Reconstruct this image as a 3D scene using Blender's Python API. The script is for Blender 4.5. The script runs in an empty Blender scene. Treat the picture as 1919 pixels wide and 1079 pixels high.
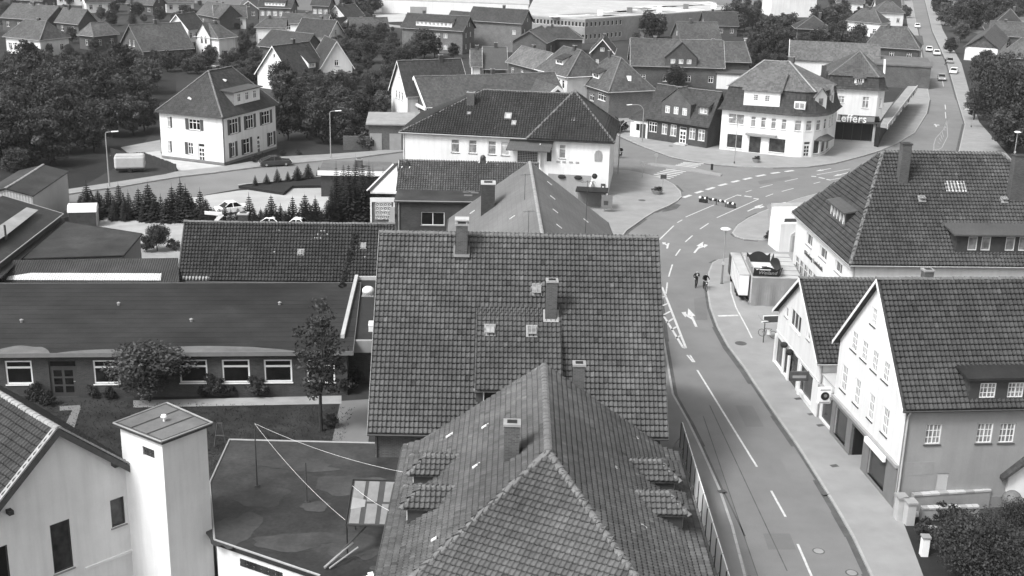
import bpy, bmesh, math, random
import numpy as np
from mathutils import Vector, Matrix
from mathutils.geometry import tessellate_polygon
from bpy_extras.object_utils import world_to_camera_view

R = math.radians
rnd = random.Random(11)
SC = bpy.context.scene
COL = SC.collection

# ------------------------------------------------------------ camera, sky, sun, exposure
cam_data = bpy.data.cameras.new('camera')
cam_data.sensor_width = 36.0
cam_data.lens = 42.8829
cam_data.clip_start = 0.5
cam_data.clip_end = 6000
camera = bpy.data.objects.new('camera', cam_data)
COL.objects.link(camera)
camera.matrix_world = Matrix([[0.999668, -0.025758, -0.0, 0.0], [0.007831, 0.303924, -0.952664, 0.0], [0.024539, 0.952348, 0.304025, 35.0], [0.0, 0.0, 0.0, 1.0]])
SC.camera = camera

SUN_EL, SUN_AZ = 50.0, 230.0     # compass azimuth of the sun (from +Y, clockwise)
world = bpy.data.worlds.new('World')
SC.world = world
world.use_nodes = True
nt = world.node_tree
sky = nt.nodes.new('ShaderNodeTexSky')
sky.sky_type = 'NISHITA'
sky.sun_disc = False
sky.sun_elevation = R(SUN_EL)
sky.sun_rotation = R(SUN_AZ)
sky.air_density = 1.0
sky.dust_density = 4.0
bw = nt.nodes.new('ShaderNodeRGBToBW')          # black and white photograph
nt.links.new(sky.outputs[0], bw.inputs[0])
bg = nt.nodes['Background']
nt.links.new(bw.outputs[0], bg.inputs[0])
bg.inputs[1].default_value = 0.15

sun_data = bpy.data.lights.new('sun', 'SUN')
sun_data.energy = 1.4
sun_data.angle = R(12)
sun = bpy.data.objects.new('sun', sun_data)
COL.objects.link(sun)
sdir = Vector((math.sin(R(SUN_AZ)) * math.cos(R(SUN_EL)), math.cos(R(SUN_AZ)) * math.cos(R(SUN_EL)), math.sin(R(SUN_EL))))
sun.rotation_euler = (-sdir).to_track_quat('-Z', 'Y').to_euler()

SC.view_settings.view_transform = 'Standard'
SC.view_settings.look = 'None'
SC.view_settings.gamma = 1.0
SC.view_settings.use_curve_mapping = False
SC.view_settings.exposure = 0.97
HAZE = .00013

# ------------------------------------------------------------ materials
MATS = {}

def _nodes(m):
    m.use_nodes = True
    n = m.node_tree.nodes
    return n, m.node_tree.links, n['Principled BSDF']

def _math(n, l, op, a, b=None):
    q = n.new('ShaderNodeMath'); q.operation = op
    for i, x in enumerate((a, b)):
        if x is None: continue
        if isinstance(x, (int, float)): q.inputs[i].default_value = x
        else: l.new(x, q.inputs[i])
    return q.outputs[0]

def _noise(n, l, co, scale, detail=3, rough=.55):
    q = n.new('ShaderNodeTexNoise'); q.inputs['Scale'].default_value = scale
    q.inputs['Detail'].default_value = detail; q.inputs['Roughness'].default_value = rough
    l.new(co, q.inputs['Vector']); return q.outputs[0]

def _map(n, l, x, a, b, c, d):
    q = n.new('ShaderNodeMapRange'); q.inputs[1].default_value = a; q.inputs[2].default_value = b
    q.inputs[3].default_value = c; q.inputs[4].default_value = d
    l.new(x, q.inputs[0]); return q.outputs[0]

def mat(name, base, var=.25, scale=2., rough=.85, bump=0., kind=None, tone=None, fine=18., stain=.0, spec=.3, size=(.25, .33), streak=0.):
    """grey procedural material: two noises of wear over a base value, optional pattern in metric UVs"""
    if name in MATS: return MATS[name]
    m = bpy.data.materials.new(name); MATS[name] = m
    n, l, b = _nodes(m)
    geo = n.new('ShaderNodeNewGeometry'); pos = geo.outputs['Position']
    f1 = _map(n, l, _noise(n, l, pos, scale, 4), .25, .75, 1 - var, 1 + var)
    f2 = _map(n, l, _noise(n, l, pos, fine, 3, .7), .25, .75, 1 - var * .6, 1 + var * .6)
    val = _math(n, l, 'MULTIPLY', f1, f2)
    val = _math(n, l, 'MULTIPLY', val, base)
    height = None
    if stain:
        s = _map(n, l, _noise(n, l, pos, scale * .18, 5, .6), .42, .62, 1 - stain, 1.0)
        val = _math(n, l, 'MULTIPLY', val, s)
    if streak:
        mp = n.new('ShaderNodeMapping'); mp.inputs['Scale'].default_value = (1, 1, .08)
        l.new(pos, mp.inputs[0])
        s = _map(n, l, _noise(n, l, mp.outputs[0], 2.2, 4), .4, .7, 1.0, 1 - streak)
        val = _math(n, l, 'MULTIPLY', val, s)
    if tone == 'object':
        oi = n.new('ShaderNodeObjectInfo')
        val = _math(n, l, 'MULTIPLY', val, _map(n, l, oi.outputs['Random'], 0, 1, .82, 1.18))
    elif tone == 'attr':
        at_ = n.new('ShaderNodeAttribute'); at_.attribute_name = 'tone'
        val = _math(n, l, 'MULTIPLY', val, at_.outputs['Fac'])
    if kind in ('brick', 'tile', 'corr', 'plank', 'slab'):
        uv = n.new('ShaderNodeUVMap')
        if kind == 'brick':
            br = n.new('ShaderNodeTexBrick'); l.new(uv.outputs[0], br.inputs['Vector'])
            br.inputs['Scale'].default_value = 1.0
            br.inputs['Brick Width'].default_value = .25; br.inputs['Row Height'].default_value = .083
            br.inputs['Mortar Size'].default_value = .012
            br.inputs['Color1'].default_value = (.75,) * 3 + (1,); br.inputs['Color2'].default_value = (1.25,) * 3 + (1,)
            br.inputs['Mortar'].default_value = (1.5,) * 3 + (1,)
            k = n.new('ShaderNodeRGBToBW'); l.new(br.outputs[0], k.inputs[0])
            val = _math(n, l, 'MULTIPLY', val, k.outputs[0])
        elif kind == 'slab':
            br = n.new('ShaderNodeTexBrick'); l.new(uv.outputs[0], br.inputs['Vector'])
            br.inputs['Scale'].default_value = 1.0
            br.inputs['Brick Width'].default_value = size[0]; br.inputs['Row Height'].default_value = size[1]
            br.inputs['Mortar Size'].default_value = .02
            br.inputs['Color1'].default_value = (.93,) * 3 + (1,); br.inputs['Color2'].default_value = (1.07,) * 3 + (1,)
            br.inputs['Mortar'].default_value = (.8,) * 3 + (1,)
            k = n.new('ShaderNodeRGBToBW'); l.new(br.outputs[0], k.inputs[0])
            val = _math(n, l, 'MULTIPLY', val, k.outputs[0])
        else:
            sep = n.new('ShaderNodeSeparateXYZ'); l.new(uv.outputs[0], sep.inputs[0])
            cu = _math(n, l, 'MULTIPLY', sep.outputs[0], 2 * math.pi / size[0])
            wave = _math(n, l, 'SINE', cu)
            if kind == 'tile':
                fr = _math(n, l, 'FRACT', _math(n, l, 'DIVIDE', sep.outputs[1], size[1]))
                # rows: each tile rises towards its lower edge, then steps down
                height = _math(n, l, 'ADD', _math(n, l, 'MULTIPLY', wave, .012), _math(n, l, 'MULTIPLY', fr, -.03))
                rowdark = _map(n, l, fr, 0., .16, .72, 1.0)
                br = n.new('ShaderNodeTexBrick'); l.new(uv.outputs[0], br.inputs['Vector'])
                br.offset = 0.0; br.inputs['Scale'].default_value = 1.0
                br.inputs['Brick Width'].default_value = size[0]; br.inputs['Row Height'].default_value = size[1]
                br.inputs['Mortar Size'].default_value = 0.0
                br.inputs['Color1'].default_value = (.75,) * 3 + (1,); br.inputs['Color2'].default_value = (1.3,) * 3 + (1,)
                k = n.new('ShaderNodeRGBToBW'); l.new(br.outputs[0], k.inputs[0])
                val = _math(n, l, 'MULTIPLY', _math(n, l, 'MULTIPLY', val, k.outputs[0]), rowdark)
            else:
                height = _math(n, l, 'MULTIPLY', wave, .02)
    if bump and height is None:
        height = _noise(n, l, pos, fine * 1.5, 4, .6)
    if height is not None:
        bp = n.new('ShaderNodeBump'); bp.inputs['Strength'].default_value = bump or .8
        bp.inputs['Distance'].default_value = 1.0 if kind in ('tile', 'corr', 'plank') else .04
        l.new(height, bp.inputs['Height']); l.new(bp.outputs[0], b.inputs['Normal'])
    l.new(val, b.inputs['Base Color'])
    b.inputs['Roughness'].default_value = rough
    b.inputs['Specular IOR Level'].default_value = spec
    return m

def glass(name, base, rough=.08):
    m = bpy.data.materials.new(name); MATS[name] = m
    n, l, b = _nodes(m)
    geo = n.new('ShaderNodeNewGeometry')
    v = _map(n, l, _noise(n, l, geo.outputs['Position'], 1.6, 2), .3, .7, base * .5, base * 1.6)
    l.new(v, b.inputs['Base Color'])
    b.inputs['Roughness'].default_value = rough
    b.inputs['Specular IOR Level'].default_value = .5
    return m

mat('white_render', .76, .04, .7, .9, .12, fine=9, streak=.11, stain=.1)
mat('old_white_render', .74, .05, .9, .9, .2, fine=9, streak=.08, stain=.08)
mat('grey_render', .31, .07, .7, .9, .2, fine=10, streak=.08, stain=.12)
mat('dark_plinth', .20, .15, 1.2)
mat('white_paint', .76, .04, 2, .6)
mat('cream_paint', .62, .06, 2, .6)
mat('grey_paint', .32, .08, 2, .6)
mat('mid_paint', .17, .1, 2, .6)
mat('dark_paint', .055, .15, 2, .55)
mat('black_paint', .018, .2, 2, .5)
mat('shutter_paint', .075, .2, 4, .6)
mat('brick', .085, .2, .8, .9, kind='brick', stain=.2)
mat('dark_brick', .055, .2, .8, .9, kind='brick', stain=.25)
mat('pale_brick', .14, .15, .8, .9, kind='brick', stain=.15)
mat('concrete', .30, .12, 1.2, .9, .2, stain=.15)
mat('light_concrete', .45, .1, 1.2, .9, .2, stain=.12)
mat('bitumen', .024, .4, .4, .75, .25, fine=5, stain=.5)
mat('bitumen_wet', .05, .45, .5, .55, .2, fine=4, stain=.45)
mat('bitumen_b', .058, .35, .6, .6, .2, fine=4, stain=.3)
mat('bitumen_sand', .15, .18, 1.2, .8, .2, fine=7, stain=.2)
mat('asphalt', .19, .09, .5, .8, .3, fine=14, stain=.12, spec=.3)
mat('asphalt_new', .145, .1, .5, .8, .3, fine=14)
mat('asphalt_old', .20, .1, .2, .8, .25, fine=30, stain=.2, spec=.4)
mat('pavement', .275, .12, .6, .85, .2, fine=24, stain=.08)
mat('pavement_dark', .19, .1, .4, .85, .2, fine=24, stain=.2)
mat('kerb_stone', .33, .15, 1.5, .85, .2)
mat('gutter_stain', .085, .3, 1., .8)
mat('gravel', .36, .15, .5, .9, .6, fine=14, stain=.15)
mat('lot_paving', .40, .1, .4, .85, .3, fine=14, stain=.12)
mat('road_paint', .52, .25, 3, .7, fine=9)
mat('worn_paint', .32, .3, 3, .7, fine=9)
mat('soil', .022, .35, .3, .95, .6, fine=4, stain=.3)
mat('lawn', .026, .6, .7, .95, .7, fine=8, stain=.25)
mat('field', .16, .2, .03, .95, .3, fine=.5, stain=.2)
mat('meadow', .045, .35, .05, .95, .4, fine=.6, stain=.35)
mat('steel', .30, .1, 4, .45, spec=.5)
mat('lamp_white', .82, .03, 3, .4)
mat('rubber', .012, .2, 5, .7)
mat('car_dark', .045, .15, 2, .25, spec=.6)
mat('car_white', .80, .03, 2, .25, spec=.6)
mat('car_grey', .30, .05, 2, .25, spec=.6)
mat('canvas', .46, .1, 1.5, .85, .1)
mat('canvas_pale', .2, .12, 3, .85, .2)
mat('canvas_grey', .20, .12, 1.2, .85, .2)
mat('wood_dark', .045, .3, 2, .85, .2)
mat('wood_grey', .15, .25, 2, .85, .2)
mat('bark', .035, .3, 3, .95, .4)
mat('skin', .38, .08, 5, .6)
mat('hair_grey', .06, .2, 9, .8)
mat('cloth_black', .012, .3, 6, .9)
mat('cloth_dark', .03, .3, 6, .9)
mat('cloth_mid', .12, .2, 6, .9)
mat('cloth_light', .5, .1, 6, .9)
mat('interior', .012, .3, 1, .9)
glass('glass_dark', .008, .12)
glass('glass_mid', .035, .12)
glass('glass_curtain', .22, .2)
glass('glass_light', .40, .25)
# roofs
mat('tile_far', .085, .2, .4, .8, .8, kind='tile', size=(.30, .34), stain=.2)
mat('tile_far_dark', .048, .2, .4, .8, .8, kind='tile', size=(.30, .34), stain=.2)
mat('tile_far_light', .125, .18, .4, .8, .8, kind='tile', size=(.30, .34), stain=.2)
mat('slate', .165, .14, .35, .75, .5, kind='slab', size=(.42, .5), stain=.2)
mat('slate_dark', .085, .14, .35, .75, .4, kind='slab', size=(.3, .4), stain=.15)
mat('corrugated', .05, .3, .6, .85, 1., kind='corr', size=(.2, 1), stain=.3)
mat('corrugated_light', .55, .1, .6, .7, 1., kind='corr', size=(.2, 1))
mat('sheet_wall', .42, .06, .8, .8, 1., kind='corr', size=(.3, 1), stain=.1)
mat('plank_wall', .62, .08, 1, .8, .5, kind='corr', size=(.12, 1))
mat('ridge', .15, .25, 2, .85)
mat('ridge_light', .30, .2, 2, .85)
for k, v in (('a', .105), ('b', .098), ('dark', .04), ('mid', .066), ('d', .09)):
    mat('tile_one_' + k, v, .25, .6, .78, 0, tone='object', stain=.32, fine=9, streak=0)
    mat('tile_many_' + k, v, .25, .6, .78, 0, tone='attr', stain=.32, fine=9)
mat('tile_white', .62, .1, 3, .6)

def leaf_mat(name, base):
    m = bpy.data.materials.new(name); MATS[name] = m
    n, l, b = _nodes(m)
    at_ = n.new('ShaderNodeAttribute'); at_.attribute_name = 'tone'
    oi = n.new('ShaderNodeObjectInfo')
    v = _math(n, l, 'MULTIPLY', at_.outputs['Fac'], _map(n, l, oi.outputs['Random'], 0, 1, base * .75, base * 1.3))
    l.new(v, b.inputs['Base Color'])
    b.inputs['Roughness'].default_value = .7
    b.inputs['Specular IOR Level'].default_value = .25
    tr = n.new('ShaderNodeBsdfTranslucent'); l.new(v, tr.inputs[0])
    mx = n.new('ShaderNodeMixShader'); mx.inputs[0].default_value = .25
    out = n['Material Output']
    l.new(b.outputs[0], mx.inputs[1]); l.new(tr.outputs[0], mx.inputs[2]); l.new(mx.outputs[0], out.inputs[0])
    return m
leaf_mat('leaf', .066)
leaf_mat('leaf_dark', .048)
leaf_mat('leaf_light', .078)
leaf_mat('needle', .022)

# ------------------------------------------------------------ mesh helpers
class MB:
    def __init__(s): s.v = []; s.f = []
    def poly(s, pts):
        k = len(s.v); s.v += [tuple(p) for p in pts]; s.f.append(tuple(range(k, k + len(pts))))
    def box(s, x0, y0, z0, x1, y1, z1):
        s.hexa([(x0, y0, z0), (x1, y0, z0), (x1, y1, z0), (x0, y1, z0)], [(x0, y0, z1), (x1, y0, z1), (x1, y1, z1), (x0, y1, z1)])
        return s
    def hexa(s, lo, hi):
        k = len(s.v); n = len(lo); s.v += [tuple(p) for p in lo] + [tuple(p) for p in hi]
        s.f.append(tuple(k + i for i in reversed(range(n)))); s.f.append(tuple(k + n + i for i in range(n)))
        for i in range(n):
            j = (i + 1) % n; s.f.append((k + i, k + j, k + n + j, k + n + i))
        return s
    def obox(s, c, size, rz=0, rx=0, ry=0):
        M = Matrix.Translation(c) @ Matrix.Rotation(rz, 4, 'Z') @ Matrix.Rotation(ry, 4, 'Y') @ Matrix.Rotation(rx, 4, 'X')
        hx, hy, hz = size[0] / 2, size[1] / 2, size[2] / 2
        q = [(-hx, -hy), (hx, -hy), (hx, hy), (-hx, hy)]
        return s.hexa([M @ Vector((a, b, -hz)) for a, b in q], [M @ Vector((a, b, hz)) for a, b in q])
    def prism(s, poly2, z0, z1):
        """simple polygon, any orientation; tops are tessellated"""
        a = sum(poly2[i][0] * poly2[(i + 1) % len(poly2)][1] - poly2[(i + 1) % len(poly2)][0] * poly2[i][1] for i in range(len(poly2)))
        p = list(poly2) if a > 0 else list(reversed(poly2))
        tri = tessellate_polygon([[Vector((q[0], q[1], 0)) for q in p]])
        k = len(s.v); n = len(p)
        s.v += [(q[0], q[1], z0) for q in p] + [(q[0], q[1], z1) for q in p]
        for t in tri:
            A, B, C = (p[i] for i in t)
            if (B[0] - A[0]) * (C[1] - A[1]) - (C[0] - A[0]) * (B[1] - A[1]) < 0: t = (t[0], t[2], t[1])
            s.f.append(tuple(k + n + i for i in t)); s.f.append(tuple(k + i for i in reversed(t)))
        for i in range(n):
            j = (i + 1) % n; s.f.append((k + i, k + j, k + n + j, k + n + i))
        return s
    def tube(s, p0, p1, r0, r1=None, n=8, cap=True):
        r1 = r0 if r1 is None else r1
        p0, p1 = Vector(p0), Vector(p1); d = (p1 - p0).normalized()
        a = d.orthogonal().normalized(); b = d.cross(a)
        k = len(s.v)
        for p, r in ((p0, r0), (p1, r1)):
            s.v += [tuple(p + (a * math.cos(t) + b * math.sin(t)) * r) for t in (2 * math.pi * i / n for i in range(n))]
        for i in range(n):
            j = (i + 1) % n; s.f.append((k + i, k + j, k + n + j, k + n + i))
        if cap:
            s.f.append(tuple(k + i for i in reversed(range(n)))); s.f.append(tuple(k + n + i for i in range(n)))
        return s
    def path(s, pts, r, n=6):
        for a, b in zip(pts, pts[1:]): s.tube(a, b, r, r, n)
        return s
    def lathe(s, prof, c=(0, 0, 0), n=12):
        k = len(s.v)
        for r, z in prof:
            s.v += [(c[0] + r * math.cos(2 * math.pi * i / n), c[1] + r * math.sin(2 * math.pi * i / n), c[2] + z) for i in range(n)]
        for q in range(len(prof) - 1):
            for i in range(n):
                j = (i + 1) % n; s.f.append((k + q * n + i, k + q * n + j, k + (q + 1) * n + j, k + (q + 1) * n + i))
        s.f.append(tuple(k + i for i in reversed(range(n)))); s.f.append(tuple(k + (len(prof) - 1) * n + i for i in range(n)))
        return s
    def sphere(s, c, r, n=8, m=6, sc=(1, 1, 1)):
        k = len(s.v)
        for q in range(1, m):
            t = math.pi * q / m
            s.v += [(c[0] + r * sc[0] * math.sin(t) * math.cos(2 * math.pi * i / n), c[1] + r * sc[1] * math.sin(t) * math.sin(2 * math.pi * i / n), c[2] + r * sc[2] * math.cos(t)) for i in range(n)]
        top = len(s.v); s.v += [(c[0], c[1], c[2] + r * sc[2]), (c[0], c[1], c[2] - r * sc[2])]
        for q in range(m - 2):
            for i in range(n):
                j = (i + 1) % n; s.f.append((k + q * n + i, k + (q + 1) * n + i, k + (q + 1) * n + j, k + q * n + j))
        for i in range(n):
            j = (i + 1) % n; s.f.append((top, k + i, k + j)); s.f.append((top + 1, k + (m - 2) * n + j, k + (m - 2) * n + i))
        return s
    def mesh(s, name, m, smooth=False, uv=True):
        me = bpy.data.meshes.new(name)
        me.from_pydata(s.v, [], s.f)
        if uv:
            me.validate()
            lay = me.uv_layers.new(name='UVMap')
            co = [v.co for v in me.vertices]
            up = Vector((0, 0, 1))
            data = np.zeros(len(me.loops) * 2, dtype=np.float32)
            for p in me.polygons:
                nn = p.normal
                u = up.cross(nn)
                u = u.normalized() if u.length > .05 else Vector((1, 0, 0))
                w = nn.cross(u)
                for li in p.loop_indices:
                    c = co[me.loops[li].vertex_index]
                    data[2 * li] = c.dot(u); data[2 * li + 1] = c.dot(w)
            lay.data.foreach_set('uv', data)
        if smooth: me.polygons.foreach_set('use_smooth', [True] * len(me.polygons))
        if m: me.materials.append(MATS[m])
        return me
    def build(s, name, m, parent=None, smooth=False, bevel=0):
        if not s.f: return None
        o = bpy.data.objects.new(name, s.mesh(name, m, smooth)); COL.objects.link(o)
        if parent is not None: o.parent = parent
        if bevel:
            bv = o.modifiers.new('bevel', 'BEVEL'); bv.width = bevel; bv.segments = 2; bv.limit_method = 'ANGLE'
        return o

def tag(o, label=None, cat=None, group=None, kind=None):
    if label: o['label'] = label
    if cat: o['category'] = cat
    if group: o['group'] = group
    if kind: o['kind'] = kind
    return o

def empty(name, loc=(0, 0, 0), rz=0, label=None, cat=None, group=None):
    o = bpy.data.objects.new(name, None); COL.objects.link(o)
    o.empty_display_size = .5
    o.location = loc; o.rotation_euler = (0, 0, rz)
    o.matrix_basis = Matrix.Translation(loc) @ Matrix.Rotation(rz, 4, 'Z')
    return tag(o, label, cat, group)

def wm(o):
    """world matrix without a depsgraph update"""
    return wm(o.parent) @ o.matrix_basis if o.parent else o.matrix_basis.copy()

def put(name, me, parent, loc, rz=0):
    o = bpy.data.objects.new(name, me); COL.objects.link(o); o.parent = parent
    o.location = loc; o.rotation_euler = (0, 0, rz)
    o.matrix_basis = Matrix.Translation(loc) @ Matrix.Rotation(rz, 4, 'Z')
    return o

def copy_tree(o, parent=None):
    c = o.copy(); COL.objects.link(c)
    if parent is not None: c.parent = parent
    for ch in [x for x in o.children]: copy_tree(ch, c)
    return c

# ------------------------------------------------------------ walls with openings
def clip_poly(poly, a, b):
    """keep the left side of the line a->b"""
    out = []
    for i in range(len(poly)):
        p, q = poly[i], poly[(i + 1) % len(poly)]
        sp = (b[0] - a[0]) * (p[1] - a[1]) - (b[1] - a[1]) * (p[0] - a[0])
        sq = (b[0] - a[0]) * (q[1] - a[1]) - (b[1] - a[1]) * (q[0] - a[0])
        if sp >= -1e-9: out.append(p)
        if (sp > 1e-9 and sq < -1e-9) or (sp < -1e-9 and sq > 1e-9):
            t = sp / (sp - sq); out.append((p[0] + (q[0] - p[0]) * t, p[1] + (q[1] - p[1]) * t))
    return out

def wall(mb, O, U, outline, holes=(), depth=.16):
    """vertical wall: O origin, U unit vector to the right seen from outside; outline convex ccw in (u, z); holes (u0, z0, u1, z1)"""
    O, U = Vector(O), Vector(U); N = Vector((U.y, -U.x, 0))
    P = lambda u, z, d=0: O + U * u + Vector((0, 0, z)) - N * d
    us = sorted({min(p[0] for p in outline), max(p[0] for p in outline), *[h[0] for h in holes], *[h[2] for h in holes]})
    zs = sorted({min(p[1] for p in outline), max(p[1] for p in outline), *[h[1] for h in holes], *[h[3] for h in holes]})
    for i in range(len(us) - 1):
        for j in range(len(zs) - 1):
            uc, zc = (us[i] + us[i + 1]) / 2, (zs[j] + zs[j + 1]) / 2
            if any(h[0] < uc < h[2] and h[1] < zc < h[3] for h in holes): continue
            c = [(us[i], zs[j]), (us[i + 1], zs[j]), (us[i + 1], zs[j + 1]), (us[i], zs[j + 1])]
            for k in range(len(outline)):
                c = clip_poly(c, outline[k], outline[(k + 1) % len(outline)])
                if len(c) < 3: break
            if len(c) >= 3: mb.poly([P(*q) for q in c])
    for u0, z0, u1, z1 in holes:
        mb.poly([P(u0, z0), P(u0, z0, depth), P(u0, z1, depth), P(u0, z1)])
        mb.poly([P(u1, z0, depth), P(u1, z0), P(u1, z1), P(u1, z1, depth)])
        mb.poly([P(u0, z1), P(u0, z1, depth), P(u1, z1, depth), P(u1, z1)])
        mb.poly([P(u0, z0, depth), P(u0, z0), P(u1, z0), P(u1, z0, depth)])

# window styles: columns, transom height fraction (0 none), small panes (cols, rows) per casement, frame width
WST = {
    'plain': (1, 0, None, .07), 'two': (2, 0, None, .07), 'three': (3, 0, None, .07), 'four': (4, 0, None, .07), 'eight': (8, 0, None, .08),
    'transom': (1, .68, None, .07), 'two_t': (2, .68, None, .08), 'three_t': (3, .68, None, .08),
    'grid': (2, 0, (2, 3), .06), 'grid3': (3, 0, (1, 2), .06), 'bar': (1, .70, None, .12), 'none': (0, 0, None, 0),
}
_wc = {}
def window(parent, loc, rz, w, h, style='two_t', frame='white_paint', pane='glass_dark', sill='concrete', shutters=None, recess=.11, name='window', flat=False):
    """frame, pane and sill of one opening; loc is the bottom middle of the opening on the wall face"""
    w, h = round(w, 2), round(h, 2)
    key = (w, h, style, frame, sill, recess)
    if key not in _wc:
        nc, tf, sub, fw = WST[style]
        m = MB(); d0, d1 = recess - .045, recess + .03
        if nc:
            m.box(-w / 2, d0, 0, -w / 2 + fw, d1, h); m.box(w / 2 - fw, d0, 0, w / 2, d1, h)
            m.box(-w / 2 + fw, d0, 0, w / 2 - fw, d1, fw); m.box(-w / 2 + fw, d0, h - fw, w / 2 - fw, d1, h)
            for i in range(1, nc):
                x = -w / 2 + w * i / nc; m.box(x - fw * .55, d0 + .004, fw, x + fw * .55, d1, h - fw)
            if tf:
                t = .6 if style == 'bar' else .5
                m.box(-w / 2 + fw, d0 + .008, h * tf - fw * t, w / 2 - fw, d1, h * tf + fw * t)
            if sub:
                for i in range(nc):
                    xa, xb = -w / 2 + w * i / nc, -w / 2 + w * (i + 1) / nc
                    for a in range(1, sub[0]):
                        x = xa + (xb - xa) * a / sub[0]; m.box(x - .018, d0 + .012, fw, x + .018, d1 - .01, h - fw)
                    for a in range(1, sub[1]):
                        z = h * a / sub[1]; m.box(xa + .03, d0 + .016, z - .018, xb - .03, d1 - .012, z + .018)
        g = MB(); g.poly([(-w / 2 + .01, recess, .01), (w / 2 - .01, recess, .01), (w / 2 - .01, recess, h - .01), (-w / 2 + .01, recess, h - .01)])
        _wc[key] = (m.mesh('window', frame) if nc else None, g)
    me, g = _wc[key]
    gk = (w, h, recess, pane)
    if gk not in _wc: _wc[gk] = g.mesh('pane', pane)
    if me is None:
        return put('pane', _wc[gk], parent, loc, rz)
    o = put(name, me, parent, loc, rz)
    if flat: put('pane', _wc[gk], parent, loc, rz); return o
    put('pane', _wc[gk], o, (0, 0, 0))
    if sill:
        sk = ('sill', w, sill)
        if sk not in _wc: _wc[sk] = MB().box(-w / 2 - .06, -.07, -.07, w / 2 + .06, .1, -.003).mesh('sill', sill)
        put('sill', _wc[sk], o, (0, 0, 0))
    if shutters:
        sw = min(.55, w * .55) if shutters is True or shutters in ('L', 'R') else shutters
        k2 = ('sh', round(sw, 2), h)
        if k2 not in _wc:
            m = MB().box(0, -.05, -.02, sw, -.003, h + .02)
            for i in range(9):
                z = .1 + (h - .25) * i / 8; m.box(.07, -.062, z, sw - .07, -.052, z + .05)
            _wc[k2] = m.mesh('shutter', 'shutter_paint')
        if shutters != 'R': put('shutter', _wc[k2], o, (-w / 2 - sw - .03, 0, 0))
        if shutters != 'L': put('shutter', _wc[k2], o, (w / 2 + .03, 0, 0))
    return o

def door(parent, loc, rz, w, h, m='white_paint', panel='glass_mid', recess=.12):
    k = ('door', round(w, 2), round(h, 2), m)
    if k not in _wc:
        b = MB().box(-w / 2, recess - .03, 0, w / 2, recess + .03, h * .8)
        b.box(-w / 2, recess - .035, h * .8, w / 2, recess + .02, h * .84); b.box(-w / 2, recess - .035, h - .07, w / 2, recess + .02, h)
        b.box(-w / 2, recess - .045, h * .84, -w / 2 + .07, recess + .02, h - .07); b.box(w / 2 - .07, recess - .045, h * .84, w / 2, recess + .02, h - .07)
        _wc[k] = b.mesh('door', m)
        g = MB()
        for i in (0, 1):
            for j in range(3):
                x0 = -w / 2 + w * (.14 + .4 * i); z0 = h * (.12 + .22 * j)
                g.box(x0, recess - .042, z0, x0 + w * .3, recess - .031, z0 + h * .17)
        g.poly([(-w / 2 + .05, recess - .02, h * .84), (w / 2 - .05, recess - .02, h * .84), (w / 2 - .05, recess - .02, h - .05), (-w / 2 + .05, recess - .02, h - .05)])
        _wc[k + (1,)] = g.mesh('door_pane', panel)
        _wc[k + (2,)] = MB().obox((w * .38, recess - .06, h * .42), (.12, .05, .04)).mesh('handle', 'steel')
    o = put('door', _wc[k], parent, loc, rz)
    put('door_pane', _wc[k + (1,)], o, (0, 0, 0)); put('handle', _wc[k + (2,)], o, (0, 0, 0))
    return o

# ------------------------------------------------------------ roof tiles
_tiles = {}
def tile_base(tw, th):
    prof = [(0, .06), (.10, .02), (.28, 0), (.52, .006), (.70, .045), (.84, .092), (1.0, .06)]
    s = tw / .25
    v = []; f = []
    # back edge, shoulder, rounded nose, undercut
    for y, dz in ((th + .03, -.004), (.065, .078), (-.03, .046), (.04, .004)):
        v += [(x * tw, y, z * s + dz) for x, z in prof]
    for r_ in range(3):
        for i in range(6): f.append((r_ * 7 + i, (r_ + 1) * 7 + i, (r_ + 1) * 7 + i + 1, r_ * 7 + i + 1))
    return v, f

def inside(poly, x, y):
    c = False; n = len(poly)
    for i in range(n):
        a, b = poly[i], poly[(i + 1) % n]
        if (a[1] > y) != (b[1] > y) and x < (b[0] - a[0]) * (y - a[1]) / (b[1] - a[1]) + a[0]: c = not c
    return c

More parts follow.
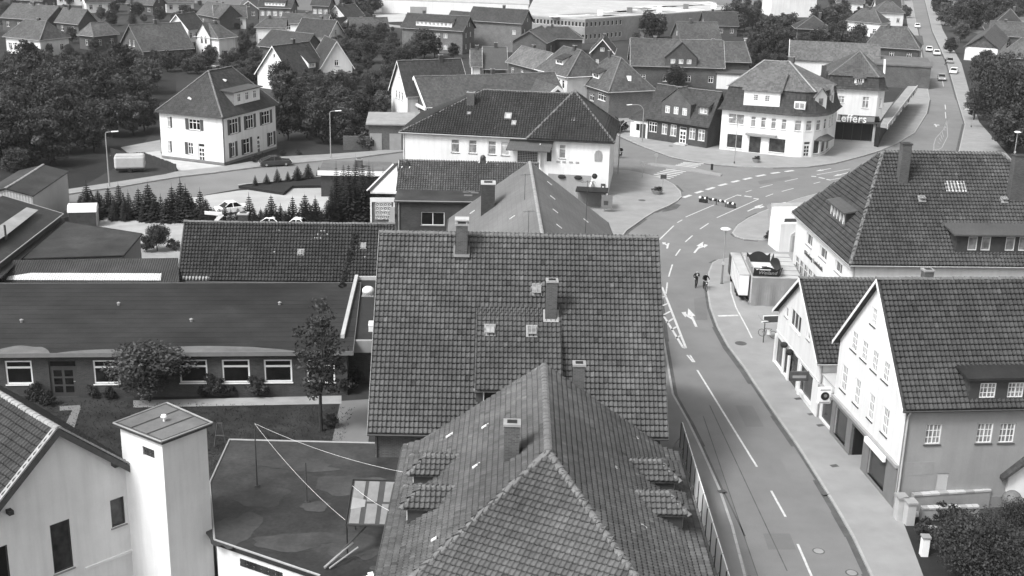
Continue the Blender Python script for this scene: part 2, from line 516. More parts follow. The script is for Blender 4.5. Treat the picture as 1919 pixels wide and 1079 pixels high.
def tiles(parent, planes, tw, th, mk, single=300, name='roof_tile', skip=None, lift=.015):
    """planes: (O, U, V, poly in (u, v)); every tile is geometry, the `single` largest in the picture are objects"""
    if (tw, th) not in _tiles:
        v, f = tile_base(tw, th)
        mb = MB(); mb.v = v; mb.f = f
        _tiles[(tw, th)] = (np.array(v), np.array(f))
        _tiles[(tw, th, mk)] = mb.mesh('roof_tile', 'tile_one_' + mk, True, False)
    if (tw, th, mk) not in _tiles:
        mb = MB(); mb.v, mb.f = tile_base(tw, th); _tiles[(tw, th, mk)] = mb.mesh('roof_tile', 'tile_one_' + mk, True, False)
    bv, bf = _tiles[(tw, th)]
    W = wm(parent); lst = []
    for O, U, V, poly in planes:
        O, U, V = Vector(O), Vector(U).normalized(), Vector(V).normalized(); N = U.cross(V)
        u0, u1 = min(p[0] for p in poly), max(p[0] for p in poly); v0, v1 = min(p[1] for p in poly), max(p[1] for p in poly)
        nr = int((v1 - v0) / th) + 1; nu = int((u1 - u0) / tw) + 1
        ofs = (u1 - u0 - int((u1 - u0) / tw) * tw) / 2
        Rm = Matrix((U, V, N)).transposed().to_4x4()
        for j in range(nr):
            for i in range(nu):
                u, v = u0 + ofs + i * tw, v0 + j * th
                if not inside(poly, u + tw / 2, v + th / 2): continue
                if skip and any(inside(q, u + tw / 2, v + th / 2) for q in skip.get(id(poly), ())): continue
                L = O + U * (u + rnd.uniform(-.004, .004)) + V * (v + rnd.uniform(-.008, .008)) + N * (lift + rnd.uniform(0, .008))
                lst.append((L, Rm, rnd.gauss(0, .012)))
    if not lst: return
    keyed = []
    for k, (L, Rm, t) in enumerate(lst):
        wp = W @ L
        q = world_to_camera_view(SC, camera, wp)
        d = q.z if (0 < q.x < 1 and 0 < q.y < 1) else q.z + 1e4
        keyed.append((d, k))
    keyed.sort()
    one = {k for d, k in keyed[:single] if d < 1e4}
    me = _tiles[(tw, th, mk)]
    nv, nf = len(bv), len(bf)
    rest = [k for k in range(len(lst)) if k not in one]
    for k in sorted(one):
        L, Rm, t = lst[k]
        o = bpy.data.objects.new(name, me); COL.objects.link(o); o.parent = parent
        o.matrix_basis = Matrix.Translation(L) @ Rm @ Matrix.Rotation(t, 4, 'Z')
    if rest:
        V_ = np.zeros((len(rest) * nv, 3), dtype=np.float32); F_ = np.zeros((len(rest) * nf, 4), dtype=np.int32)
        T_ = np.zeros(len(rest) * nv, dtype=np.float32)
        for a, k in enumerate(rest):
            L, Rm, t = lst[k]
            M = np.array(Rm.to_3x3() @ Matrix.Rotation(t, 3, 'Z'))
            V_[a * nv:(a + 1) * nv] = bv @ M.T + np.array(L)
            F_[a * nf:(a + 1) * nf] = bf + a * nv
            T_[a * nv:(a + 1) * nv] = rnd.uniform(.82, 1.18) * (rnd.choice((.62, 1.4)) if rnd.random() < .035 else 1)
        o = fast_mesh('roof_tiles', V_, F_, 'tile_many_' + mk, T_, parent)
        o['kind'] = 'stuff'

def fast_mesh(name, V_, F_, m, tone=None, parent=None, smooth=False):
    me = bpy.data.meshes.new(name)
    nF, k = F_.shape
    me.vertices.add(len(V_)); me.vertices.foreach_set('co', np.ascontiguousarray(V_, dtype=np.float32).ravel())
    me.loops.add(nF * k); me.loops.foreach_set('vertex_index', np.ascontiguousarray(F_, dtype=np.int32).ravel())
    me.polygons.add(nF); me.polygons.foreach_set('loop_start', np.arange(0, nF * k, k, dtype=np.int32))
    me.update(calc_edges=True)
    if tone is not None:
        a = me.attributes.new('tone', 'FLOAT', 'POINT'); a.data.foreach_set('value', np.ascontiguousarray(tone, dtype=np.float32))
    if smooth: me.polygons.foreach_set('use_smooth', [True] * nF)
    me.materials.append(MATS[m])
    o = bpy.data.objects.new(name, me); COL.objects.link(o)
    if parent is not None: o.parent = parent
    return o

def caps(mb, a, b, r=.14, step=.38, flat=.75):
    """overlapping half round ridge or hip tiles from a to b"""
    a, b = Vector(a), Vector(b); d = b - a; n = max(1, int(d.length / step)); d.normalize()
    side = d.cross(Vector((0, 0, 1))).normalized(); up = side.cross(d)
    if up.z < 0: up = -up
    st = (b - a).length / n
    for i in range(n):
        jz = Vector((0, 0, rnd.uniform(-.018, .018) - .05 * math.sin(math.pi * (i + .5) / n))); p0 = a + d * (st * i - .03) + jz; p1 = a + d * (st * (i + 1) + .03) + jz
        k = len(mb.v)
        for p, rr in ((p0, r), (p1, r * .9)):
            for q in range(6):
                t = math.pi * q / 5
                mb.v.append(tuple(p + side * (rr * 1.15 * math.cos(t)) + up * (rr * flat * math.sin(t) + (.02 if p is p0 else 0))))
        for q in range(5): mb.f.append((k + q, k + 6 + q, k + 7 + q, k + q + 1))
        mb.f.append(tuple(k + q for q in range(6))); mb.f.append(tuple(k + 6 + q for q in reversed(range(6))))

def chimney(parent, x, y, z0, z1, w=.6, d=.6, m='dark_brick', vents=False, rim='concrete', cap=None):
    b = MB().box(x - w / 2, y - d / 2, z0, x + w / 2, y + d / 2, z1 - .12)
    o = b.build('chimney', m, parent)
    c = MB().box(x - w / 2 - .05, y - d / 2 - .05, z1 - .12, x + w / 2 + .05, y + d / 2 + .05, z1)
    c.build('chimney_cap', rim, o)
    f = MB().box(x - w * .32, y - d * .3, z1, x + w * .32, y + d * .3, z1 + .025)
    f.build('flue', 'black_paint', o)
    if cap:
        q = MB().box(x - w / 2 - .08, y - d / 2 - .08, z1 + .22, x + w / 2 + .08, y + d / 2 + .08, z1 + .3)
        for sx in (-1, 1):
            for sy in (-1, 1): q.box(x + sx * w * .42 - .04, y + sy * d * .42 - .04, z1, x + sx * w * .42 + .04, y + sy * d * .42 + .04, z1 + .22)
        q.build('chimney_hood', cap, o)
    return o

def roof_frame(p, o=.4):
    cx, cy, a, L, W, he, hr, i0, i1 = p
    X, Y = L / 2 + o, W / 2 + o
    return X, Y

def house(name, label, cat, p, wallm, roofm, o=.4, wins=None, doors=None, tile=None, tplanes='SWE', chim=(), group=None, verge='white_paint',
          gut='grey_paint', ridge='ridge', plinth=None, single=300, wst=None, extra_holes=None, t=.14, gablem=None, skip=None):
    """a house: walls with openings, roof of solid slabs (gable where inset is 0, hip otherwise), ridge caps, gutters, windows, doors, chimneys"""
    cx, cy, a, L, W, he, hr, i0, i1 = p
    T = empty(name, (cx, cy, 0), a, label, cat, group)
    X, Y = L / 2 + o, W / 2 + o; s = (hr - he) / Y
    zt = he + o * s - t - .01
    wins = wins or {}; doors = doors or {}
    org = {'S': ((0, -W / 2, 0), (1, 0, 0), 0, L), 'N': ((0, W / 2, 0), (-1, 0, 0), math.pi, L), 'E': ((L / 2, 0, 0), (0, 1, 0), math.pi / 2, W), 'W': ((-L / 2, 0, 0), (0, -1, 0), -math.pi / 2, W)}
    mbw = MB(); mbg = MB()
    for sd, (O, U, rz, ln) in org.items():
        hl = []
        for q in wins.get(sd, ()): hl.append((q[0] - q[2] / 2, q[1], q[0] + q[2] / 2, q[1] + q[3]))
        for q in doors.get(sd, ()): hl.append((q[0] - q[1] / 2, .06, q[0] + q[1] / 2, .06 + q[2]))
        for q in (extra_holes or {}).get(sd, ()): hl.append(q)
        h = ln / 2
        gable = (sd == 'W' and i0 == 0) or (sd == 'E' and i1 == 0)
        zz = zt if (gable or sd in 'SN') else he + .05
        ol = [(-h, 0), (h, 0), (h, zz), (0, hr - t - .03), (-h, zz)] if gable else [(-h, 0), (h, 0), (h, zz), (-h, zz)]
        wall(mbg if (gable and gablem) else mbw, O, U, ol, hl)
        for q in wins.get(sd, ()):
            st = q[4] if len(q) > 4 else {}
            kw = dict(wst or {}); kw.update(st)
            window(T, Vector(O) + Vector(U) * q[0] + Vector((0, 0, q[1])), rz, q[2], q[3], **kw)
        for q in doors.get(sd, ()):
            door(T, Vector(O) + Vector(U) * q[0] + Vector((0, 0, .06)), rz, q[1], q[2], *(q[3:]))
    mbw.build('wall', wallm, T)
    if mbg.f: mbg.build('gable_wall', gablem, T)
    if plinth:
        q = MB(); e = .03
        q.box(-L / 2 - e, -W / 2 - e, 0, L / 2 + e, W / 2 + e, plinth); q.build('plinth', 'dark_plinth', T)
    E = {'00': (-X, -Y, he), '10': (X, -Y, he), '11': (X, Y, he), '01': (-X, Y, he)}
    r0, r1 = (-X + i0, 0, hr), (X - i1, 0, hr)
    if i0 and i1 and r1[0] - r0[0] < .05: r0, r1 = (-.03, 0, hr), (.03, 0, hr)
    mb = MB()
    loop = [E['00'], E['10']] + ([r1] if i1 == 0 else []) + [E['11'], E['01']] + ([r0] if i0 == 0 else [])
    fs = [[E['00'], E['10'], r1, r0], [E['11'], E['01'], r0, r1]]
    if i0: fs.append([E['01'], E['00'], r0])
    if i1: fs.append([E['10'], E['11'], r1])
    dn = lambda q: (q[0], q[1], q[2] - t)
    for f in fs: mb.poly(f); mb.poly([dn(q) for q in reversed(f)])
    for k in range(len(loop)):
        A, B = loop[k], loop[(k + 1) % len(loop)]
        mb.poly([dn(A), dn(B), B, A])
    roof = mb.build('roof', roofm, T)
    if ridge:
        c = MB(); big = .17 if tile else .14
        caps(c, r0, r1, big)
        for k, e, i in ((r0, '00', i0), (r0, '01', i0), (r1, '10', i1), (r1, '11', i1)):
            if i: caps(c, Vector(E[e]) + (Vector(k) - Vector(E[e])).normalized() * .1, k, big * .9)
        c.build('ridge_cap', ridge, roof)
    if gut:
        g = MB()
        for A, B, i in ((E['00'], E['10'], 1), (E['11'], E['01'], 1), (E['01'], E['00'], i0), (E['10'], E['11'], i1)):
            if not i: continue
            A, B = Vector(A), Vector(B); n = (B - A).normalized().cross(Vector((0, 0, 1)))
            g.tube(A + n * .07 - Vector((0, 0, .09)), B + n * .07 - Vector((0, 0, .09)), .065, n=6)
        g.build('gutter', gut, roof)
        if he > 3.3:
            g = MB(); xx, yy = -L / 2 + .12, -W / 2 - .06
            g.tube((xx, yy, .1), (xx, yy, zt - .35), .045, n=6); g.tube((xx, yy, zt - .35), (xx, -Y - .05, he - .12), .045, n=6)
            g.build('downpipe', gut, T)
    if verge:
        for i, e0, e1, rr, sx in ((i0, '00', '01', r0, -1), (i1, '10', '11', r1, 1)):
            if i: continue
            g = MB()
            for e in (e0, e1):
                A, B = Vector(E[e]), Vector(rr); q = Vector((sx * .035, 0, 0)); zz = Vector((0, 0, .24))
                g.hexa([A + q * .1 - zz, B + q * .1 - zz, B + q * .1 + Vector((0, 0, .02)), A + q * .1 + Vector((0, 0, .02))], [A + q - zz, B + q - zz, B + q + Vector((0, 0, .02)), A + q + Vector((0, 0, .02))])
            g.build('bargeboard', verge, roof)
    if tile:
        tw, th, mk = tile
        sl = math.hypot(Y, hr - he); pl = []; sk = {}
        if 'S' in tplanes:
            po = [(0, 0), (2 * X, 0), (2 * X - i1, sl), (i0, sl)]; pl.append((E['00'], (1, 0, 0), (0, Y, hr - he), po))
            if skip: sk[id(po)] = skip
        if 'N' in tplanes:
            pl.append((E['11'], (-1, 0, 0), (0, -Y, hr - he), [(0, 0), (2 * X, 0), (2 * X - i0, sl), (i1, sl)]))
        if 'W' in tplanes and i0: pl.append((E['01'], (0, -1, 0), (i0, 0, hr - he), [(0, 0), (2 * Y, 0), (Y, math.hypot(i0, hr - he))]))
        if 'E' in tplanes and i1: pl.append((E['10'], (0, 1, 0), (-i1, 0, hr - he), [(0, 0), (2 * Y, 0), (Y, math.hypot(i1, hr - he))]))
        tiles(roof, pl, tw, th, mk, single, skip=sk)
    for q in chim:
        chimney(T, *q[:2], *q[2:4], **(q[4] if len(q) > 4 else {}))
    T['_g'] = 0; del T['_g']
    return T, roof

def rmap(p, o, side):
    """maps (u along the eave, d inwards from the eave edge, z) of one roof side into the house frame, and gives the slope"""
    cx, cy, a, L, W, he, hr, i0, i1 = p
    X, Y = L / 2 + o, W / 2 + o
    if side == 'S': return (lambda u, d, z: (u, -Y + d, z)), 0, (hr - he) / Y
    if side == 'N': return (lambda u, d, z: (-u, Y - d, z)), math.pi, (hr - he) / Y
    if side == 'W': return (lambda u, d, z: (-X + d, -u, z)), -math.pi / 2, (hr - he) / i0
    return (lambda u, d, z: (X - d, u, z)), math.pi / 2, (hr - he) / i1

def dormer(T, p, side, uc, df, w, hf, kind='shed', s2=.15, wallm='white_render', roofm='tile_far', cheek=None, wn=(), o=.4, ov=.2, wkw=None, rise=.9, tile=None, ridge='ridge'):
    """roof dormer: front wall df inside the eave edge, hf high; wn: (u, z, w, h) of windows relative to the front base middle"""
    mp, rz, s = rmap(p, o, side); he = p[5]
    zb = he + s * df; zt = zb + hf
    m = MB()
    P = lambda u, d, z: Vector(mp(uc + u, d, z))
    U = (P(1, 0, 0) - P(0, 0, 0))
    d2 = df + hf / (s - s2) if kind in ('shed', 'flat') else df + hf / s
    wall(m, P(0, df, zb - .1), U, [(-w / 2, 0), (w / 2, 0), (w / 2, hf + .1), (-w / 2, hf + .1)], [(q[0] - q[2] / 2, q[1] + .1, q[0] + q[2] / 2, q[1] + q[3] + .1) for q in wn], .1)
    c = MB()
    for sg in (-1, 1):
        tri = [P(sg * w / 2, df, zb - .1), P(sg * w / 2, d2, he + s * d2 - .1), P(sg * w / 2, d2, he + s * d2), P(sg * w / 2, df, zt)]
        c.poly(tri if sg > 0 else list(reversed(tri)))
    r = MB()
    rc = MB()
    if kind in ('shed', 'flat'):
        k = d2 + .15
        a = [P(-w / 2 - ov, df - ov, zt - s2 * ov), P(w / 2 + ov, df - ov, zt - s2 * ov), P(w / 2 + ov, k, zt + s2 * (k - df)), P(-w / 2 - ov, k, zt + s2 * (k - df))]
        r.hexa(a, [q + Vector((0, 0, .14)) for q in a])
    else:
        hr_ = zt + rise; dr = df + (hr_ - he - s * df) / s
        fi = 0 if kind == 'gable' else w * .42
        A, B = P(-w / 2 - ov, df - ov, zt - .05), P(w / 2 + ov, df - ov, zt - .05)
        C, D = P(w / 2 + ov, d2, zt - .05), P(-w / 2 - ov, d2, zt - .05)
        F_, G = P(0, df - ov + fi, hr_), P(0, dr + .1, hr_)
        up = Vector((0, 0, .1))
        fs = [[A, F_, G, D], [F_, B, C, G]]
        if fi: fs.append([A, B, F_])
        else:
            m.poly([P(-w / 2, df, zt), P(w / 2, df, zt), P(0, df, hr_ - .1)])
        for f in fs:
            f = list(f); n = (f[1] - f[0]).cross(f[2] - f[0])
            if n.z < 0: f.reverse()
            r.poly([q + up for q in f]); r.poly(list(reversed(f)))
        bl = [A, B, C, D] if fi else [A, F_, B, C, D]
        for i in range(len(bl) - (0 if fi else 1) - 1):
            if fi or i < 2: r.poly([bl[i], bl[i + 1], bl[i + 1] + up, bl[i] + up])
        r.poly([B, C, C + up, B + up]); r.poly([D, A, A + up, D + up])
        caps(rc, F_ + up, G + up, .11)
        if fi:
            caps(rc, A + up, F_ + up, .11); caps(rc, B + up, F_ + up, .11)
    D_ = m.build('dormer', wallm, T)
    if c.f: c.build('dormer_cheek', cheek or wallm, D_)
    R_ = r.build('dormer_roof', roofm, D_)
    if rc.f: rc.build('ridge_cap', ridge, D_)
    if tile and kind not in ('shed', 'flat'):
        tw, th, mk = tile
        up = Vector((0, 0, .1))
        pl = []
        def plane(O, U_, top):
            # quad or triangle with eave O -> O+U_, and top points
            u = U_.normalized(); n = None
            q0 = top[0] - O; v = (q0 - u * q0.dot(u)).normalized()
            pl.append((O + up, u, v, [(0, 0), (U_.length, 0)] + [((t_ - O).dot(u), (t_ - O).dot(v)) for t_ in top]))
        plane(D, A - D, [F_, G]); plane(B, C - B, [G, F_])
        if fi: plane(A, B - A, [F_])
        tiles(D_, pl, tw, th, mk, 40)
    for q in wn:
        kw = dict(wkw or {}); kw['recess'] = .08; kw['flat'] = True
        if len(q) > 4: kw.update(q[4])
        window(D_, P(q[0], df, zb + q[1]), rz, q[2], q[3], **kw)
    return D_

# ============================================================ ground, roads, pavements
def sheet(name, pts, z0, z1, m, kind='structure', parent=None):
    o = MB().prism([q[:2] for q in pts], z0, z1).build(name, m, parent)
    if kind and parent is None: o['kind'] = kind
    return o

g = MB(); N_ = 24
for i in range(N_):
    for j in range(N_):
        x0, x1 = -1800 + 3600 * i / N_, -1800 + 3600 * (i + 1) / N_
        y0, y1 = -300 + 3600 * j / N_, -300 + 3600 * (j + 1) / N_
        g.poly([(x0, y0, 0), (x1, y0, 0), (x1, y1, 0), (x0, y1, 0)])
g.build('ground', 'meadow')['kind'] = 'structure'
sheet('field', [(140, 330), (420, 300), (600, 900), (160, 900), (128, 500)], -.02, .006, 'field')
sheet('field', [(-40, 380), (40, 372), (120, 520), (100, 800), (-300, 800), (-140, 420)], -.02, .006, 'field')
sheet('woodland_soil', [(-57.2, 123.15), (-53.13, 145.43), (-52.4, 162.15), (-57.69, 205.79), (-88.5, 319.77), (-137.1, 307.75)], -.02, .005, 'soil')

ZR = .02
road = sheet('main_road', [(9.82, 57.1), (9.98, 80.34), (10.91, 107.27), (9.79, 128.62), (12.48, 159.86), (12.57, 185.62), (8.23, 202.53), (12.8, 204.77), (18.21, 194.12), (28.62, 172.38), (40.8, 172.04), (50.23, 178.99), (63.03, 198.08), (75.56, 226.91), (102.42, 314.81), (188.32, 613.3), (196.6, 616.51), (129.98, 389.9), (99.75, 283.71), (85.19, 234.75), (76.3, 204.86), (67.55, 183.25), (43.42, 142.81), (33.11, 136.71), (28.88, 125.11), (24.44, 96.86), (21.66, 57.66)], -.03, ZR, 'asphalt')
street = sheet('side_street', [(-60.02, 132.45), (-52.71, 142.37), (-43.32, 152.6), (-34.72, 160.53), (-26.9, 165.37), (-20.02, 169.56), (-12.99, 176.32), (-5.45, 184.89), (8.24, 203.05), (12.58, 200.63), (12.57, 185.62), (-5.0, 171.11), (-16.51, 164.53), (-25.26, 154.11), (-34.09, 147.02), (-37.56, 143.22), (-49.14, 132.14), (-56.12, 123.26)], -.03, ZR - .004, 'asphalt_old')

def pavement(name, kerb, rest, m='pavement', h=.13, parent=None):
    """raised slab; the kerb side gets its own row of stones, slightly proud, and a damp gutter at its foot"""
    o = sheet(name, kerb + rest, -.02, h, m, parent=parent)
    k = MB(); gt = MB()
    a = sum((kerb + rest)[i][0] * (kerb + rest)[(i + 1) % len(kerb + rest)][1] - (kerb + rest)[(i + 1) % len(kerb + rest)][0] * (kerb + rest)[i][1] for i in range(len(kerb + rest)))
    sg = 1 if a > 0 else -1
    for A, B in zip(kerb, kerb[1:]):
        A, B = Vector(A[:2] + (0,)), Vector(B[:2] + (0,)); d = (B - A); ln = d.length; d.normalize(); n = Vector((-d.y, d.x, 0)) * sg
        c = max(1, int(ln / 1.0))
        for i in range(c):
            p, q = A + d * (ln * i / c + .012), A + d * (ln * (i + 1) / c - .012)
            z = h + .006 + rnd.uniform(0, .006)
            k.hexa([tuple(p - n * .03 + Vector((0, 0, -.01))), tuple(q - n * .03 + Vector((0, 0, -.01))), tuple(q + n * .13 + Vector((0, 0, -.01))), tuple(p + n * .13 + Vector((0, 0, -.01)))],
                   [tuple(p - n * .03 + Vector((0, 0, z))), tuple(q - n * .03 + Vector((0, 0, z))), tuple(q + n * .13 + Vector((0, 0, z))), tuple(p + n * .13 + Vector((0, 0, z)))])
        if rnd.random() < .8:
            w = rnd.uniform(.2, .5)
            gt.poly([A - n * .03 + Vector((0, 0, ZR + .004)), A - n * w + Vector((0, 0, ZR + .004)), B - n * w + Vector((0, 0, ZR + .004)), B - n * .03 + Vector((0, 0, ZR + .004))][::-1 if sg > 0 else 1])
    kk = k.build('kerb', 'kerb_stone', o)
    kk['kind'] = 'stuff'
    if gt.f: gt.build('gutter_channel', 'gutter_stain', o)
    return o

pavement('pavement_right', [(20.06, 57.59), (20.11, 59.38), (20.21, 63.51), (20.12, 66.56), (19.93, 70.83), (19.64, 75.84), (19.19, 80.93), (18.73, 86.97), (18.51, 90.3), (18.01, 95.1), (17.85, 99.9), (18.01, 105.21), (18.54, 110.58), (19.41, 115.85), (20.39, 119.56), (21.23, 120.79)],
         [(23.28, 122.16), (29.46, 125.16), (34.11, 125.6), (27.11, 89.76), (25.96, 79.49), (25.06, 66.82), (23.41, 57.74)])
pavement('pavement_bank_corner', [(28.83, 129.14), (26.75, 128.94), (25.28, 129.24), (24.52, 130.27), (24.38, 131.61), (25.59, 135.23), (27.4, 138.59), (29.22, 141.32), (30.93, 143.6), (35.93, 149.66), (48.86, 162.52)], [(53.89, 164.79), (38.8, 134.89), (31.47, 129.18)])
pavement('pavement_corner', [(13.1, 163.64), (15.43, 163.24), (17.88, 161.17), (19.7, 158.76), (20.72, 155.4), (21.09, 151.65), (20.84, 148.57), (20.02, 146.23), (18.51, 143.34), (16.64, 140.52), (15.11, 137.32), (12.59, 131.5), (11.58, 127.7), (10.59, 117.54), (10.31, 107.22), (10.39, 95.81), (10.58, 86.42)],
         [(1.84, 88.0), (-0.0, 112.99), (-0.19, 138.24), (6.75, 159.18)])
pavement('pavement_shops', [(15.45, 191.4), (16.46, 188.14), (18.9, 181.37), (22.29, 173.85), (24.77, 171.15), (27.73, 169.14), (30.97, 168.1), (35.92, 167.82), (41.14, 168.92), (45.65, 171.91), (50.95, 177.51), (54.8, 181.99), (59.35, 188.49), (65.22, 198.39), (73.73, 218.95), (79.58, 235.79), (97.11, 295.68), (128.01, 401.44), (189.79, 613.87)],
         [(185.96, 612.39), (124.84, 400.59), (94.65, 295.18), (82.71, 255.41), (73.34, 232.82), (62.1, 224.78), (45.2, 200.39), (33.86, 201.23), (22.31, 209.96), (15.79, 208.96)])
pavement('pavement_far_right', [(196.6, 616.51), (125.47, 377.39), (103.14, 296.89), (85.25, 236.72), (76.94, 208.53), (67.59, 184.07), (59.23, 165.42)], [(70.2, 163.37), (76.0, 190.72), (80.14, 210.57), (85.44, 228.48), (105.9, 294.46), (129.0, 378.27), (200.18, 617.89)])
pavement('pavement_fence', [(13.12, 57.26), (13.18, 58.93), (13.39, 64.42), (13.37, 68.98), (13.03, 75.44), (12.74, 79.58), (12.25, 84.43), (12.86, 95.99), (13.65, 107.49)], [(10.91, 107.27), (9.02, 80.28), (8.96, 57.06)], 'pavement_dark', .09)
pavement('pavement_villa', [(-60.63, 133.87), (-50.83, 144.4), (-48.14, 146.59), (-45.6, 149.65), (-42.69, 152.8), (-38.82, 155.69), (-36.24, 157.98), (-34.14, 159.78), (-30.2, 162.47), (-26.68, 164.68), (-22.46, 167.17), (-15.79, 172.78)],
         [(-15.97, 174.72), (-23.18, 170.67), (-27.41, 168.61), (-32.98, 166.42), (-38.47, 159.72), (-43.95, 155.72), (-44.98, 153.67), (-48.37, 150.15), (-51.62, 146.77), (-61.66, 136.3)])
isl = sheet('traffic_island', [(18.41, 168.34), (19.31, 168.81), (24.54, 166.42), (28.12, 162.56), (27.68, 161.34), (24.19, 163.78), (19.61, 166.7)], -.02, .14, 'pavement')
sheet('villa_forecourt', [(-55.72, 164.61), (-49.92, 168.71), (-48.08, 163.77), (-38.83, 160.02), (-35.42, 160.44), (-38.32, 159.06), (-43.75, 155.75), (-45.02, 158.92), (-50.63, 166.0)], -.02, .03, 'light_concrete')
sheet('villa_terrace', [(-56.06, 170.6), (-52.2, 176.76), (-49.45, 168.39), (-53.8, 166.7)], -.02, .02, 'concrete')
sheet('parking_lot', [(-49.46, 133.07), (-37.49, 142.95), (-33.9, 146.18), (-28.29, 148.86), (-23.75, 150.58), (-18.11, 153.07), (-13.28, 132.01), (-45.82, 124.27)], -.02, .012, 'lot_paving')
sheet('gravel_yard', [(-48.06, 125.79), (-37.01, 131.48), (-32.36, 131.95), (-28.2, 114.07), (-43.11, 116.43)], -.02, .018, 'gravel')
sheet('lawn', [(-33.56, 78.96), (-11.33, 81.37), (-10.92, 72.94), (-21.57, 68.47), (-30.5, 70.98)], -.02, .02, 'lawn')
sheet('garden_path', [(-26.96, 80.73), (-12.28, 82.6), (-12.07, 81.12), (-26.58, 79.51)], -.02, .04, 'concrete')
sheet('garden_path', [(-12.21, 81.6), (-9.88, 82.15), (-9.37, 74.68), (-11.78, 74.53)], -.02, .035, 'pavement_dark')
sheet('garden_path', [(-31.75, 79.36), (-30.41, 79.64), (-30.08, 78.9), (-31.48, 78.62)], -.02, .045, 'pavement_dark')
sheet('garden_path', [(-30.67, 78.86), (-30.15, 78.9), (-29.42, 75.51), (-30.12, 75.46)], -.02, .042, 'pavement_dark')
sheet('courtyard', [(10.8, 74.23), (12.41, 74.32), (11.39, 57.17), (7.25, 56.98), (-6.88, 56.3), (-9.17, 73.04)], -.02, .01, 'bitumen_wet')
sheet('factory_yard', [(-50.38, 375.67), (-35.3, 387.16), (-33.15, 363.47), (-50.34, 352.51)], -.02, .03, 'light_concrete')
sheet('back_lane', [(-52.09, 364.92), (-33.5, 350.77), (-32.94, 344.93), (-50.77, 355.54)], -.02, .025, 'concrete')
sheet('bank_yard', [(28.66, 128.26), (38.19, 132.51), (32.1, 109.01), (25.47, 108.47)], -.02, .015, 'pavement_dark')
sheet('garden_soil', [(23.77, 65.75), (32.04, 67.2), (29.27, 58.02), (22.82, 57.72)], .05, .16, 'soil')

def stripe(name, A, B, w, m='road_paint', z=None, parent=None, ends=None):
    A, B = Vector(A[:2] + (0,)), Vector(B[:2] + (0,)); d = (B - A).normalized(); n = Vector((-d.y, d.x, 0)) * w / 2
    z = ZR + .006 if z is None else z
    b = MB().hexa([A - n + Vector((0, 0, z - .004)), B - n + Vector((0, 0, z - .004)), B + n + Vector((0, 0, z - .004)), A + n + Vector((0, 0, z - .004))], [A - n + Vector((0, 0, z)), B - n + Vector((0, 0, z)), B + n + Vector((0, 0, z)), A + n + Vector((0, 0, z))])
    return b.build(name, m, parent or road)

def lerp(a, b, t): return tuple(a[i] + (b[i] - a[i]) * t for i in range(len(a)))

# zebra crossing, two halves either side of the island
for k in range(6):
    t = (k + .0) / 5
    stripe('crosswalk_stripe', lerp((18.28, 160.89), (20.79, 165.27), t), lerp((20.72, 159.21), (23.34, 163.95), t), .42)
for k in range(5):
    t = k / 4
    stripe('crosswalk_stripe', lerp((22.07, 167.57), (23.75, 170.14), t), lerp((24.59, 165.97), (26.58, 169.54), t), .42)
for c, d in (((21.63, 149.23), (23.47, 151.77)), ((23.47, 151.77), (25.23, 153.95)), ((25.23, 153.95), (27.24, 156.4)), ((27.24, 156.4), (29.24, 158.59)), ((29.24, 158.59), (31.2, 160.51)), ((31.2, 160.51), (33.37, 162.68)), ((33.37, 162.68), (35.74, 164.66)), ((35.74, 164.66), (37.95, 166.1)), ((37.95, 166.1), (40.21, 167.63)), ((34.97, 148.33), (36.82, 150.04)), ((37.09, 150.51), (38.89, 151.72)), ((33.2, 146.83), (34.96, 148.27))):
    stripe('give_way_dash', lerp(c, d, -.3), lerp(c, d, .3), .5)
for A, B in (((20.1, 138.64), (28.26, 150.83)), ((23.77, 138.71), (30.53, 148.78)), ((18.79, 135.91), (19.53, 137.28)), ((15.85, 128.11), (18.21, 134.48)), ((21.03, 133.28), (22.37, 135.91)), ((18.65, 127.62), (19.79, 130.37)), ((16.93, 122.09), (17.75, 124.7)), ((15.35, 114.56), (16.22, 118.84)), ((14.46, 109.0), (15.0, 112.62)),
             ((31.89, 155.23), (33.91, 157.26)), ((29.51, 152.45), (30.51, 153.64)), ((31.68, 150.22), (32.9, 151.82)), ((35.97, 159.38), (38.11, 161.35)), ((34.33, 153.35), (36.26, 155.32)), ((39.62, 158.52), (40.73, 159.61)), ((41.33, 164.17), (47.03, 168.64)), ((42.51, 161.12), (44.82, 162.87)),
             ((14.74, 89.61), (16.31, 72.54)), ((16.58, 69.16), (16.79, 65.8)), ((16.82, 62.54), (16.83, 58.89)), ((14.37, 92.9), (14.63, 91.33)), ((14.6, 92.91), (14.77, 91.34)), ((80.72, 230.21), (78.9, 224.42)), ((77.82, 221.31), (75.57, 214.19)), ((91.6, 264.87), (88.55, 254.92))):
    stripe('lane_line', A, B, .14)
for A, B in (((28.08, 150.67), (28.62, 150.44)), ((28.99, 150.27), (29.82, 149.79)), ((29.91, 148.99), (30.53, 148.78)), ((40.33, 163.08), (40.94, 162.91)), ((41.2, 162.44), (41.83, 161.79)), ((41.99, 161.32), (42.46, 160.91))):
    stripe('stop_dash', A, B, .4)
for A, B in (((14.33, 111.14), (14.48, 94.54)), ((13.55, 102.43), (14.27, 94.52)), ((13.77, 105.48), (14.28, 106.14)), ((14.05, 108.0), (14.39, 108.35)), ((13.6, 102.92), (14.27, 103.94)), ((13.57, 100.71), (14.3, 101.96)), ((13.76, 98.89), (14.32, 99.77)), ((13.9, 96.81), (14.36, 97.48)), ((14.27, 94.52), (14.51, 94.59))):
    stripe('hatch_line', A, B, .2)
for A, B in (((21.35, 114.23), (20.67, 109.68)), ((20.67, 109.68), (20.38, 105.1)), ((20.38, 105.1), (20.41, 99.56)), ((20.41, 99.56), (20.38, 97.08))):
    stripe('bay_line', A, B, .12, z=.139)
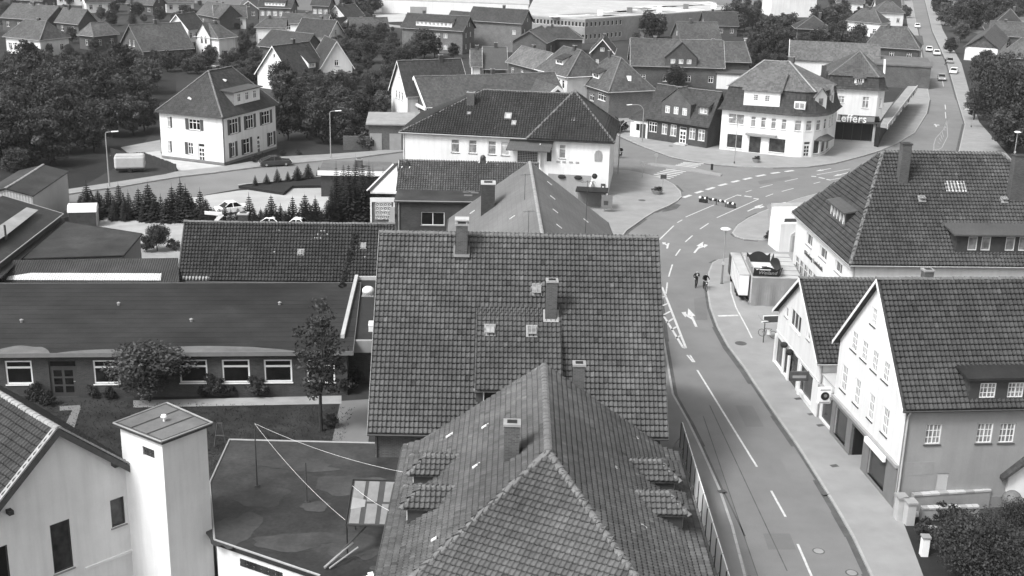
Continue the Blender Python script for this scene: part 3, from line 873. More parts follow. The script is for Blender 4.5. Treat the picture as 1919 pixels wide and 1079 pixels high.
stripe('bay_line', (18.37, 102.63), (20.2, 102.95), .35, z=.139)
hx = [(75.33, 213.07), (70.08, 196.71), (65.72, 186.34), (63.37, 182.87), (65.3, 188.85), (67.42, 194.49), (71.61, 203.19)]
for A, B in zip(hx, hx[1:] + hx[:1]): stripe('hatch_line', A, B, .12, 'worn_paint')
for k in range(9):
    t = (k + .5) / 9
    stripe('hatch_line', lerp(hx[0], hx[3], t), lerp(lerp(hx[0], hx[2], t), lerp(hx[1], hx[3], t), .6 if k > 2 else .3), .1, 'worn_paint')

def arrow(A, B, w=.3, side=None, head=True):
    A, B = Vector(A[:2] + (0,)), Vector(B[:2] + (0,)); d = (B - A); ln = d.length; d.normalize(); n = Vector((-d.y, d.x, 0))
    P = lambda u, v: tuple((A + d * (u * ln) + n * v).xy)
    hl = .42
    pts = [P(0, -w / 2), P(1 - hl, -w / 2), P(1 - hl, -w * 1.6), P(1, 0), P(1 - hl, w * 1.6), P(1 - hl, w / 2), P(0, w / 2)] if head else [P(0, -w / 2), P(.72, -w / 2), P(.72, w / 2), P(0, w / 2)]
    b = MB().prism(pts, ZR + .002, ZR + .008)
    if side:
        sg = 1 if side == 'L' else -1
        q = [P(.38, sg * w * .45), P(.56, sg * w * 2.2), P(.49, sg * w * 2.8), P(.76, sg * w * 3.5), P(.8, sg * w * 1.5), P(.68, sg * w * 1.8), P(.5, sg * w * .45)]
        b.prism(q, ZR + .0025, ZR + .0085)
    b.build('direction_arrow', 'road_paint', road)
arrow((16.34, 124.76), (16.92, 127.78), .2, 'L', False)
arrow((19.05, 123.37), (20.65, 127.92), .21, 'R')
arrow((16.07, 99.9), (16.01, 104.9), .22, 'L')
arrow((27.98, 142.23), (30.56, 146.1), .2, 'R')
arrow((44.32, 168.6), (41.73, 166.49), .2)
arrow((46.35, 166.28), (43.35, 163.37), .2)
arrow((70.98, 205.1), (71.73, 208.29), .2, 'R')


def manhole(c, r, m='concrete', z=ZR + .004, parent=None):
    b = MB().lathe([(r, 0), (r * .98, .008)], (c[0], c[1], z), 20); o = b.build('manhole_cover', 'gutter_stain', parent or road)
    MB().lathe([(r * .78, 0), (r * .76, .006)], (c[0], c[1], z + .008), 20).build('manhole_plate', m, o)
manhole((17.85, 61.8), .36)
manhole((19.15, 59.5), .36)
manhole((19.2, 95.69), .5, 'gutter_stain', .134)
manhole((23.34, 181.55), .35, 'gutter_stain', .134)
manhole((15.67, 146.03), .45, 'gutter_stain', .134)
for c in ((13.42, 68.7), (19.87, 68.77), (21.45, 84.02), (21.8, 81.19), (22.01, 79.24), (21.41, 72.76)):
    MB().obox((c[0], c[1], .135), (.5, .35, .012), R(20)).build('drain_grate', 'gutter_stain', road)
for q, m in (([(16.59, 82.7), (17.86, 82.78), (18.0, 78.99), (16.71, 78.91)], 'asphalt_new'), ([(17.3, 73.8), (18.09, 73.84), (18.28, 68.54), (17.54, 68.5)], 'asphalt_old'), ([(16.9, 107.76), (18.09, 108.5), (17.32, 101.77), (16.27, 101.69)], 'asphalt_new'), ([(15.04, 63.68), (16.62, 63.76), (16.6, 61.92), (15.0, 61.84)], 'asphalt_new'), ([(19.07, 132.93), (23.21, 140.69), (23.62, 139.2), (19.56, 131.14)], 'asphalt_old'), ([(13.49, 71.99), (13.91, 72.01), (13.86, 58.96), (13.33, 58.94)], 'asphalt_new'), ([(32.27, 158.95), (37.34, 162.82), (37.28, 161.16), (32.2, 157.03)], 'asphalt_new')):
    MB().prism([a[:2] for a in q], ZR + .0005, ZR + .002).build('asphalt_patch', m, road)
# trench patches and tar seams in the asphalt
for A, B, w in (((12.92, 78.67), (13.92, 63.31), .10), ((13.94, 80.59), (13.85, 58.91), .06), ((14.69, 82.57), (15.59, 59.55), .07), ((13.0, 75.19), (13.42, 69.35), .14)):
    stripe('tar_seam', A, B, w, 'gutter_stain', ZR + .003)
for q, m in (([(19.06, 145.85), (20.28, 144.61), (19.49, 142.38), (17.51, 140.61)], 'gutter_stain'), ([(22.25, 156.51), (24.83, 156.5), (24.94, 154.34), (22.51, 151.66), (21.58, 153.96)], 'pavement_dark')):
    MB().prism([a[:2] for a in q], ZR + .001, ZR + .003).build('asphalt_patch', m, road)

# ============================================================ near buildings
def plane_of(pts):
    """pts[0] -> pts[1] is the horizontal lower edge seen left to right from outside"""
    O = Vector(pts[0]); U = (Vector(pts[1]) - O).normalized()
    q = Vector(pts[-1]) - O; V = (q - U * q.dot(U)).normalized()
    return (O, U, V, [((Vector(p) - O).dot(U), (Vector(p) - O).dot(V)) for p in pts])

def slab(mb, pts, t=.14):
    mb.poly(pts); lo = [(p[0], p[1], p[2] - t) for p in pts]; mb.poly(list(reversed(lo)))
    for i in range(len(pts)):
        j = (i + 1) % len(pts); mb.poly([lo[i], lo[j], pts[j], pts[i]])

# ---- front house with the skewed hip (bottom middle)
HA = empty('hipped_house', (1.85, 50, 0), 0, 'house with lichened pantile roof, skewed front hip and four small hipped dormers', 'house')
def A_(x, y, z): return (x - 1.85, y - 50, z)
r1_, r0_ = A_(1.85, 61.63, 11), A_(1.85, 50.8, 11)
kx, zk = 6.59, 6.32
e11, e10, e01, e00 = A_(-5.75, 61.63, 6.0), A_(9.4, 61.63, 6.0), A_(-5.72, 45.4, 6.0), A_(9.42, 37.4, 6.0)
k11, k10 = (-kx, 11.63, zk), (kx, 11.63, zk)
k01, k00 = (-kx, -4.6 + .96 * .71, zk), (kx, -12.6 + .96 * 1.77, zk)
m = MB()
for f in ([k00, k10, r1_, r0_], [k11, k01, r0_, r1_], [k01, k00, r0_], [e00, e10, k10, k00], [e11, e01, k01, k11], [e01, e00, k00, k01]): slab(m, f)
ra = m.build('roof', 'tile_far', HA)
w = MB()
wl = [(-7.2, -4.0), (7.2, -11.6), (7.2, 11.2), (-7.2, 11.2)]
w.hexa([(x, y, 0) for x, y in wl], [(x, y, 5.85) for x, y in wl])
w.poly([(7.2, 11.2, 5.85), (-7.2, 11.2, 5.85), (0, 11.2, 10.8)])
w.build('wall', 'white_render', HA)
pl = [plane_of(q) for q in ([k00, k10, r1_, r0_], [k11, k01, r0_, r1_], [k01, k00, r0_], [e00, e10, k10, k00], [e11, e01, k01, k11], [e01, e00, k00, k01])]
tiles(ra, pl, .245, .335, 'a', 300)
c = MB(); caps(c, r0_, r1_, .19, .4); c.build('ridge_cap', 'ridge', ra)
c = MB(); caps(c, k01, r0_, .17, .38); caps(c, e01, k01, .17); c.build('hip_cap', 'ridge', ra)
c = MB(); caps(c, k00, r0_, .17, .38); caps(c, e00, k00, .17); c.build('hip_cap', 'ridge', ra)
c = MB(); caps(c, k11, r1_, .12, .34); caps(c, e11, k11, .12, .34); c.build('verge_cap', 'ridge_light', ra)
c = MB(); caps(c, k10, r1_, .09, .34); caps(c, e10, k10, .09, .34); c.build('verge_cap', 'ridge', ra)
gt = MB(); gt.tube((e10[0] + .08, e10[1], 5.9), (e00[0] + .08, e00[1], 5.9), .075); gt.tube((e11[0] - .08, e11[1], 5.9), (e01[0] - .08, e01[1], 5.9), .075); gt.build('gutter', 'dark_paint', ra)
chimney(HA, .17 - 1.85, 2.35, 9.4, 11.75, .72, .62, 'brick', rim='concrete')
chimney(HA, 3.75 - 1.85, 11.75, 8.9, 11.15, .62, .6, 'brick', rim='concrete')
fl = MB(); fl.box(1.3, 11.5, 9.45, 1.56, 11.75, 9.7); fl.build('chimney_flashing', 'white_paint', HA)
def A_dormer(sx, yc):
    """small hipped dormer with pantiles; sx = +1 right side, -1 left side"""
    D = MB(); zb, ze, zr = 6.1, 7.4, 8.02
    xf, hw, ov = 6.55, .95, .18
    s = (11 - zk) / kx
    xin = lambda z: (11 - z) / s
    y = yc - 50
    f = [(xf, y - hw, zb), (xf, y + hw, zb), (xf, y + hw, ze), (xf, y - hw, ze)]
    D.poly([(sx * a, b, c_) for a, b, c_ in (f if sx > 0 else reversed(f))])
    for sg in (-1, 1):
        tr = [(xf, y + sg * hw, zb), (xin(ze), y + sg * hw, ze), (xf, y + sg * hw, ze)]
        tr = [(sx * a, b, c_) for a, b, c_ in tr]
        D.poly(tr); 
    d = D.build('dormer', 'dark_paint', HA)
    ex = xf + ov + .1
    P = lambda a, b, z: Vector((sx * a, y + b, z))
    A, B = P(ex, -hw - ov, ze), P(ex, hw + ov, ze)
    C_, D_ = P(xin(ze) - .1, hw + ov, ze), P(xin(ze) - .1, -hw - ov, ze)
    Fp, Gp = P(ex - .95, 0, zr), P(xin(zr) - .05, 0, zr)
    rr = MB()
    q1, q2, q3 = [A, B, Fp], [D_, A, Fp, Gp], [B, C_, Gp, Fp]
    if sx < 0: q1, q2, q3 = [B, A, Fp], [A, D_, Gp, Fp], [C_, B, Fp, Gp]
    for q in (q1, q2, q3): slab(rr, q, .08)
    rr.build('dormer_roof', 'tile_far', d)
    pl = [plane_of(q1)]
    pl += [plane_of(q) for q in (q2, q3)]
    tiles(d, pl, .245, .335, 'a', 60)
    c = MB(); caps(c, Fp, Gp, .13, .36); caps(c, A, Fp, .13, .36); caps(c, B, Fp, .13, .36); c.build('ridge_cap', 'ridge', d)
    fl = MB(); a_, b_ = P(xin(6.35) + .05, -hw - .02, 6.38), P(xin(ze), -hw - .02, ze + .02)
    fl.tube(a_, b_, .035, n=5); fl.build('flashing', 'ridge_light', d)
    window(d, P(xf, 0, 6.45), math.pi / 2 * sx, 1.2, .85, 'two', pane='glass_dark', recess=-.02, flat=True)
for sx in (1, -1):
    for yc in (56.38, 52.88): A_dormer(sx, yc)
# loose light replacement tiles
for x, y, z, n in ((-3.19, 59.47, 7.56, 3), (-1.26, 57.84, 8.88, 2), (-1.57, 53.66, 8.66, 2), (-3.2, 48.49, 7.55, 1), (6.9, 60.27, 7.41, 2), (5.33, 54.17, 8.53, 2), (6.29, 49.56, 7.85, 1)):
    sl = math.atan2(11 - zk, kx) * (1 if x > 1.85 else -1)
    for k in range(n):
        q = MB().obox((x - 1.85 + k * .11 * (1 if sl < 0 else -1), y - 50 + k * .22, z + .11 - .02 * k), (.3, .2, .05), 0, 0, sl)
        q.build('glass_tile', 'tile_white', ra)

# ---- big pantiled house in the middle
pB = (0.377, 74.702, 0.024, 16.925, 17.149, 4.925, 14.705, 0.0, 0.0)
HB, rb = house('big_house', 'big house whose broad pantiled slope fills the middle of the view', 'house', pB, 'brick', 'tile_far', tile=(.268, .372, 'b'), chim=(), verge='ridge_light', gut='dark_paint', single=300)
XB, YB = pB[3] / 2 + .4, pB[4] / 2 + .4
sB = (pB[6] - pB[5]) / YB
zB = lambda y: pB[5] + sB * (y + YB)
# shed dormer: its own, flatter slope of pantiles
(dxa, dya), (dxb, dyb), (dxt, dyt) = (-2.64, 1.95), (2.60, 2.01), (-0.08, 5.67)
xa, xb = dxa, dxb
yf = -YB + dya - .7; zf = zB(yf) + 1.05
yt = -YB + dyt; ztp = zB(yt) + .02
D = MB()
slab(D, [(xa, yf - .25, zf - .02), (xb, yf - .25, zf - .02), (xb, yt, ztp), (xa, yt, ztp)], .12)
fm = MB(); wall(fm, ((xa + xb) / 2, yf, zB(yf) - .1), (1, 0, 0), [(xa - (xa + xb) / 2 + .1, 0), (-(xa - (xa + xb) / 2) - .1, 0), (-(xa - (xa + xb) / 2) - .1, zf - zB(yf)), (xa - (xa + xb) / 2 + .1, zf - zB(yf))], [(-2.1, .2, -1.2, .98), (1.2, .2, 2.1, .98)], .1)
dm = fm.build('dormer', 'dark_paint', HB)
D.build('dormer_roof', 'tile_far', dm)
ck = MB()
for xx in (xa + .1, xb - .1): ck.poly([(xx, yf, zB(yf) - .1), (xx, yt, ztp), (xx, yf, zf)])
ck.build('dormer_cheek', 'dark_paint', dm)
for u in (-1.65, 1.65): window(dm, ((xa + xb) / 2 + u, yf, zB(yf) + .1), 0, .9, .78, 'plain', recess=.07, flat=True)
tiles(dm, [plane_of([(xa, yf - .25, zf), (xb, yf - .25, zf), (xb, yt + .1, ztp), (xa, yt + .1, ztp)])], .268, .372, 'b', 150)
lf = MB(); lf.box(xa - .04, yf - .25, zf - .1, xa + .03, yf - .1, zf + .05); lf.build('dormer_flashing', 'ridge_light', dm)
def skylight(parent, p, sl, rz=0, w=.55, h=.7, base='steel', open_=.25):
    """small cast iron roof hatch, lid slightly open"""
    M = Matrix.Translation(p) @ Matrix.Rotation(rz, 4, 'Z') @ Matrix.Rotation(sl, 4, 'X')
    a = MB().box(-w / 2 - .07, -h / 2 - .07, -.02, w / 2 + .07, h / 2 + .07, .09); a.v = [tuple(M @ Vector(v)) for v in a.v]
    o = a.build('roof_hatch', 'concrete', parent)
    L_ = M @ Matrix.Translation((0, h / 2, .1)) @ Matrix.Rotation(-open_, 4, 'X')
    b = MB()
    for x in (-w / 2, -.02, w / 2 - .04): b.box(x, -h, 0, x + .04, 0, .05)
    b.box(-w / 2, -h, .005, w / 2, -h + .05, .045); b.box(-w / 2, -.05, .005, w / 2, 0, .045)
    b.v = [tuple(L_ @ Vector(v)) for v in b.v]; b.build('hatch_lid', 'concrete', o)
    g = MB(); g.poly([tuple(L_ @ Vector(v)) for v in ((-w / 2 + .02, -h + .02, .02), (w / 2 - .02, -h + .02, .02), (w / 2 - .02, -.02, .02), (-w / 2 + .02, -.02, .02))])
    g.build('hatch_pane', 'glass_curtain', o)
    return o
sla = math.atan(sB)
q = (1.07, -2.63, 11.84); skylight(HB, (q[0], q[1], q[2] + .06), sla)
sd_ = math.atan2(ztp - zf, yt - yf)
zD = lambda y: zf + (ztp - zf) * (y - yf) / (yt - yf)
for pxq in ((-1.77, -4.34, 9.97), (0.77, -4.36, 9.96)):
    yy = pxq[1] - .45; skylight(HB, (pxq[0], yy, zD(yy) + .1), sd_)
q = (-3.62, -1.02, 13.59); chimney(HB, q[0], q[1], q[2] - .6, q[2] + 2.1, .72, .62, 'brick', rim='ridge_light', cap='light_concrete')
fl = MB(); fl.obox((q[0], q[1] - .36, q[2] + .06), (1.0, .2, .06), 0, sla); fl.obox((q[0] - .46, q[1] - .02, q[2] + .3), (.12, .7, .06), 0, sla); fl.obox((q[0] + .46, q[1] - .02, q[2] + .3), (.12, .7, .06), 0, sla); fl.build('chimney_flashing', 'ridge', HB)
q = (1.96, -3.57, 10.81); qz = zD(q[1] - .3); chimney(HB, q[0], q[1] - .3, qz - .4, qz + 2.35, .66, .6, 'brick', rim='ridge_light')
fl = MB(); fl.obox((q[0], q[1] - .68, qz - .18), (.95, .2, .06), 0, sd_); fl.obox((q[0] - .42, q[1] - .35, qz + .1), (.12, .7, .06), 0, sd_); fl.obox((q[0] + .42, q[1] - .35, qz + .1), (.12, .7, .06), 0, sd_); fl.build('chimney_flashing', 'concrete', HB)

# ---- slate roofed house behind it
pC = (1.83, 101.5, 1.6, 28.0, 14.75, 5.03, 10.84, 0.0, 0.0)
HC, rc_ = house('slate_house', 'house with pale slate gable roof and dark square chimney behind the big house', 'house', pC, 'dark_brick', 'slate', verge='ridge_light', gut='dark_paint', ridge='ridge_light')
q = (7.09, 4.03, 7.83); chimney(HC, q[0], q[1], q[2] - .8, q[2] + 2.6, 1.25, 1.25, 'dark_brick', rim='light_concrete')
for k, (a, b) in enumerate((((10.21, 5.46, 6.76), .5), ((-1.56, 2.01, 9.34), .3), ((10.94, -1.78, 9.51), .4), ((5.12, -1.77, 9.52), .4), ((0.12, -1.73, 9.54), .4), ((-4.98, -1.76, 9.53), .4), ((6.29, -4.94, 7.15), .5))):
    ang = math.atan2(pC[6] - pC[5], pC[4] / 2 + .4) * (-1 if a[1] > 0 else 1)
    MB().obox((a[0], a[1], a[2] + .05), (.16, .55, .05), 0, ang).build('glass_tile', 'tile_white', rc_)
# aerials on the slate roof and the ridge of the big house
def aerial(label, base, h, parent=None, n=5):
    T = empty('roof_aerial', base, R(20), label, 'aerial', 'roof aerials')
    MB().tube((0, 0, 0), (0, 0, h), .022, .016, 6).build('mast', 'dark_paint', T)
    b = MB(); b.tube((-.45, 0, h - .1), (.45, 0, h - .1), .012, n=4)
    for i in range(n): x = -.42 + .84 * i / (n - 1); b.tube((x, -.28, h - .1), (x, .28, h - .1), .008, n=4)
    b.build('antenna', 'dark_paint', T); return T
def w_of(p, q): return (p[0] + math.cos(p[2]) * q[0] - math.sin(p[2]) * q[1], p[1] + math.sin(p[2]) * q[0] + math.cos(p[2]) * q[1], q[2])
aerial('thin mast aerial on the pale slate slope near its ridge', w_of(pC, (1.59, 0.89, 10.17)), 2.3)
aerial('short mast aerial on the lower part of the pale slate slope', w_of(pC, (-9.55, 0.95, 10.13)), 1.9)
aerial('tall mast aerial standing at the ridge of the big pantiled roof', ((4.6, 75.37, 14.6)), 3.6)

# ---- brick annexe with flat roof, white screen porch and tiled roof behind
pD = (-5.072, 131.919, 0.012, 14.575, 7.925, 4.99, 7.335, 0.0, 0.0)
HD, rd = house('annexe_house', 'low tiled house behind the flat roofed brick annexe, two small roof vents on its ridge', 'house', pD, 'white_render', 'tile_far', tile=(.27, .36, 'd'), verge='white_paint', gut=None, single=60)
for pq in ((-6.85, -0.94, 6.83), (1.52, 0.04, 7.36)):
    q = MB().obox((pq[0], pq[1], pq[2] + .2), (.62, .5, .5)); q.sphere((pq[0], pq[1], pq[2] + .45), .32, 8, 5); q.build('roof_vent', 'dark_paint', HD)
    f = MB(); f.obox((pq[0] - .42, pq[1] - .3, pq[2] + .02), (.1, .6, .08)); f.obox((pq[0] + .42, pq[1] - .3, pq[2] + .02), (.1, .6, .08)); f.build('vent_flashing', 'lamp_white', HD)
zA = 4.9
an = empty('brick_annexe', (-8.38, 130.19, 0.0), 0, 'flat roofed dark brick annexe with one wide white framed window', 'building')
o3 = Vector(an.location)
fa, fb = Vector((-12.1, 122.56, 4.9)) - o3, Vector((-1.03, 123.07, 4.9)) - o3
ba, bb_ = Vector((-12.25, 128.89, 4.9)) - o3, Vector((-2.0, 130.06, 4.9)) - o3
mm = MB(); ln = (fb - fa).length; U = (fb - fa).normalized()
u0 = (Vector((-9.67, 124.02, 3.75)) - o3 - fa).dot(U); u1 = (Vector((-7.26, 124.28, 3.75)) - o3 - fa).dot(U)
wall(mm, (fa.x, fa.y, 0), U, [(0, 0), (ln, 0), (ln, zA), (0, zA)], [(u0, 2.45, u1, 3.85)])
sdn = Vector((-U.y, U.x, 0)); wall(mm, tuple(Vector((ba.x, ba.y, 0))), tuple((Vector((fa.x, fa.y, 0)) - Vector((ba.x, ba.y, 0))).normalized()), [(0, 0), ((fa - ba).length, 0), ((fa - ba).length, zA), (0, zA)])
mm.build('wall', 'dark_brick', an)
window(an, tuple(Vector((fa.x, fa.y, 2.45)) + U * ((u0 + u1) / 2)), math.atan2(U.y, U.x), u1 - u0, 1.4, 'two')
rr = MB(); ov = [fa - U * .3 - sdn * .3, fb + U * .3 - sdn * .3, bb_ + sdn * .2, ba - U * .3]
rr.hexa([(p.x, p.y, zA + .003) for p in ov], [(p.x, p.y, zA + .2) for p in ov]); rr.build('flat_roof', 'bitumen_wet', an)
ed = MB(); ed.hexa([(p.x, p.y, zA + .14) for p in (ov[0] - sdn * .04, ov[1] - sdn * .04, ov[1] - sdn * .005, ov[0] - sdn * .005)], [(p.x, p.y, zA + .24) for p in (ov[0] - sdn * .04, ov[1] - sdn * .04, ov[1] - sdn * .005, ov[0] - sdn * .005)]); ed.build('roof_edge', 'grey_paint', an)
for k in range(5):
    p = lerp(tuple(ba + (fb - fa) * .55 - sdn * 1.0), tuple(fa + (fb - fa) * .8 + sdn * .8), rnd.random())
    MB().obox((p[0] + rnd.uniform(-1, 1), p[1] + rnd.uniform(-.5, .5), zA + .23), (rnd.uniform(.5, 1.2), rnd.uniform(.3, .6), .05), R(rnd.uniform(-6, 6))).build('roofing_sheet', 'bitumen_sand', an)
dp = MB(); dp.tube(tuple(Vector((fa.x, fa.y, .1)) - sdn * .08 + U * .2), tuple(Vector((fa.x, fa.y, zA)) - sdn * .08 + U * .2), .06); dp.build('downpipe', 'steel', an)
# porch with breeze block screen
po = empty('screen_porch', (-14.45, 130.73, 0.0), 0, 'white porch gable with a screen of patterned blocks left of the brick annexe', 'porch')
oo = Vector(po.location)
a0, a1 = Vector((-15.34, 126.38, 1.6)) - oo, Vector((-12.74, 126.64, 1.6)) - oo
pa, pb = Vector((a0.x, a0.y, 0)), Vector((a1.x, a1.y, 0)); Un = (pb - pa).normalized(); wd = (pb - pa).length
zt_ = 4.35
fr = MB(); nn = Vector((Un.y, -Un.x, 0))
def bar(mb, u0, u1, z0, z1, d0=.0, d1=.14):
    q = [pa + Un * u0 + nn * d1, pa + Un * u1 + nn * d1, pa + Un * u1 + nn * d0, pa + Un * u0 + nn * d0]
    mb.hexa([(p.x, p.y, z0) for p in q], [(p.x, p.y, z1) for p in q])
bar(fr, 0, .18, 0, zt_); bar(fr, wd - .16, wd, 0, zt_); bar(fr, .18, wd - .16, zt_ - .45, zt_)
fr.build('frame', 'white_paint', po)
bk = MB(); bar(bk, .18, wd - .16, 0, zt_ - .45, -.06, -.01); bk.build('back_panel', 'mid_paint', po)
for i in range(4):
    for j in range(4):
        s_ = (wd - .9) / 4; u_, z_ = .55 + s_ * i, 2.0 + (zt_ - 2.5) / 4 * j; h_ = (zt_ - 2.5) / 4
        b = MB(); e = .05
        bar(b, u_ + .01, u_ + s_ - .01, z_ + .01, z_ + e); bar(b, u_ + .01, u_ + s_ - .01, z_ + h_ - e, z_ + h_ - .01)
        bar(b, u_ + .01, u_ + e, z_ + e, z_ + h_ - e); bar(b, u_ + s_ - e, u_ + s_ - .01, z_ + e, z_ + h_ - e)
        cc = pa + Un * (u_ + s_ / 2) + nn * .06 + Vector((0, 0, z_ + h_ / 2))
        for an_ in (.785, -.785): b.obox(tuple(cc), (s_ * .8, .06, .05), math.atan2(Un.y, Un.x), 0, an_)
        b.build('screen_block', 'white_paint', po)
sw = MB(); q0 = pa + Un * (wd - .9); sw.hexa([tuple(q0 + nn * .2), tuple(pb + nn * .2), tuple(pb + nn * .3), tuple(q0 + nn * .3)], [tuple(q0 + Un * .45 + nn * .2 + Vector((0, 0, 3.4))), tuple(pb + nn * .2 + Vector((0, 0, 3.4))), tuple(pb + nn * .3 + Vector((0, 0, 3.4))), tuple(q0 + Un * .45 + nn * .3 + Vector((0, 0, 3.4)))]); sw.build('stair_side', 'light_concrete', po)
gw = MB(); bp = [Vector((-15.6, 128.88, 4.4)) - oo, Vector((-12.72, 128.95, 4.4)) - oo, Vector((-12.85, 130.35, 7.1)) - oo]
gl = [bp[0], bp[1], Vector((bp[1].x, bp[1].y, 0)), Vector((bp[0].x, bp[0].y, 0))]
back = -nn * 5.2
rf = MB(); slab(rf, [tuple(bp[0]), tuple(bp[1]), tuple(bp[2])], .2); rf.build('porch_roof', 'white_render', po)
dd = Vector((-.12, -.05, .05))
MB().tube(tuple(bp[0] + Vector((-.1, 0, .1))), tuple(bp[2] + Vector((-.1, 0, .1))), .16, n=5).build('verge_board', 'dark_paint', po); MB().tube(tuple(bp[0] + Vector((-.38, 0, .1))), tuple(bp[2] + Vector((-.38, 0, .1))), .09, n=5).build('verge_trim', 'white_paint', po)

def patch(mb, cx, cy, rx, ry, z, seed, n=34):
    r_ = random.Random(seed); ph = [r_.uniform(0, 6.28) for _ in range(4)]
    mb.prism([(cx + rx * math.cos(t) * q, cy + ry * math.sin(t) * q) for t, q in ((2 * math.pi * i / n, 1 + .2 * math.sin(2 * 6.283 * i / n + ph[0]) + .13 * math.sin(3 * 6.283 * i / n + ph[1]) + .08 * math.sin(7 * 6.283 * i / n + ph[2])) for i in range(n))], z, z + .006)
# ---- flat roofed brick building on the left
pG = (-29.492, 89.038, 0.091, 34.0, 15.6, 3.56, 3.57, 0.0, 0.0)
def flat_building(name, label, cat, p, wallm, roofm, ov=.5, t=.3, edge='dark_paint', wins=None, doors=None, wst=None):
    cx, cy, a, L, W, he = p[:6]
    T = empty(name, (cx, cy, 0), a, label, cat)
    mb = MB(); wins = wins or {}; doors = doors or {}
    for sd, (O, U, rz, ln_) in {'S': ((0, -W / 2, 0), (1, 0, 0), 0, L), 'N': ((0, W / 2, 0), (-1, 0, 0), math.pi, L), 'E': ((L / 2, 0, 0), (0, 1, 0), math.pi / 2, W), 'W': ((-L / 2, 0, 0), (0, -1, 0), -math.pi / 2, W)}.items():
        hl = [(q[0] - q[2] / 2, q[1], q[0] + q[2] / 2, q[1] + q[3]) for q in wins.get(sd, ())] + [(q[0] - q[1] / 2, .06, q[0] + q[1] / 2, .06 + q[2]) for q in doors.get(sd, ())]
        wall(mb, O, U, [(-ln_ / 2, 0), (ln_ / 2, 0), (ln_ / 2, he - t), (-ln_ / 2, he - t)], hl)
        for q in wins.get(sd, ()):
            kw = dict(wst or {}); kw.update(q[4] if len(q) > 4 else {})
            window(T, Vector(O) + Vector(U) * q[0] + Vector((0, 0, q[1])), rz, q[2], q[3], **kw)
        for q in doors.get(sd, ()): door(T, Vector(O) + Vector(U) * q[0] + Vector((0, 0, .06)), rz, q[1], q[2], *(q[3:]))
    mb.build('wall', wallm, T)
    r = MB().box(-L / 2 - ov, -W / 2 - ov, he - t + .003, L / 2 + ov, W / 2 + ov, he); ro = r.build('flat_roof', roofm, T)
    e = MB(); x, y = L / 2 + ov, W / 2 + ov
    for b in ((-x - .04, -y - .04, x + .04, -y - .004), (-x - .04, y + .004, x + .04, y + .04), (-x - .04, -y - .003, -x - .004, y + .003), (x + .004, -y - .003, x + .04, y + .003)): e.box(b[0], b[1], he - t - .02, b[2], b[3], he + .05)
    e.build('roof_edge', edge, ro)
    return T, ro
HG, rg = flat_building('flat_brick_building', 'long dark brick building with flat felt roof and white barred windows on the lawn', 'building', pG, 'dark_brick', 'bitumen', .45, .25, 'mid_paint',
    wins={'S': [(-6.21, 1.06, 1.86, 1.81, dict(style='bar')), (-0.12, 1.04, 1.84, 1.82, dict(style='bar')), (6.00, 1.07, 1.98, 1.79, dict(style='bar')), (9.01, 1.04, 1.97, 1.80, dict(style='bar')), (12.02, 1.06, 2.01, 1.76, dict(style='bar')), (15.09, 1.03, 2.04, 1.77, dict(style='bar'))]},
    doors={'S': [(-3.16, 1.92, 2.79, 'dark_paint', 'glass_dark')]}, wst=dict(frame='white_paint', sill='white_paint'))
yg = -pG[4] / 2 - .35
def blob(mb, x0, x1, depth, z, n=26, y0=0.):
    """thin washed-out patch of gravel along the roof edge"""
    top = []
    for i in range(n + 1):
        t = i / n; x = x0 + (x1 - x0) * t
        d = depth * min(1, 3.5 * t ** .8, 3.5 * (1 - t) ** .8) * (.72 + .28 * math.sin(7 * t + x0) * math.sin(3.1 * t + 1))
        top.append((x, y0 + max(.05, d)))
    mb.prism([(x0, y0), (x1, y0)] + list(reversed(top)), z, z + .012)
b = MB(); blob(b, ((-8.44, 3.73))[0], ((-3.82, 3.7))[0], 1.9, 3.562, y0=yg - .1); b.build('gravel_patch', 'bitumen_sand', rg)
b = MB(); blob(b, ((-3.45, 3.7))[0], ((13.56, 3.58))[0], 1.75, 3.563, 60, y0=yg - .1); b.build('gravel_patch', 'bitumen_sand', rg)
for k in range(14):
    yy = -pG[4] / 2 + .6 + 1.08 * k; MB().box(-pG[3] / 2 - .4 + rnd.uniform(0, .3), yy, 3.561, pG[3] / 2 + .4, yy + .07, 3.572).build('felt_seam', 'bitumen', rg)
for k in range(5): MB().lathe([(.1, 3.56), (.1, 3.75), (.16, 3.76), (.03, 3.84)], (-14 + 6.3 * k, 2.5 - (k % 2) * 4, 0), 8).build('roof_vent', 'concrete', rg)
# flower boxes wall, link roof and roof clutter between flat building and big house
lk = empty('link_roof', (-12.58, 94.1, 0.0), 0, 'small flat link roof between flat brick building and big house, planted wall on its left', 'building')
ol = Vector(lk.location); zl = 3.3
pts = [Vector((-12.34, 85.16, 3.3)) - ol, Vector((-9.74, 85.35, 3.3)) - ol, Vector((-11.41, 100.41, 3.3)) - ol, Vector((-13.24, 100.25, 3.3)) - ol]
b = MB(); b.prism([(p.x, p.y) for p in pts], 0, zl); b.build('wall', 'dark_brick', lk)
b = MB(); b.prism([(p.x, p.y) for p in pts], zl + .003, zl + .08); b.build('flat_roof', 'bitumen', lk)
b = MB(); fA, fB = pts[0], pts[1]; b.hexa([(fA.x, fA.y - .35, zl - .75), (fB.x, fB.y - .35, zl - .75), (fB.x, fB.y - .01, zl - .75), (fA.x, fA.y - .01, zl - .75)], [(fA.x, fA.y - .35, zl + .18), (fB.x, fB.y - .35, zl + .18), (fB.x, fB.y - .01, zl + .18), (fA.x, fA.y - .01, zl + .18)]); b.build('front_parapet', 'grey_render', lk)
b = MB()
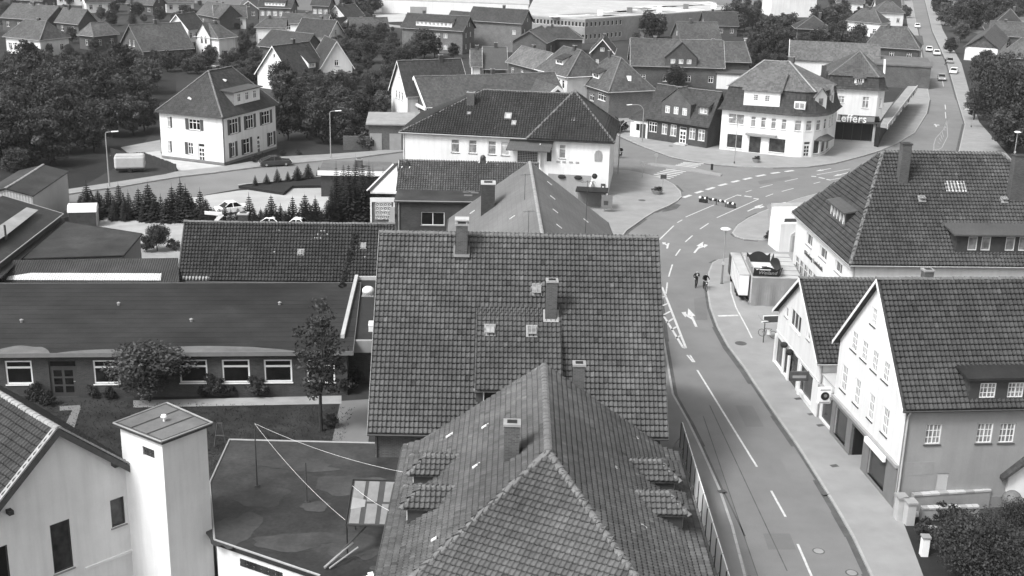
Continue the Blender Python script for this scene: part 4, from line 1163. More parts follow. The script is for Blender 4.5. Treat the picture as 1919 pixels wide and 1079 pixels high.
b.hexa([(pts[3].x - .3, pts[3].y, zl - .2), (pts[0].x - .3, pts[0].y, zl - .2), (pts[0].x - .02, pts[0].y, zl - .2), (pts[3].x - .02, pts[3].y, zl - .2)], [(pts[3].x - .3, pts[3].y, zl + .55), (pts[0].x - .3, pts[0].y, zl + .55), (pts[0].x - .02, pts[0].y, zl + .55), (pts[3].x - .02, pts[3].y, zl + .55)]); b.build('planted_wall', 'light_concrete', lk)
b = MB(); b.hexa([(pts[3].x, pts[3].y - .1, zl + .08), (pts[2].x, pts[2].y - .1, zl + .08), (pts[2].x, pts[2].y + .1, zl + .08), (pts[3].x, pts[3].y + .1, zl + .08)], [(pts[3].x, pts[3].y - .1, zl + .4), (pts[2].x, pts[2].y - .1, zl + .4), (pts[2].x, pts[2].y + .1, zl + .4), (pts[3].x, pts[3].y + .1, zl + .4)]); b.build('back_parapet', 'light_concrete', lk)
LINK_WALL = [tuple(pts[3] + ol + Vector((-.16, 0, zl + .55))), tuple(pts[0] + ol + Vector((-.16, 0, zl + .55)))]
vt = empty('roof_fan', (-11.9, 96.08, 3.39), 0, 'round white ventilator hood on the small link roof', 'ventilator')
MB().lathe([(.42, 0), (.42, .25), (.5, .3), (.48, .55), (.3, .72), (.05, .78)], (0, 0, 0), 14).build('hood', 'lamp_white', vt, True)
MB().box(-.5, -.5, 0, .5, .5, .06).build('base', 'concrete', vt)
ch = empty('white_box', (-10.48, 87.64, 3.39), R(4), 'white box standing against the big house on the link roof', 'box')
MB().box(-.35, -.5, 0, .35, .5, .5).build('body', 'white_paint', ch, bevel=.03); MB().box(-.38, -.53, .5, .38, .53, .56).build('lid', 'lamp_white', ch)
# ---- dark tiled shed behind the flat building
pF = (-20.064, 105.933, 0.053, 17.974, 7.437, 2.583, 6.811, 0.0, 0.0)
HF, rf_ = house('long_shed', 'long low shed with dark mossy pantiles behind the flat roofed building', 'shed', pF, 'dark_brick', 'tile_far_dark', tile=(.285, .37, 'dark'), verge='ridge', gut='dark_paint', single=120)
for q in ((1.16, -2.15, 4.61), (6.64, -1.65, 5.12)): skylight(HF, (q[0], q[1], q[2] + .05), math.atan2(pF[6] - pF[5], pF[4] / 2 + .4), 0, .45, .5, open_=.05)
for pq in ((2.73, -0.62, 6.17), (3.06, -0.62, 6.17), (2.61, -0.89, 5.9), (3.42, -0.88, 5.9), (2.39, -1.12, 5.66), (2.72, -1.12, 5.66), (-1.24, -2.06, 4.7), (6.88, -2.47, 4.27), (-1.01, -0.66, 6.13)):
    MB().obox((pq[0], pq[1], pq[2] + .07), (.27, .36, .04), 0, math.atan2(pF[6] - pF[5], pF[4] / 2 + .4)).build('pale_tile', 'concrete', rf_)
q = (-4.19, -0.08, 6.73); chimney(HF, q[0], q[1] + .4, q[2] - .4, q[2] + .85, .9, .7, 'dark_brick', rim='light_concrete')
for i in range(4):
    pq = (-8.79, -4.04, 2.66); MB().obox((pq[0] + i * .62, pq[1], pq[2] + .1), (.58, .4, .05), 0, math.atan2(pF[6] - pF[5], pF[4] / 2 + .4)).build('pale_tile', 'concrete', rf_)
# ---- corrugated lean-to, flat shed, workshop hall and sheet metal hall on the far left
def roof_thing(name, label, top, t, wallm, roofm, cat='shed', low=None, edge=None):
    """shed from the four (or more) corners of its roof (world), walls straight down"""
    c = Vector((sum(p[0] for p in top) / len(top), sum(p[1] for p in top) / len(top), 0))
    T = empty(name, c, 0, label, cat)
    q = [Vector(p) - c for p in top]; m = MB(); cen = sum(q, Vector()) / len(q)
    ins = [p + (Vector((cen.x, cen.y, p.z)) - p) * .04 for p in q]
    m.hexa([(p.x, p.y, 0) for p in ins], [(p.x, p.y, p.z - t - .01) for p in ins]); m.build('wall', wallm, T)
    m = MB(); slab(m, [tuple(p) for p in q], t); r = m.build('roof', roofm, T)
    if edge:
        m = MB()
        for a, b in zip(q, q[1:] + q[:1]): m.tube(a + Vector((0, 0, -.03)), b + Vector((0, 0, -.03)), .06, n=5)
        m.build('roof_edge', edge, T)
    return T, r, c
S1_, s1r, c_ = roof_thing('corrugated_shed', 'lean-to with dark corrugated roof and a bright translucent strip', [(-43.44, 98.62, 2.9), (-28.58, 99.75, 2.9), (-29.69, 103.74, 3.9), (-43.61, 101.8, 3.9)], .1, 'dark_brick', 'corrugated')
def strip(parent, name, top, c, lift, m):
    q = [Vector(p) - c for p in top]; b = MB(); slab(b, [(p.x, p.y, p.z + lift) for p in q], .02); return b.build(name, m, parent)
strip(S1_, 'translucent_sheet', [(-43.1, 98.91, 2.96), (-30.22, 99.87, 2.96), (-30.42, 100.98, 3.24), (-43.15, 100.02, 3.24)], c_, .05, 'corrugated_light')
S2_, s2r, c_ = roof_thing('felt_shed', 'shed with mottled felt lean-to roof beside the gravel yard', [(-43.41, 103.34, 3.6), (-34.99, 105.14, 3.6), (-35.18, 111.45, 3.9), (-43.74, 115.09, 3.9)], .15, 'grey_render', 'bitumen_wet', edge='bitumen')
S3_, s3r, c_ = roof_thing('workshop_hall', 'workshop with felt gable roof, translucent strip and iron stovepipe at left edge', [(-43.77, 85.86, 4.3), (-43.79, 99.61, 4.3), (-44.45, 116.61, 4.3), (-49.91, 115.74, 6.2), (-50.49, 102.78, 6.2)], .15, 'dark_brick', 'bitumen_wet', edge='grey_paint', cat='workshop')
strip(S3_, 'translucent_sheet', [(-45.39, 99.31, 5.2), (-45.23, 105.01, 5.2), (-45.84, 113.96, 5.2), (-46.93, 113.9, 5.45), (-46.72, 107.09, 5.45), (-46.96, 101.98, 5.45)], c_, .1, 'concrete')
pp = Vector((-45.25, 104.66, 5.0)); b = MB(); b.tube(pp - c_ - Vector((0, 0, .2)), pp - c_ + Vector((0, 0, 1.25)), .1, n=8); b.tube(pp - c_ + Vector((0, 0, 0)), pp - c_ + Vector((0, 0, .3)), .17, n=8); b.build('stovepipe', 'dark_paint', S3_)
gt = empty('valley_gutter', (-43.33, 105.4, 3.7), 0, 'valley gutter strip between the workshop and the felt shed', 'gutter')
og = Vector(gt.location); b = MB(); slab(b, [tuple(Vector(p) - og) for p in ((-42.83, 97.32, 3.7), (-43.28, 102.34, 3.7), (-44.19, 116.02, 3.7), (-45.15, 118.26, 3.7), (-44.33, 100.78, 3.7), (-43.78, 97.24, 3.7))], .1); b.build('channel', 'bitumen', gt)
pS = (-53.403, 130.044, 1.612, 11.604, 5.293, 4.164, 4.897, 0.0, 0.0)
HS, rs = house('sheet_metal_hall', 'pale sheet metal hall with low gable roof at the left edge', 'hall', pS, 'sheet_wall', 'bitumen_wet', o=.15, verge=None, gut=None, ridge='ridge_light')
sc_ = empty('round_top_shed', (-46.7, 128.16, 0.0), R(12), 'small shed with white rounded roof beside the sheet metal hall', 'shed')
b = MB(); b.box(-1.4, -1.0, 0, 1.4, 1.0, 1.7); b.build('body', 'wood_dark', sc_)
b = MB(); pf = [(1.05 * math.cos(math.pi * i / 8), 1.7 + .75 * math.sin(math.pi * i / 8)) for i in range(9)]
b.hexa([(-1.5, y, z) for y, z in pf], [(1.5, y, z) for y, z in pf]); b.build('rounded_roof', 'lamp_white', sc_)
for k in range(2): MB().box(1.41, -.95 + k * .96, .02, 1.46, -.02 + k * .96, 1.9).build('door', 'light_concrete', sc_)
b = empty('plank_pile', (-44.13, 125.3, 0.0), R(25), 'small pile of pale boards beside the round topped shed', 'boards')
for k in range(4): MB().obox((0, k * .22 - .3, .12 + .1 * k), (1.5, .2, .09), R(6 * k), 0, R(10 + 4 * k)).build('board', 'wood_grey', b)
# ---- flat tarred roof with washing poles
zj = 3.2
jp = [(-16.96, 67.8), (-5.98, 67.85), (-5.9, 50.0), (-9.02, 52.52), (-14.96, 55.71), (-16.76, 62.04)]
HJ = empty('tarred_roof_building', (-11, 59, 0), 0, 'single storey white building with a large stained tar roof and washing poles', 'building')
q = [(p[0] + 11, p[1] - 59) for p in jp]
cen = (sum(p[0] for p in q) / 6, sum(p[1] for p in q) / 6)
wq = [(p[0] + (cen[0] - p[0]) * .025, p[1] + (cen[1] - p[1]) * .025) for p in q]
MB().prism(wq, 0, zj - .32).build('wall', 'white_render', HJ)
rj = MB().prism(q, zj - .3, zj).build('tar_roof', 'bitumen_wet', HJ)
b = MB()
for i in (0, 3, 4, 5):
    a_, b_ = q[i], q[(i + 1) % 6]; b.tube((a_[0], a_[1], zj + .02), (b_[0], b_[1], zj + .02), .06, n=5)
b.build('roof_edge', 'grey_paint', rj)
fa_, fb_ = Vector((wq[4][0], wq[4][1], 0)), Vector((wq[3][0], wq[3][1], 0)); uu = (fb_ - fa_).normalized(); nn_ = Vector((uu.y, -uu.x, 0))
for i in range(6):
    for j in range(2):
        c0 = fa_ + uu * (1.75 + .46 * i) + nn_ * .02
        MB().obox((c0.x, c0.y, 2.25 + .22 * j), (.42, .05, .19), math.atan2(uu.y, uu.x)).build('glass_block', 'glass_mid', HJ)
for k, (x, y, rx, ry) in enumerate(((-2.5, 1.5, 1.6, 1.0), (-3.2, -2.2, 1.1, 2.0), (.2, -3.2, 2.2, .9), (3.4, -3.6, 1.1, 1.5), (2.2, 3.2, 1.8, 1.4), (-1.2, 5.5, 2.6, .6), (.6, .6, .9, .5))):
    b = MB(); patch(b, x, y, rx, ry, zj + .001 + .0015 * k, k); b.build('damp_patch', 'bitumen_b', rj)
# poles with washing line
PL = [(-14.03, 61.8, 7.08), (-10.94, 60.06, 5.6)]
for i, (x, y, z) in enumerate(PL):
    T = empty('washing_pole', (x, y, zj), 0, ('tall' if i == 0 else 'short') + ' thin dark pole standing on the tar roof', 'pole')
    MB().tube((0, 0, 0), (rnd.uniform(-.1, .1), 0, z - zj), .045, .035, 6).build('post', 'dark_paint', T); MB().box(-.12, -.12, 0, .12, .12, .05).build('foot', 'dark_paint', T)
def line(name, label, a, b, sag, r=.007, m='lamp_white'):
    pts_ = []
    for i in range(13):
        t = i / 12; p = lerp(a, b, t); pts_.append((p[0], p[1], p[2] - sag * 4 * t * (1 - t)))
    o = MB().path(pts_, r, 4).build(name, m); tag(o, label, 'line'); return o
line('washing_line', 'pale line from the tall pole to the striped sunshade', (-14.03, 61.8, 7.05), (-8.1, 54.9, 5.0), .35)
line('washing_line', 'pale line from the tall pole to the front house dormers', (-14.03, 61.8, 7.05), (-5.4, 57.2, 6.6), .3)
line('washing_line', 'short pale line from the sunshade to the lower dormer', (-8.0, 56.9, 5.9), (-5.3, 53.4, 6.2), .15)
sg_ = empty('striped_sunshade', (-6.9, 56, zj), 0, 'tilted striped sunshade on thin legs at the edge of the tar roof', 'sunshade')
def SHp(u, v, dz=0): return (-1.1 + 2.25 * u, -1.55 + 2.9 * v, 1.75 + 1.05 * v + dz)
b = MB(); slab(b, [SHp(0, 0), SHp(1, 0), SHp(1, 1), SHp(0, 1)], .05); b.build('canopy', 'dark_paint', sg_)
for v0, v1, us in ((.04, .47, ((.06, .28), (.40, .64), (.74, .97))), (.52, .97, ((.05, .30), (.38, .62), (.76, .97)))):
    for u0_, u1_ in us:
        b = MB(); slab(b, [SHp(u0_, v0, .02), SHp(u1_, v0, .02), SHp(u1_, v1, .02), SHp(u0_, v1, .02)], .015); b.build('pale_stripe', 'canvas_pale', sg_)
b = MB(); slab(b, [SHp(.05, .34, .026), SHp(.36, .40, .026), SHp(.36, .55, .026), SHp(.05, .6, .026)], .01); b.build('faded_stripe', 'concrete', sg_)
b = MB(); b.path([SHp(0, 0), SHp(1, 0), SHp(1, 1), SHp(0, 1), SHp(0, 0)], .05, 5); b.build('frame', 'black_paint', sg_)
for a_, b_ in (((-1.05, -1.5, 0), SHp(.02, 0)), ((1.1, -1.2, 0), SHp(.98, 0)), ((1.1, 1.2, 0), SHp(.98, .95)), ((-1.0, 1.2, 0), SHp(.02, .95))):
    MB().tube(a_, b_, .04, n=6).build('leg', 'black_paint', sg_)
MB().tube((-1.9, -2.6, .1), (.3, -.2, 1.6), .05, n=6).build('strut', 'dark_paint', sg_)
b = MB(); b.tube((-2.0, -2.9, .12), (-.8, -1.4, .7), .07, n=6); b.tube((-1.75, -2.9, .1), (-.5, -1.6, .55), .05, n=6); b.build('folded_pole', 'concrete', sg_)
jk = empty('debris_heap', (-6.6, 52.2, zj), 0, 'crumpled white sheet beside a drain on the tar roof', 'debris')
b = MB()
for i in range(14): b.obox((rnd.uniform(-.55, .55), rnd.uniform(-.3, .3), rnd.uniform(.03, .2)), (rnd.uniform(.2, .45), rnd.uniform(.12, .3), .05), rnd.uniform(0, 3), rnd.uniform(-.6, .6), rnd.uniform(-.6, .6))
b.build('crumpled_sheet', 'lamp_white', jk)
MB().lathe([(.2, 0), (.2, .03), (.11, .035), (.1, .02)], (.1, 1.15, 0), 16).build('drain', 'dark_paint', jk)
for i in range(4):
    T = empty('spare_tile_stack', (-5.75 + .12 * (i % 2), 53.6 + .75 * i, zj), R(8 * i), ('stack of leftover pantiles leaning at the eave of front house'), 'tiles', 'leftover tile stacks by the front house')
    for k in range(3): MB().obox((0, 0, .1 + .16 * k), (.3, .5, .12), R(rnd.uniform(-12, 12)), R(8)).build('spare_tile', 'tile_one_a' if k % 2 else 'concrete', T)
# ---- white house with tower chimney, bottom left
pH = (-25.947, 57.666, 2.394, 11.0, 7.36, 6.57, 10.16, 0.0, 0.0)
HH, rh = house('gabled_white_house', 'white rendered gable house with dark bargeboards and pantiles, bottom left', 'house', pH, 'white_render', 'tile_far_dark', o=.35, tile=(.27, .38, 'mid'), tplanes='SN', verge=None, gut=None, ridge='ridge_light', single=300,
    wins={'W': [(-0.22, 2.37, 1.04, 2.72, dict(style='plain', frame='dark_paint', sill='concrete', pane='glass_mid')), (2.90, 3.70, 0.78, 1.57, dict(style='plain', frame='dark_paint', pane='glass_mid')), (-3.33, 3.02, 0.87, 1.89, dict(style='plain', frame='dark_paint', pane='glass_dark'))]})
X_, Y_ = pH[3] / 2 + .35, pH[4] / 2 + .35
for sg in (-1, 1):
    b = MB(); a_, c2 = Vector((-X_, sg * Y_, pH[5])), Vector((-X_, 0, pH[6]))
    q = Vector((-.06, 0, 0)); dn_ = Vector((0, 0, -.36)); up_ = Vector((0, 0, .03))
    b.hexa([a_ + dn_, c2 + dn_, c2 + up_, a_ + up_], [a_ + dn_ + q, c2 + dn_ + q, c2 + up_ + q, a_ + up_ + q]); b.build('bargeboard', 'shutter_paint', rh)
    b = MB(); nrm = Vector((0, sg * (pH[6] - pH[5]), Y_)).normalized() * .06
    b.hexa([a_ + nrm + Vector((-.07, 0, 0)), c2 + nrm + Vector((-.07, 0, 0)), c2 + nrm + Vector((.26, 0, 0)), a_ + nrm + Vector((.26, 0, 0))], [a_ + nrm * 2 + Vector((-.07, 0, .03)), c2 + nrm * 2 + Vector((-.07, 0, .03)), c2 + nrm * 2 + Vector((.26, 0, .03)), a_ + nrm * 2 + Vector((.26, 0, .03))]); b.build('verge_cap', 'ridge_light', rh)
for pu in (((2.85, 7.26)), ((-2.68, 6.63))):
    MB().box(-pH[3] / 2 - .38, -pu[0] - .12, pu[1] - .1, -pH[3] / 2 - .01, -pu[0] + .12, pu[1] + .12).build('purlin_end', 'wood_dark', HH)
b = MB(); ua, ub = ((0.88, 1.95)), ((3.82, 2.19)); b.hexa([(-pH[3] / 2 - .06, -ua[0], ua[1]), (-pH[3] / 2 - .06, -ub[0], ua[1]), (-pH[3] / 2 - .003, -ub[0], ua[1]), (-pH[3] / 2 - .003, -ua[0], ua[1])], [(-pH[3] / 2 - .06, -ua[0], ua[1] + .14), (-pH[3] / 2 - .06, -ub[0], ua[1] + .14), (-pH[3] / 2 - .003, -ub[0], ua[1] + .14), (-pH[3] / 2 - .003, -ua[0], ua[1] + .14)]); b.build('string_course', 'white_paint', HH)
tw_ = [(-19.98, 56.52), (-16.96, 54.46), (-15.04, 56.86), (-18.03, 59.25)]
tc = (sum(p[0] for p in tw_) / 4, sum(p[1] for p in tw_) / 4)
HT_ = empty('stair_tower', (tc[0], tc[1], 0), 0, 'square white tower with flat felted cap and small vent, bottom left', 'tower')
q = [(p[0] - tc[0], p[1] - tc[1]) for p in tw_]; wq = [(x * .87, y * .87) for x, y in q]
mb = MB()
for i in range(4):
    a_, b_ = Vector(wq[i] + (0,)), Vector(wq[(i + 1) % 4] + (0,)); u_ = (b_ - a_).normalized(); ln = (b_ - a_).length
    hs = [(ln * .52, 7.96, ln * .80, 8.46)] if i == 0 else []
    wall(mb, a_, u_, [(0, 0), (ln, 0), (ln, 9.09), (0, 9.09)], hs, .2)
    if hs:
        for k in range(3):
            for j in range(2):
                c0 = a_ + u_ * (ln * (.52 + .28 * (k + .5) / 3)) + Vector((u_.y, -u_.x, 0)) * -.1
                MB().obox((c0.x, c0.y, 7.96 + .25 * (j + .5)), (ln * .28 / 3 - .03, .05, .22), math.atan2(u_.y, u_.x)).build('glass_block', 'glass_mid', HT_)
mb.build('wall', 'white_render', HT_)
b = MB().prism(q, 9.08, 9.24); cp = b.build('cap', 'dark_paint', HT_)
b = MB()
for i in range(4): a_, b_ = q[i], q[(i + 1) % 4]; b.tube((a_[0], a_[1], 9.26), (b_[0], b_[1], 9.26), .05, n=5)
b.build('cap_edge', 'concrete', cp)
for k, (t0, t1) in enumerate(((.04, .31), (.35, .64), (.68, .96))):
    A0, A1 = lerp(q[0], q[1], t0), lerp(q[0], q[1], t1); B0, B1 = lerp(q[3], q[2], t0), lerp(q[3], q[2], t1)
    pp_ = [lerp(A0, B0, .06), lerp(A1, B1, .06), lerp(A1, B1, .94), lerp(A0, B0, .94)]
    MB().prism(pp_, 9.24, 9.27 + .004 * k).build('felt_sheet', 'bitumen_sand', cp)
b = MB(); b.lathe([(.06, 9.24), (.06, 9.5), (.17, 9.52), (.12, 9.62), (.02, 9.66)], (0, .1, 0), 10); b.build('vent', 'lamp_white', HT_)
# ---- white slatted fence along the street
FE = empty('slatted_fence', (11.62, 62, .09), 0, 'white board fence with dark posts along the pavement beside front house', 'fence')
n = 17
for i in range(n):
    y0 = 75.1 - 1.72 * i - 62
    MB().box(-.03, y0 - 1.66, .12, .03, y0 - .06, 1.85).build('panel', 'white_paint', FE)
    MB().box(-.09, y0 - .05, 0, -.035, y0 + .0, 1.8).build('post', 'dark_paint', FE)
    MB().tube((-.5, y0, 0), (-.1, y0, .7), .03, n=5).build('brace', 'grey_paint', FE)

# ============================================================ right hand row: shops and bank
def text_mesh(parent, s, loc, rz, size, m='white_paint', depth=.04, name='lettering', align='LEFT', shear=0, tilt=math.pi / 2):
    c = bpy.data.curves.new('text', 'FONT'); c.body = s; c.size = size; c.extrude = depth; c.align_x = align; c.shear = shear; c.resolution_u = 2
    o = bpy.data.objects.new('text', c); COL.objects.link(o)
    dg = bpy.context.evaluated_depsgraph_get(); me = bpy.data.meshes.new_from_object(o.evaluated_get(dg))
    bpy.data.objects.remove(o); bpy.data.curves.remove(c)
    me.name = name; me.materials.clear(); me.materials.append(MATS[m])
    q = bpy.data.objects.new(name, me); COL.objects.link(q); q.parent = parent
    q.matrix_basis = Matrix.Translation(loc) @ Matrix.Rotation(rz, 4, 'Z') @ Matrix.Rotation(tilt, 4, 'X')
    return q
def wallbox(parent, name, p, side, u0, z0, u1, z1, d0, d1, m):
    """box on a wall of a house: u, z on that wall, d outwards"""
    L, W = p[3], p[4]
    T = {'S': lambda u, d: (u, -W / 2 - d), 'N': lambda u, d: (-u, W / 2 + d), 'E': lambda u, d: (L / 2 + d, u), 'W': lambda u, d: (-L / 2 - d, -u)}[side]
    a = [T(u0, d1), T(u1, d1), T(u1, d0), T(u0, d0)]
    return MB().hexa([q + (z0,) for q in a], [q + (z1,) for q in a]).build(name, m, parent)

pK = (27.571, 86.68, 0.072, 12.0, 11.003, 4.369, 8.832, 0.0, 0.0)
wk = [(-1.03, 4.42, 2.63, 1.35, dict(style='three', sill='white_paint', pane='glass_dark')), (-3.44, 4.58, 0.76, 0.80, dict(style='plain', pane='glass_curtain')), (2.22, 4.79, 0.74, 0.81, dict(style='plain', pane='glass_curtain')),
      (-3.63, 0.19, 3.47, 2.16, dict(style='plain', pane='glass_mid', sill='white_paint')), (2.50, 0.54, 3.37, 2.03, dict(style='plain', pane='glass_mid', sill='white_paint'))]
HK, rk = house('small_gabled_shop', 'smaller white gabled shop with two display windows, left of the pair', 'shop', pK, 'white_render', 'tile_far_dark', tile=(.285, .37, 'mid'), wins={'W': wk}, doors={'W': [(-0.62, 2.11, 2.58, 'dark_paint', 'glass_dark')]}, verge='white_paint', gut='grey_paint', single=200)
for u0, u1 in ((-5.5, -5.3), (-3.1, -2.75), (-1.75, -1.35), (1.2, 1.5)):
    wallbox(HK, 'shop_pilaster', pK, 'W', u0, .05, u1, 2.5, .003, .12, 'white_paint')
for u in (-2.2, -.6):
    q = MB(); b_ = (-pK[3] / 2 - .35, -u, 2.75); q.sphere(b_, .3, 8, 6, (1, 1, .8)); q.build('hanging_plant', 'lawn', HK)
b = wallbox(HK, 'facade_band', pK, 'W', -5.5, 2.75, 5.5, 2.84, .003, .05, 'cream_paint')
# display goods in the windows
for c_, n in ((-4.2, 9), (2.3, 16)):
    for k in range(n):
        q = MB(); q.sphere((-pK[3] / 2 + .45 + rnd.uniform(-.15, .25), -(c_ + rnd.uniform(-.8, .8)), .55 + rnd.uniform(0, .5)), rnd.uniform(.06, .16), 6, 5)
        q.build('display_item', rnd.choice(('lamp_white', 'concrete', 'cloth_mid')), HK)
q = empty('shop_board', (21.73, 96.17, 1.6), R(10), 'small dark sign board with white rim beside the small gabled shop', 'sign')
MB().box(-.75, -.05, .3, .75, .05, .85).build('panel', 'shutter_paint', q); MB().box(-.8, -.04, .25, .8, .04, .9).build('rim', 'lamp_white', q)
for x in (-.6, .6): MB().box(x - .03, -.03, -1.6, x + .03, .03, .26).build('leg', 'dark_paint', q)

pL = (31.965, 73.576, 0.111, 18.0, 11.067, 6.774, 13.055, 0.0, 0.0)
gridw = dict(style='grid', pane='glass_curtain', sill='shutter_paint')
wl = [(-0.62, 9.76, 0.84, 1.14, gridw), (-3.19, 7.08, 1.03, 1.30, gridw), (-1.42, 7.09, 1.02, 1.28, gridw), (0.31, 7.02, 0.99, 1.35, gridw), (2.11, 7.04, 0.99, 1.28, gridw),
      (-4.16, 3.83, 1.02, 1.78, gridw), (-1.82, 3.82, 0.97, 1.76, gridw), (0.61, 3.81, 0.88, 1.71, gridw), (2.91, 3.84, 0.99, 1.72, gridw)]
bays = [(-4.9, .35, -2.7, 2.45), (-1.9, .05, .2, 2.45), (1.2, .35, 3.9, 2.45)]
ws = [(-7.13, 4.35, 0.99, 1.31, gridw), (-3.90, 4.35, 0.99, 1.30, gridw), (-2.48, 4.34, 0.99, 1.28, gridw)]
hw_ = [(q[0] - q[2] / 2, q[1], q[0] + q[2] / 2, q[1] + q[3]) for q in ws] + [((-6.54, 1.11) + (-5.79, 2.41))]
h_ = hw_[-1]; hw_[-1] = (min(h_[0], h_[2]), h_[1], max(h_[0], h_[2]), h_[3])
HL, rl = house('large_gabled_shop', 'large white gabled shop building with many small-paned windows and dark ground floor', 'shop', pL, 'white_render', 'tile_far_dark', tile=(.285, .375, 'mid'), wins={'W': wl, 'S': []}, extra_holes={'W': bays, 'S': hw_}, verge='white_paint', gut='dark_paint', single=300, tplanes='S')
# street side wall of grey render
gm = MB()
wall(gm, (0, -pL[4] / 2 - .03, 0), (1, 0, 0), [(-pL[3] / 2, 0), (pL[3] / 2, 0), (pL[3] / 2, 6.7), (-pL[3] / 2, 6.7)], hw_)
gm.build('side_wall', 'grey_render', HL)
for q in ws: window(HL, (q[0], -pL[4] / 2 - .03, q[1]), 0, q[2], q[3], **q[4])
h_ = hw_[-1]
wallbox(HL, 'blind_window', pL, 'S', h_[0], h_[1], h_[2], h_[3], -.08, -.02, 'light_concrete'); wallbox(HL, 'sill', pL, 'S', h_[0] - .05, h_[1] - .12, h_[2] + .05, h_[1] - .003, -.02, .1, 'shutter_paint')
wallbox(HL, 'plinth', pL, 'S', -pL[3] / 2 + .3, .0, pL[3] / 2, .75, .032, .06, 'dark_plinth')
wallbox(HL, 'weathered_panel', pL, 'S', -pL[3] / 2 + .15, 2.35, -pL[3] / 2 + 2.2, 3.2, .032, .045, 'concrete')
q = MB(); q.tube((-pL[3] / 2 + .1, -pL[4] / 2 - .14, .1), (-pL[3] / 2 + .1, -pL[4] / 2 - .14, 6.2), .06, n=8); q.tube((-pL[3] / 2 + .1, -pL[4] / 2 - .14, 6.2), (-pL[3] / 2 + .1, -pL[4] / 2 - .45, 6.7), .06, n=8); q.build('downpipe', 'light_concrete', HL)
sf = MB(); wall(sf, (-pL[3] / 2 - .05, 0, 0), (0, -1, 0), [(-pL[4] / 2, 0), (pL[4] / 2, 0), (pL[4] / 2, 2.78), (-pL[4] / 2, 2.78)], bays, .3); sf.build('shopfront', 'mid_paint', HL)
wallbox(HL, 'shop_fascia', pL, 'W', -pL[4] / 2, 2.78, pL[4] / 2, 2.98, .0, .2, 'grey_paint')
wallbox(HL, 'light_box', pL, 'W', 1.0, 2.5, 4.1, 2.85, .21, .38, 'lamp_white')
for u0, z0, u1, z1 in (bays[0], bays[2]):
    g_ = MB(); g_.poly([(-pL[3] / 2 + .1, -u0, z0), (-pL[3] / 2 + .1, -u1, z0), (-pL[3] / 2 + .1, -u1, z1), (-pL[3] / 2 + .1, -u0, z1)]); g_.build('display_pane', 'glass_mid', HL)
g_ = MB(); u0, z0, u1, z1 = bays[1]; g_.poly([(-pL[3] / 2 + 1.3, -u0, 0), (-pL[3] / 2 + 1.3, -u1, 0), (-pL[3] / 2 + 1.3, -u1, z1), (-pL[3] / 2 + 1.3, -u0, z1)])
g_.poly([(-pL[3] / 2, -u0, z1), (-pL[3] / 2, -u1, z1), (-pL[3] / 2 + 1.3, -u1, z1), (-pL[3] / 2 + 1.3, -u0, z1)]); g_.poly([(-pL[3] / 2, -u0, 0), (-pL[3] / 2 + 1.3, -u0, 0), (-pL[3] / 2 + 1.3, -u0, z1), (-pL[3] / 2, -u0, z1)]); g_.poly([(-pL[3] / 2, -u1, 0), (-pL[3] / 2, -u1, z1), (-pL[3] / 2 + 1.3, -u1, z1), (-pL[3] / 2 + 1.3, -u1, 0)]); g_.build('entrance_recess', 'interior', HL)
wallbox(HL, 'entrance_door', pL, 'W', -1.5, .05, -.4, 2.2, -1.25, -1.2, 'glass_mid')
q = (-5.97, -0.01, 13.05); chimney(HL, (-6.02, -0.06, 13.0)[0], .25, pL[6] - .8, pL[6] + .55, .6, .55, 'brick', rim='concrete')
dq = (-4.08, 0.32)
gd = dict(style='grid', pane='glass_curtain')
dL = dormer(HL, pL, 'S', ((-5.29, -5.44, 7.3))[0] + 3.0, dq[1], 6.0, 1.5, 'flat', .08, 'dark_paint', 'bitumen', 'dark_paint', wn=[(-1.85, .22, 1.0, .95, gd), (-.1, .22, 1.0, .95, gd), (1.9, .22, 1.0, .95, gd)], ov=.35)
# link bay between the two gabled shops
lb = empty('shop_link', w_of(pL, (-pL[3] / 2 + 1.5, pL[4] / 2 + 1.0, 0)), pL[2], 'low white shop bay squeezed between the two gabled shops', 'shop')
b = MB(); wall(b, (-1.4, 0, 0), (0, -1, 0), [(-1.6, 0), (1.05, 0), (1.05, 3.5), (-1.6, 3.5)], [(-1.3, .3, .7, 2.5)], .1); b.box(-1.38, -1.04, 3.3, 3.0, 1.59, 3.5); b.build('wall', 'white_render', lb)
b = MB(); b.poly([(-1.3, 1.3, .3), (-1.3, -.7, .3), (-1.3, -.7, 2.5), (-1.3, 1.3, 2.5)]); b.build('display_pane', 'glass_mid', lb)
MB().box(-1.75, -1.0, 2.55, -1.41, 1.5, 2.75).build('awning_box', 'concrete', lb)
b = MB(); slab(b, [(-1.5, -1.0, 3.5), (3, -1.0, 3.9), (3, 1.6, 3.9), (-1.5, 1.6, 3.5)], .1); b.build('roof', 'light_concrete', lb)
sg = empty('projecting_sign', w_of(pL, (-pL[3] / 2 - .6, pL[4] / 2 + .25, 2.2)), pL[2], 'white box sign with a black disc between the gabled shops', 'sign')
MB().box(-.5, -.12, 0, .5, .12, 1.25).build('box', 'lamp_white', sg, bevel=.1)
q = MB().lathe([(.3, 0), (.3, .03)], (0, 0, 0), 20); q.v = [(x, -.13 - z, y + .62) for x, y, z in q.v]; q.build('disc', 'black_paint', sg)
q = MB().lathe([(.12, 0), (.12, .03)], (0, 0, 0), 16); q.v = [(x + .02, -.16 - z, y + .65) for x, y, z in q.v]; q.build('disc_centre', 'mid_paint', sg)
for z in (.1, 1.02): MB().box(-.36, -.135, z, .36, -.121, z + .1).build('print_bar', 'grey_paint', sg)
sg2 = empty('shop_hood_sign', w_of(pK, (-pK[3] / 2 - .75, -3.3, 2.0)), pK[2], 'dark hood sign over the right display window of the small gabled shop', 'sign')
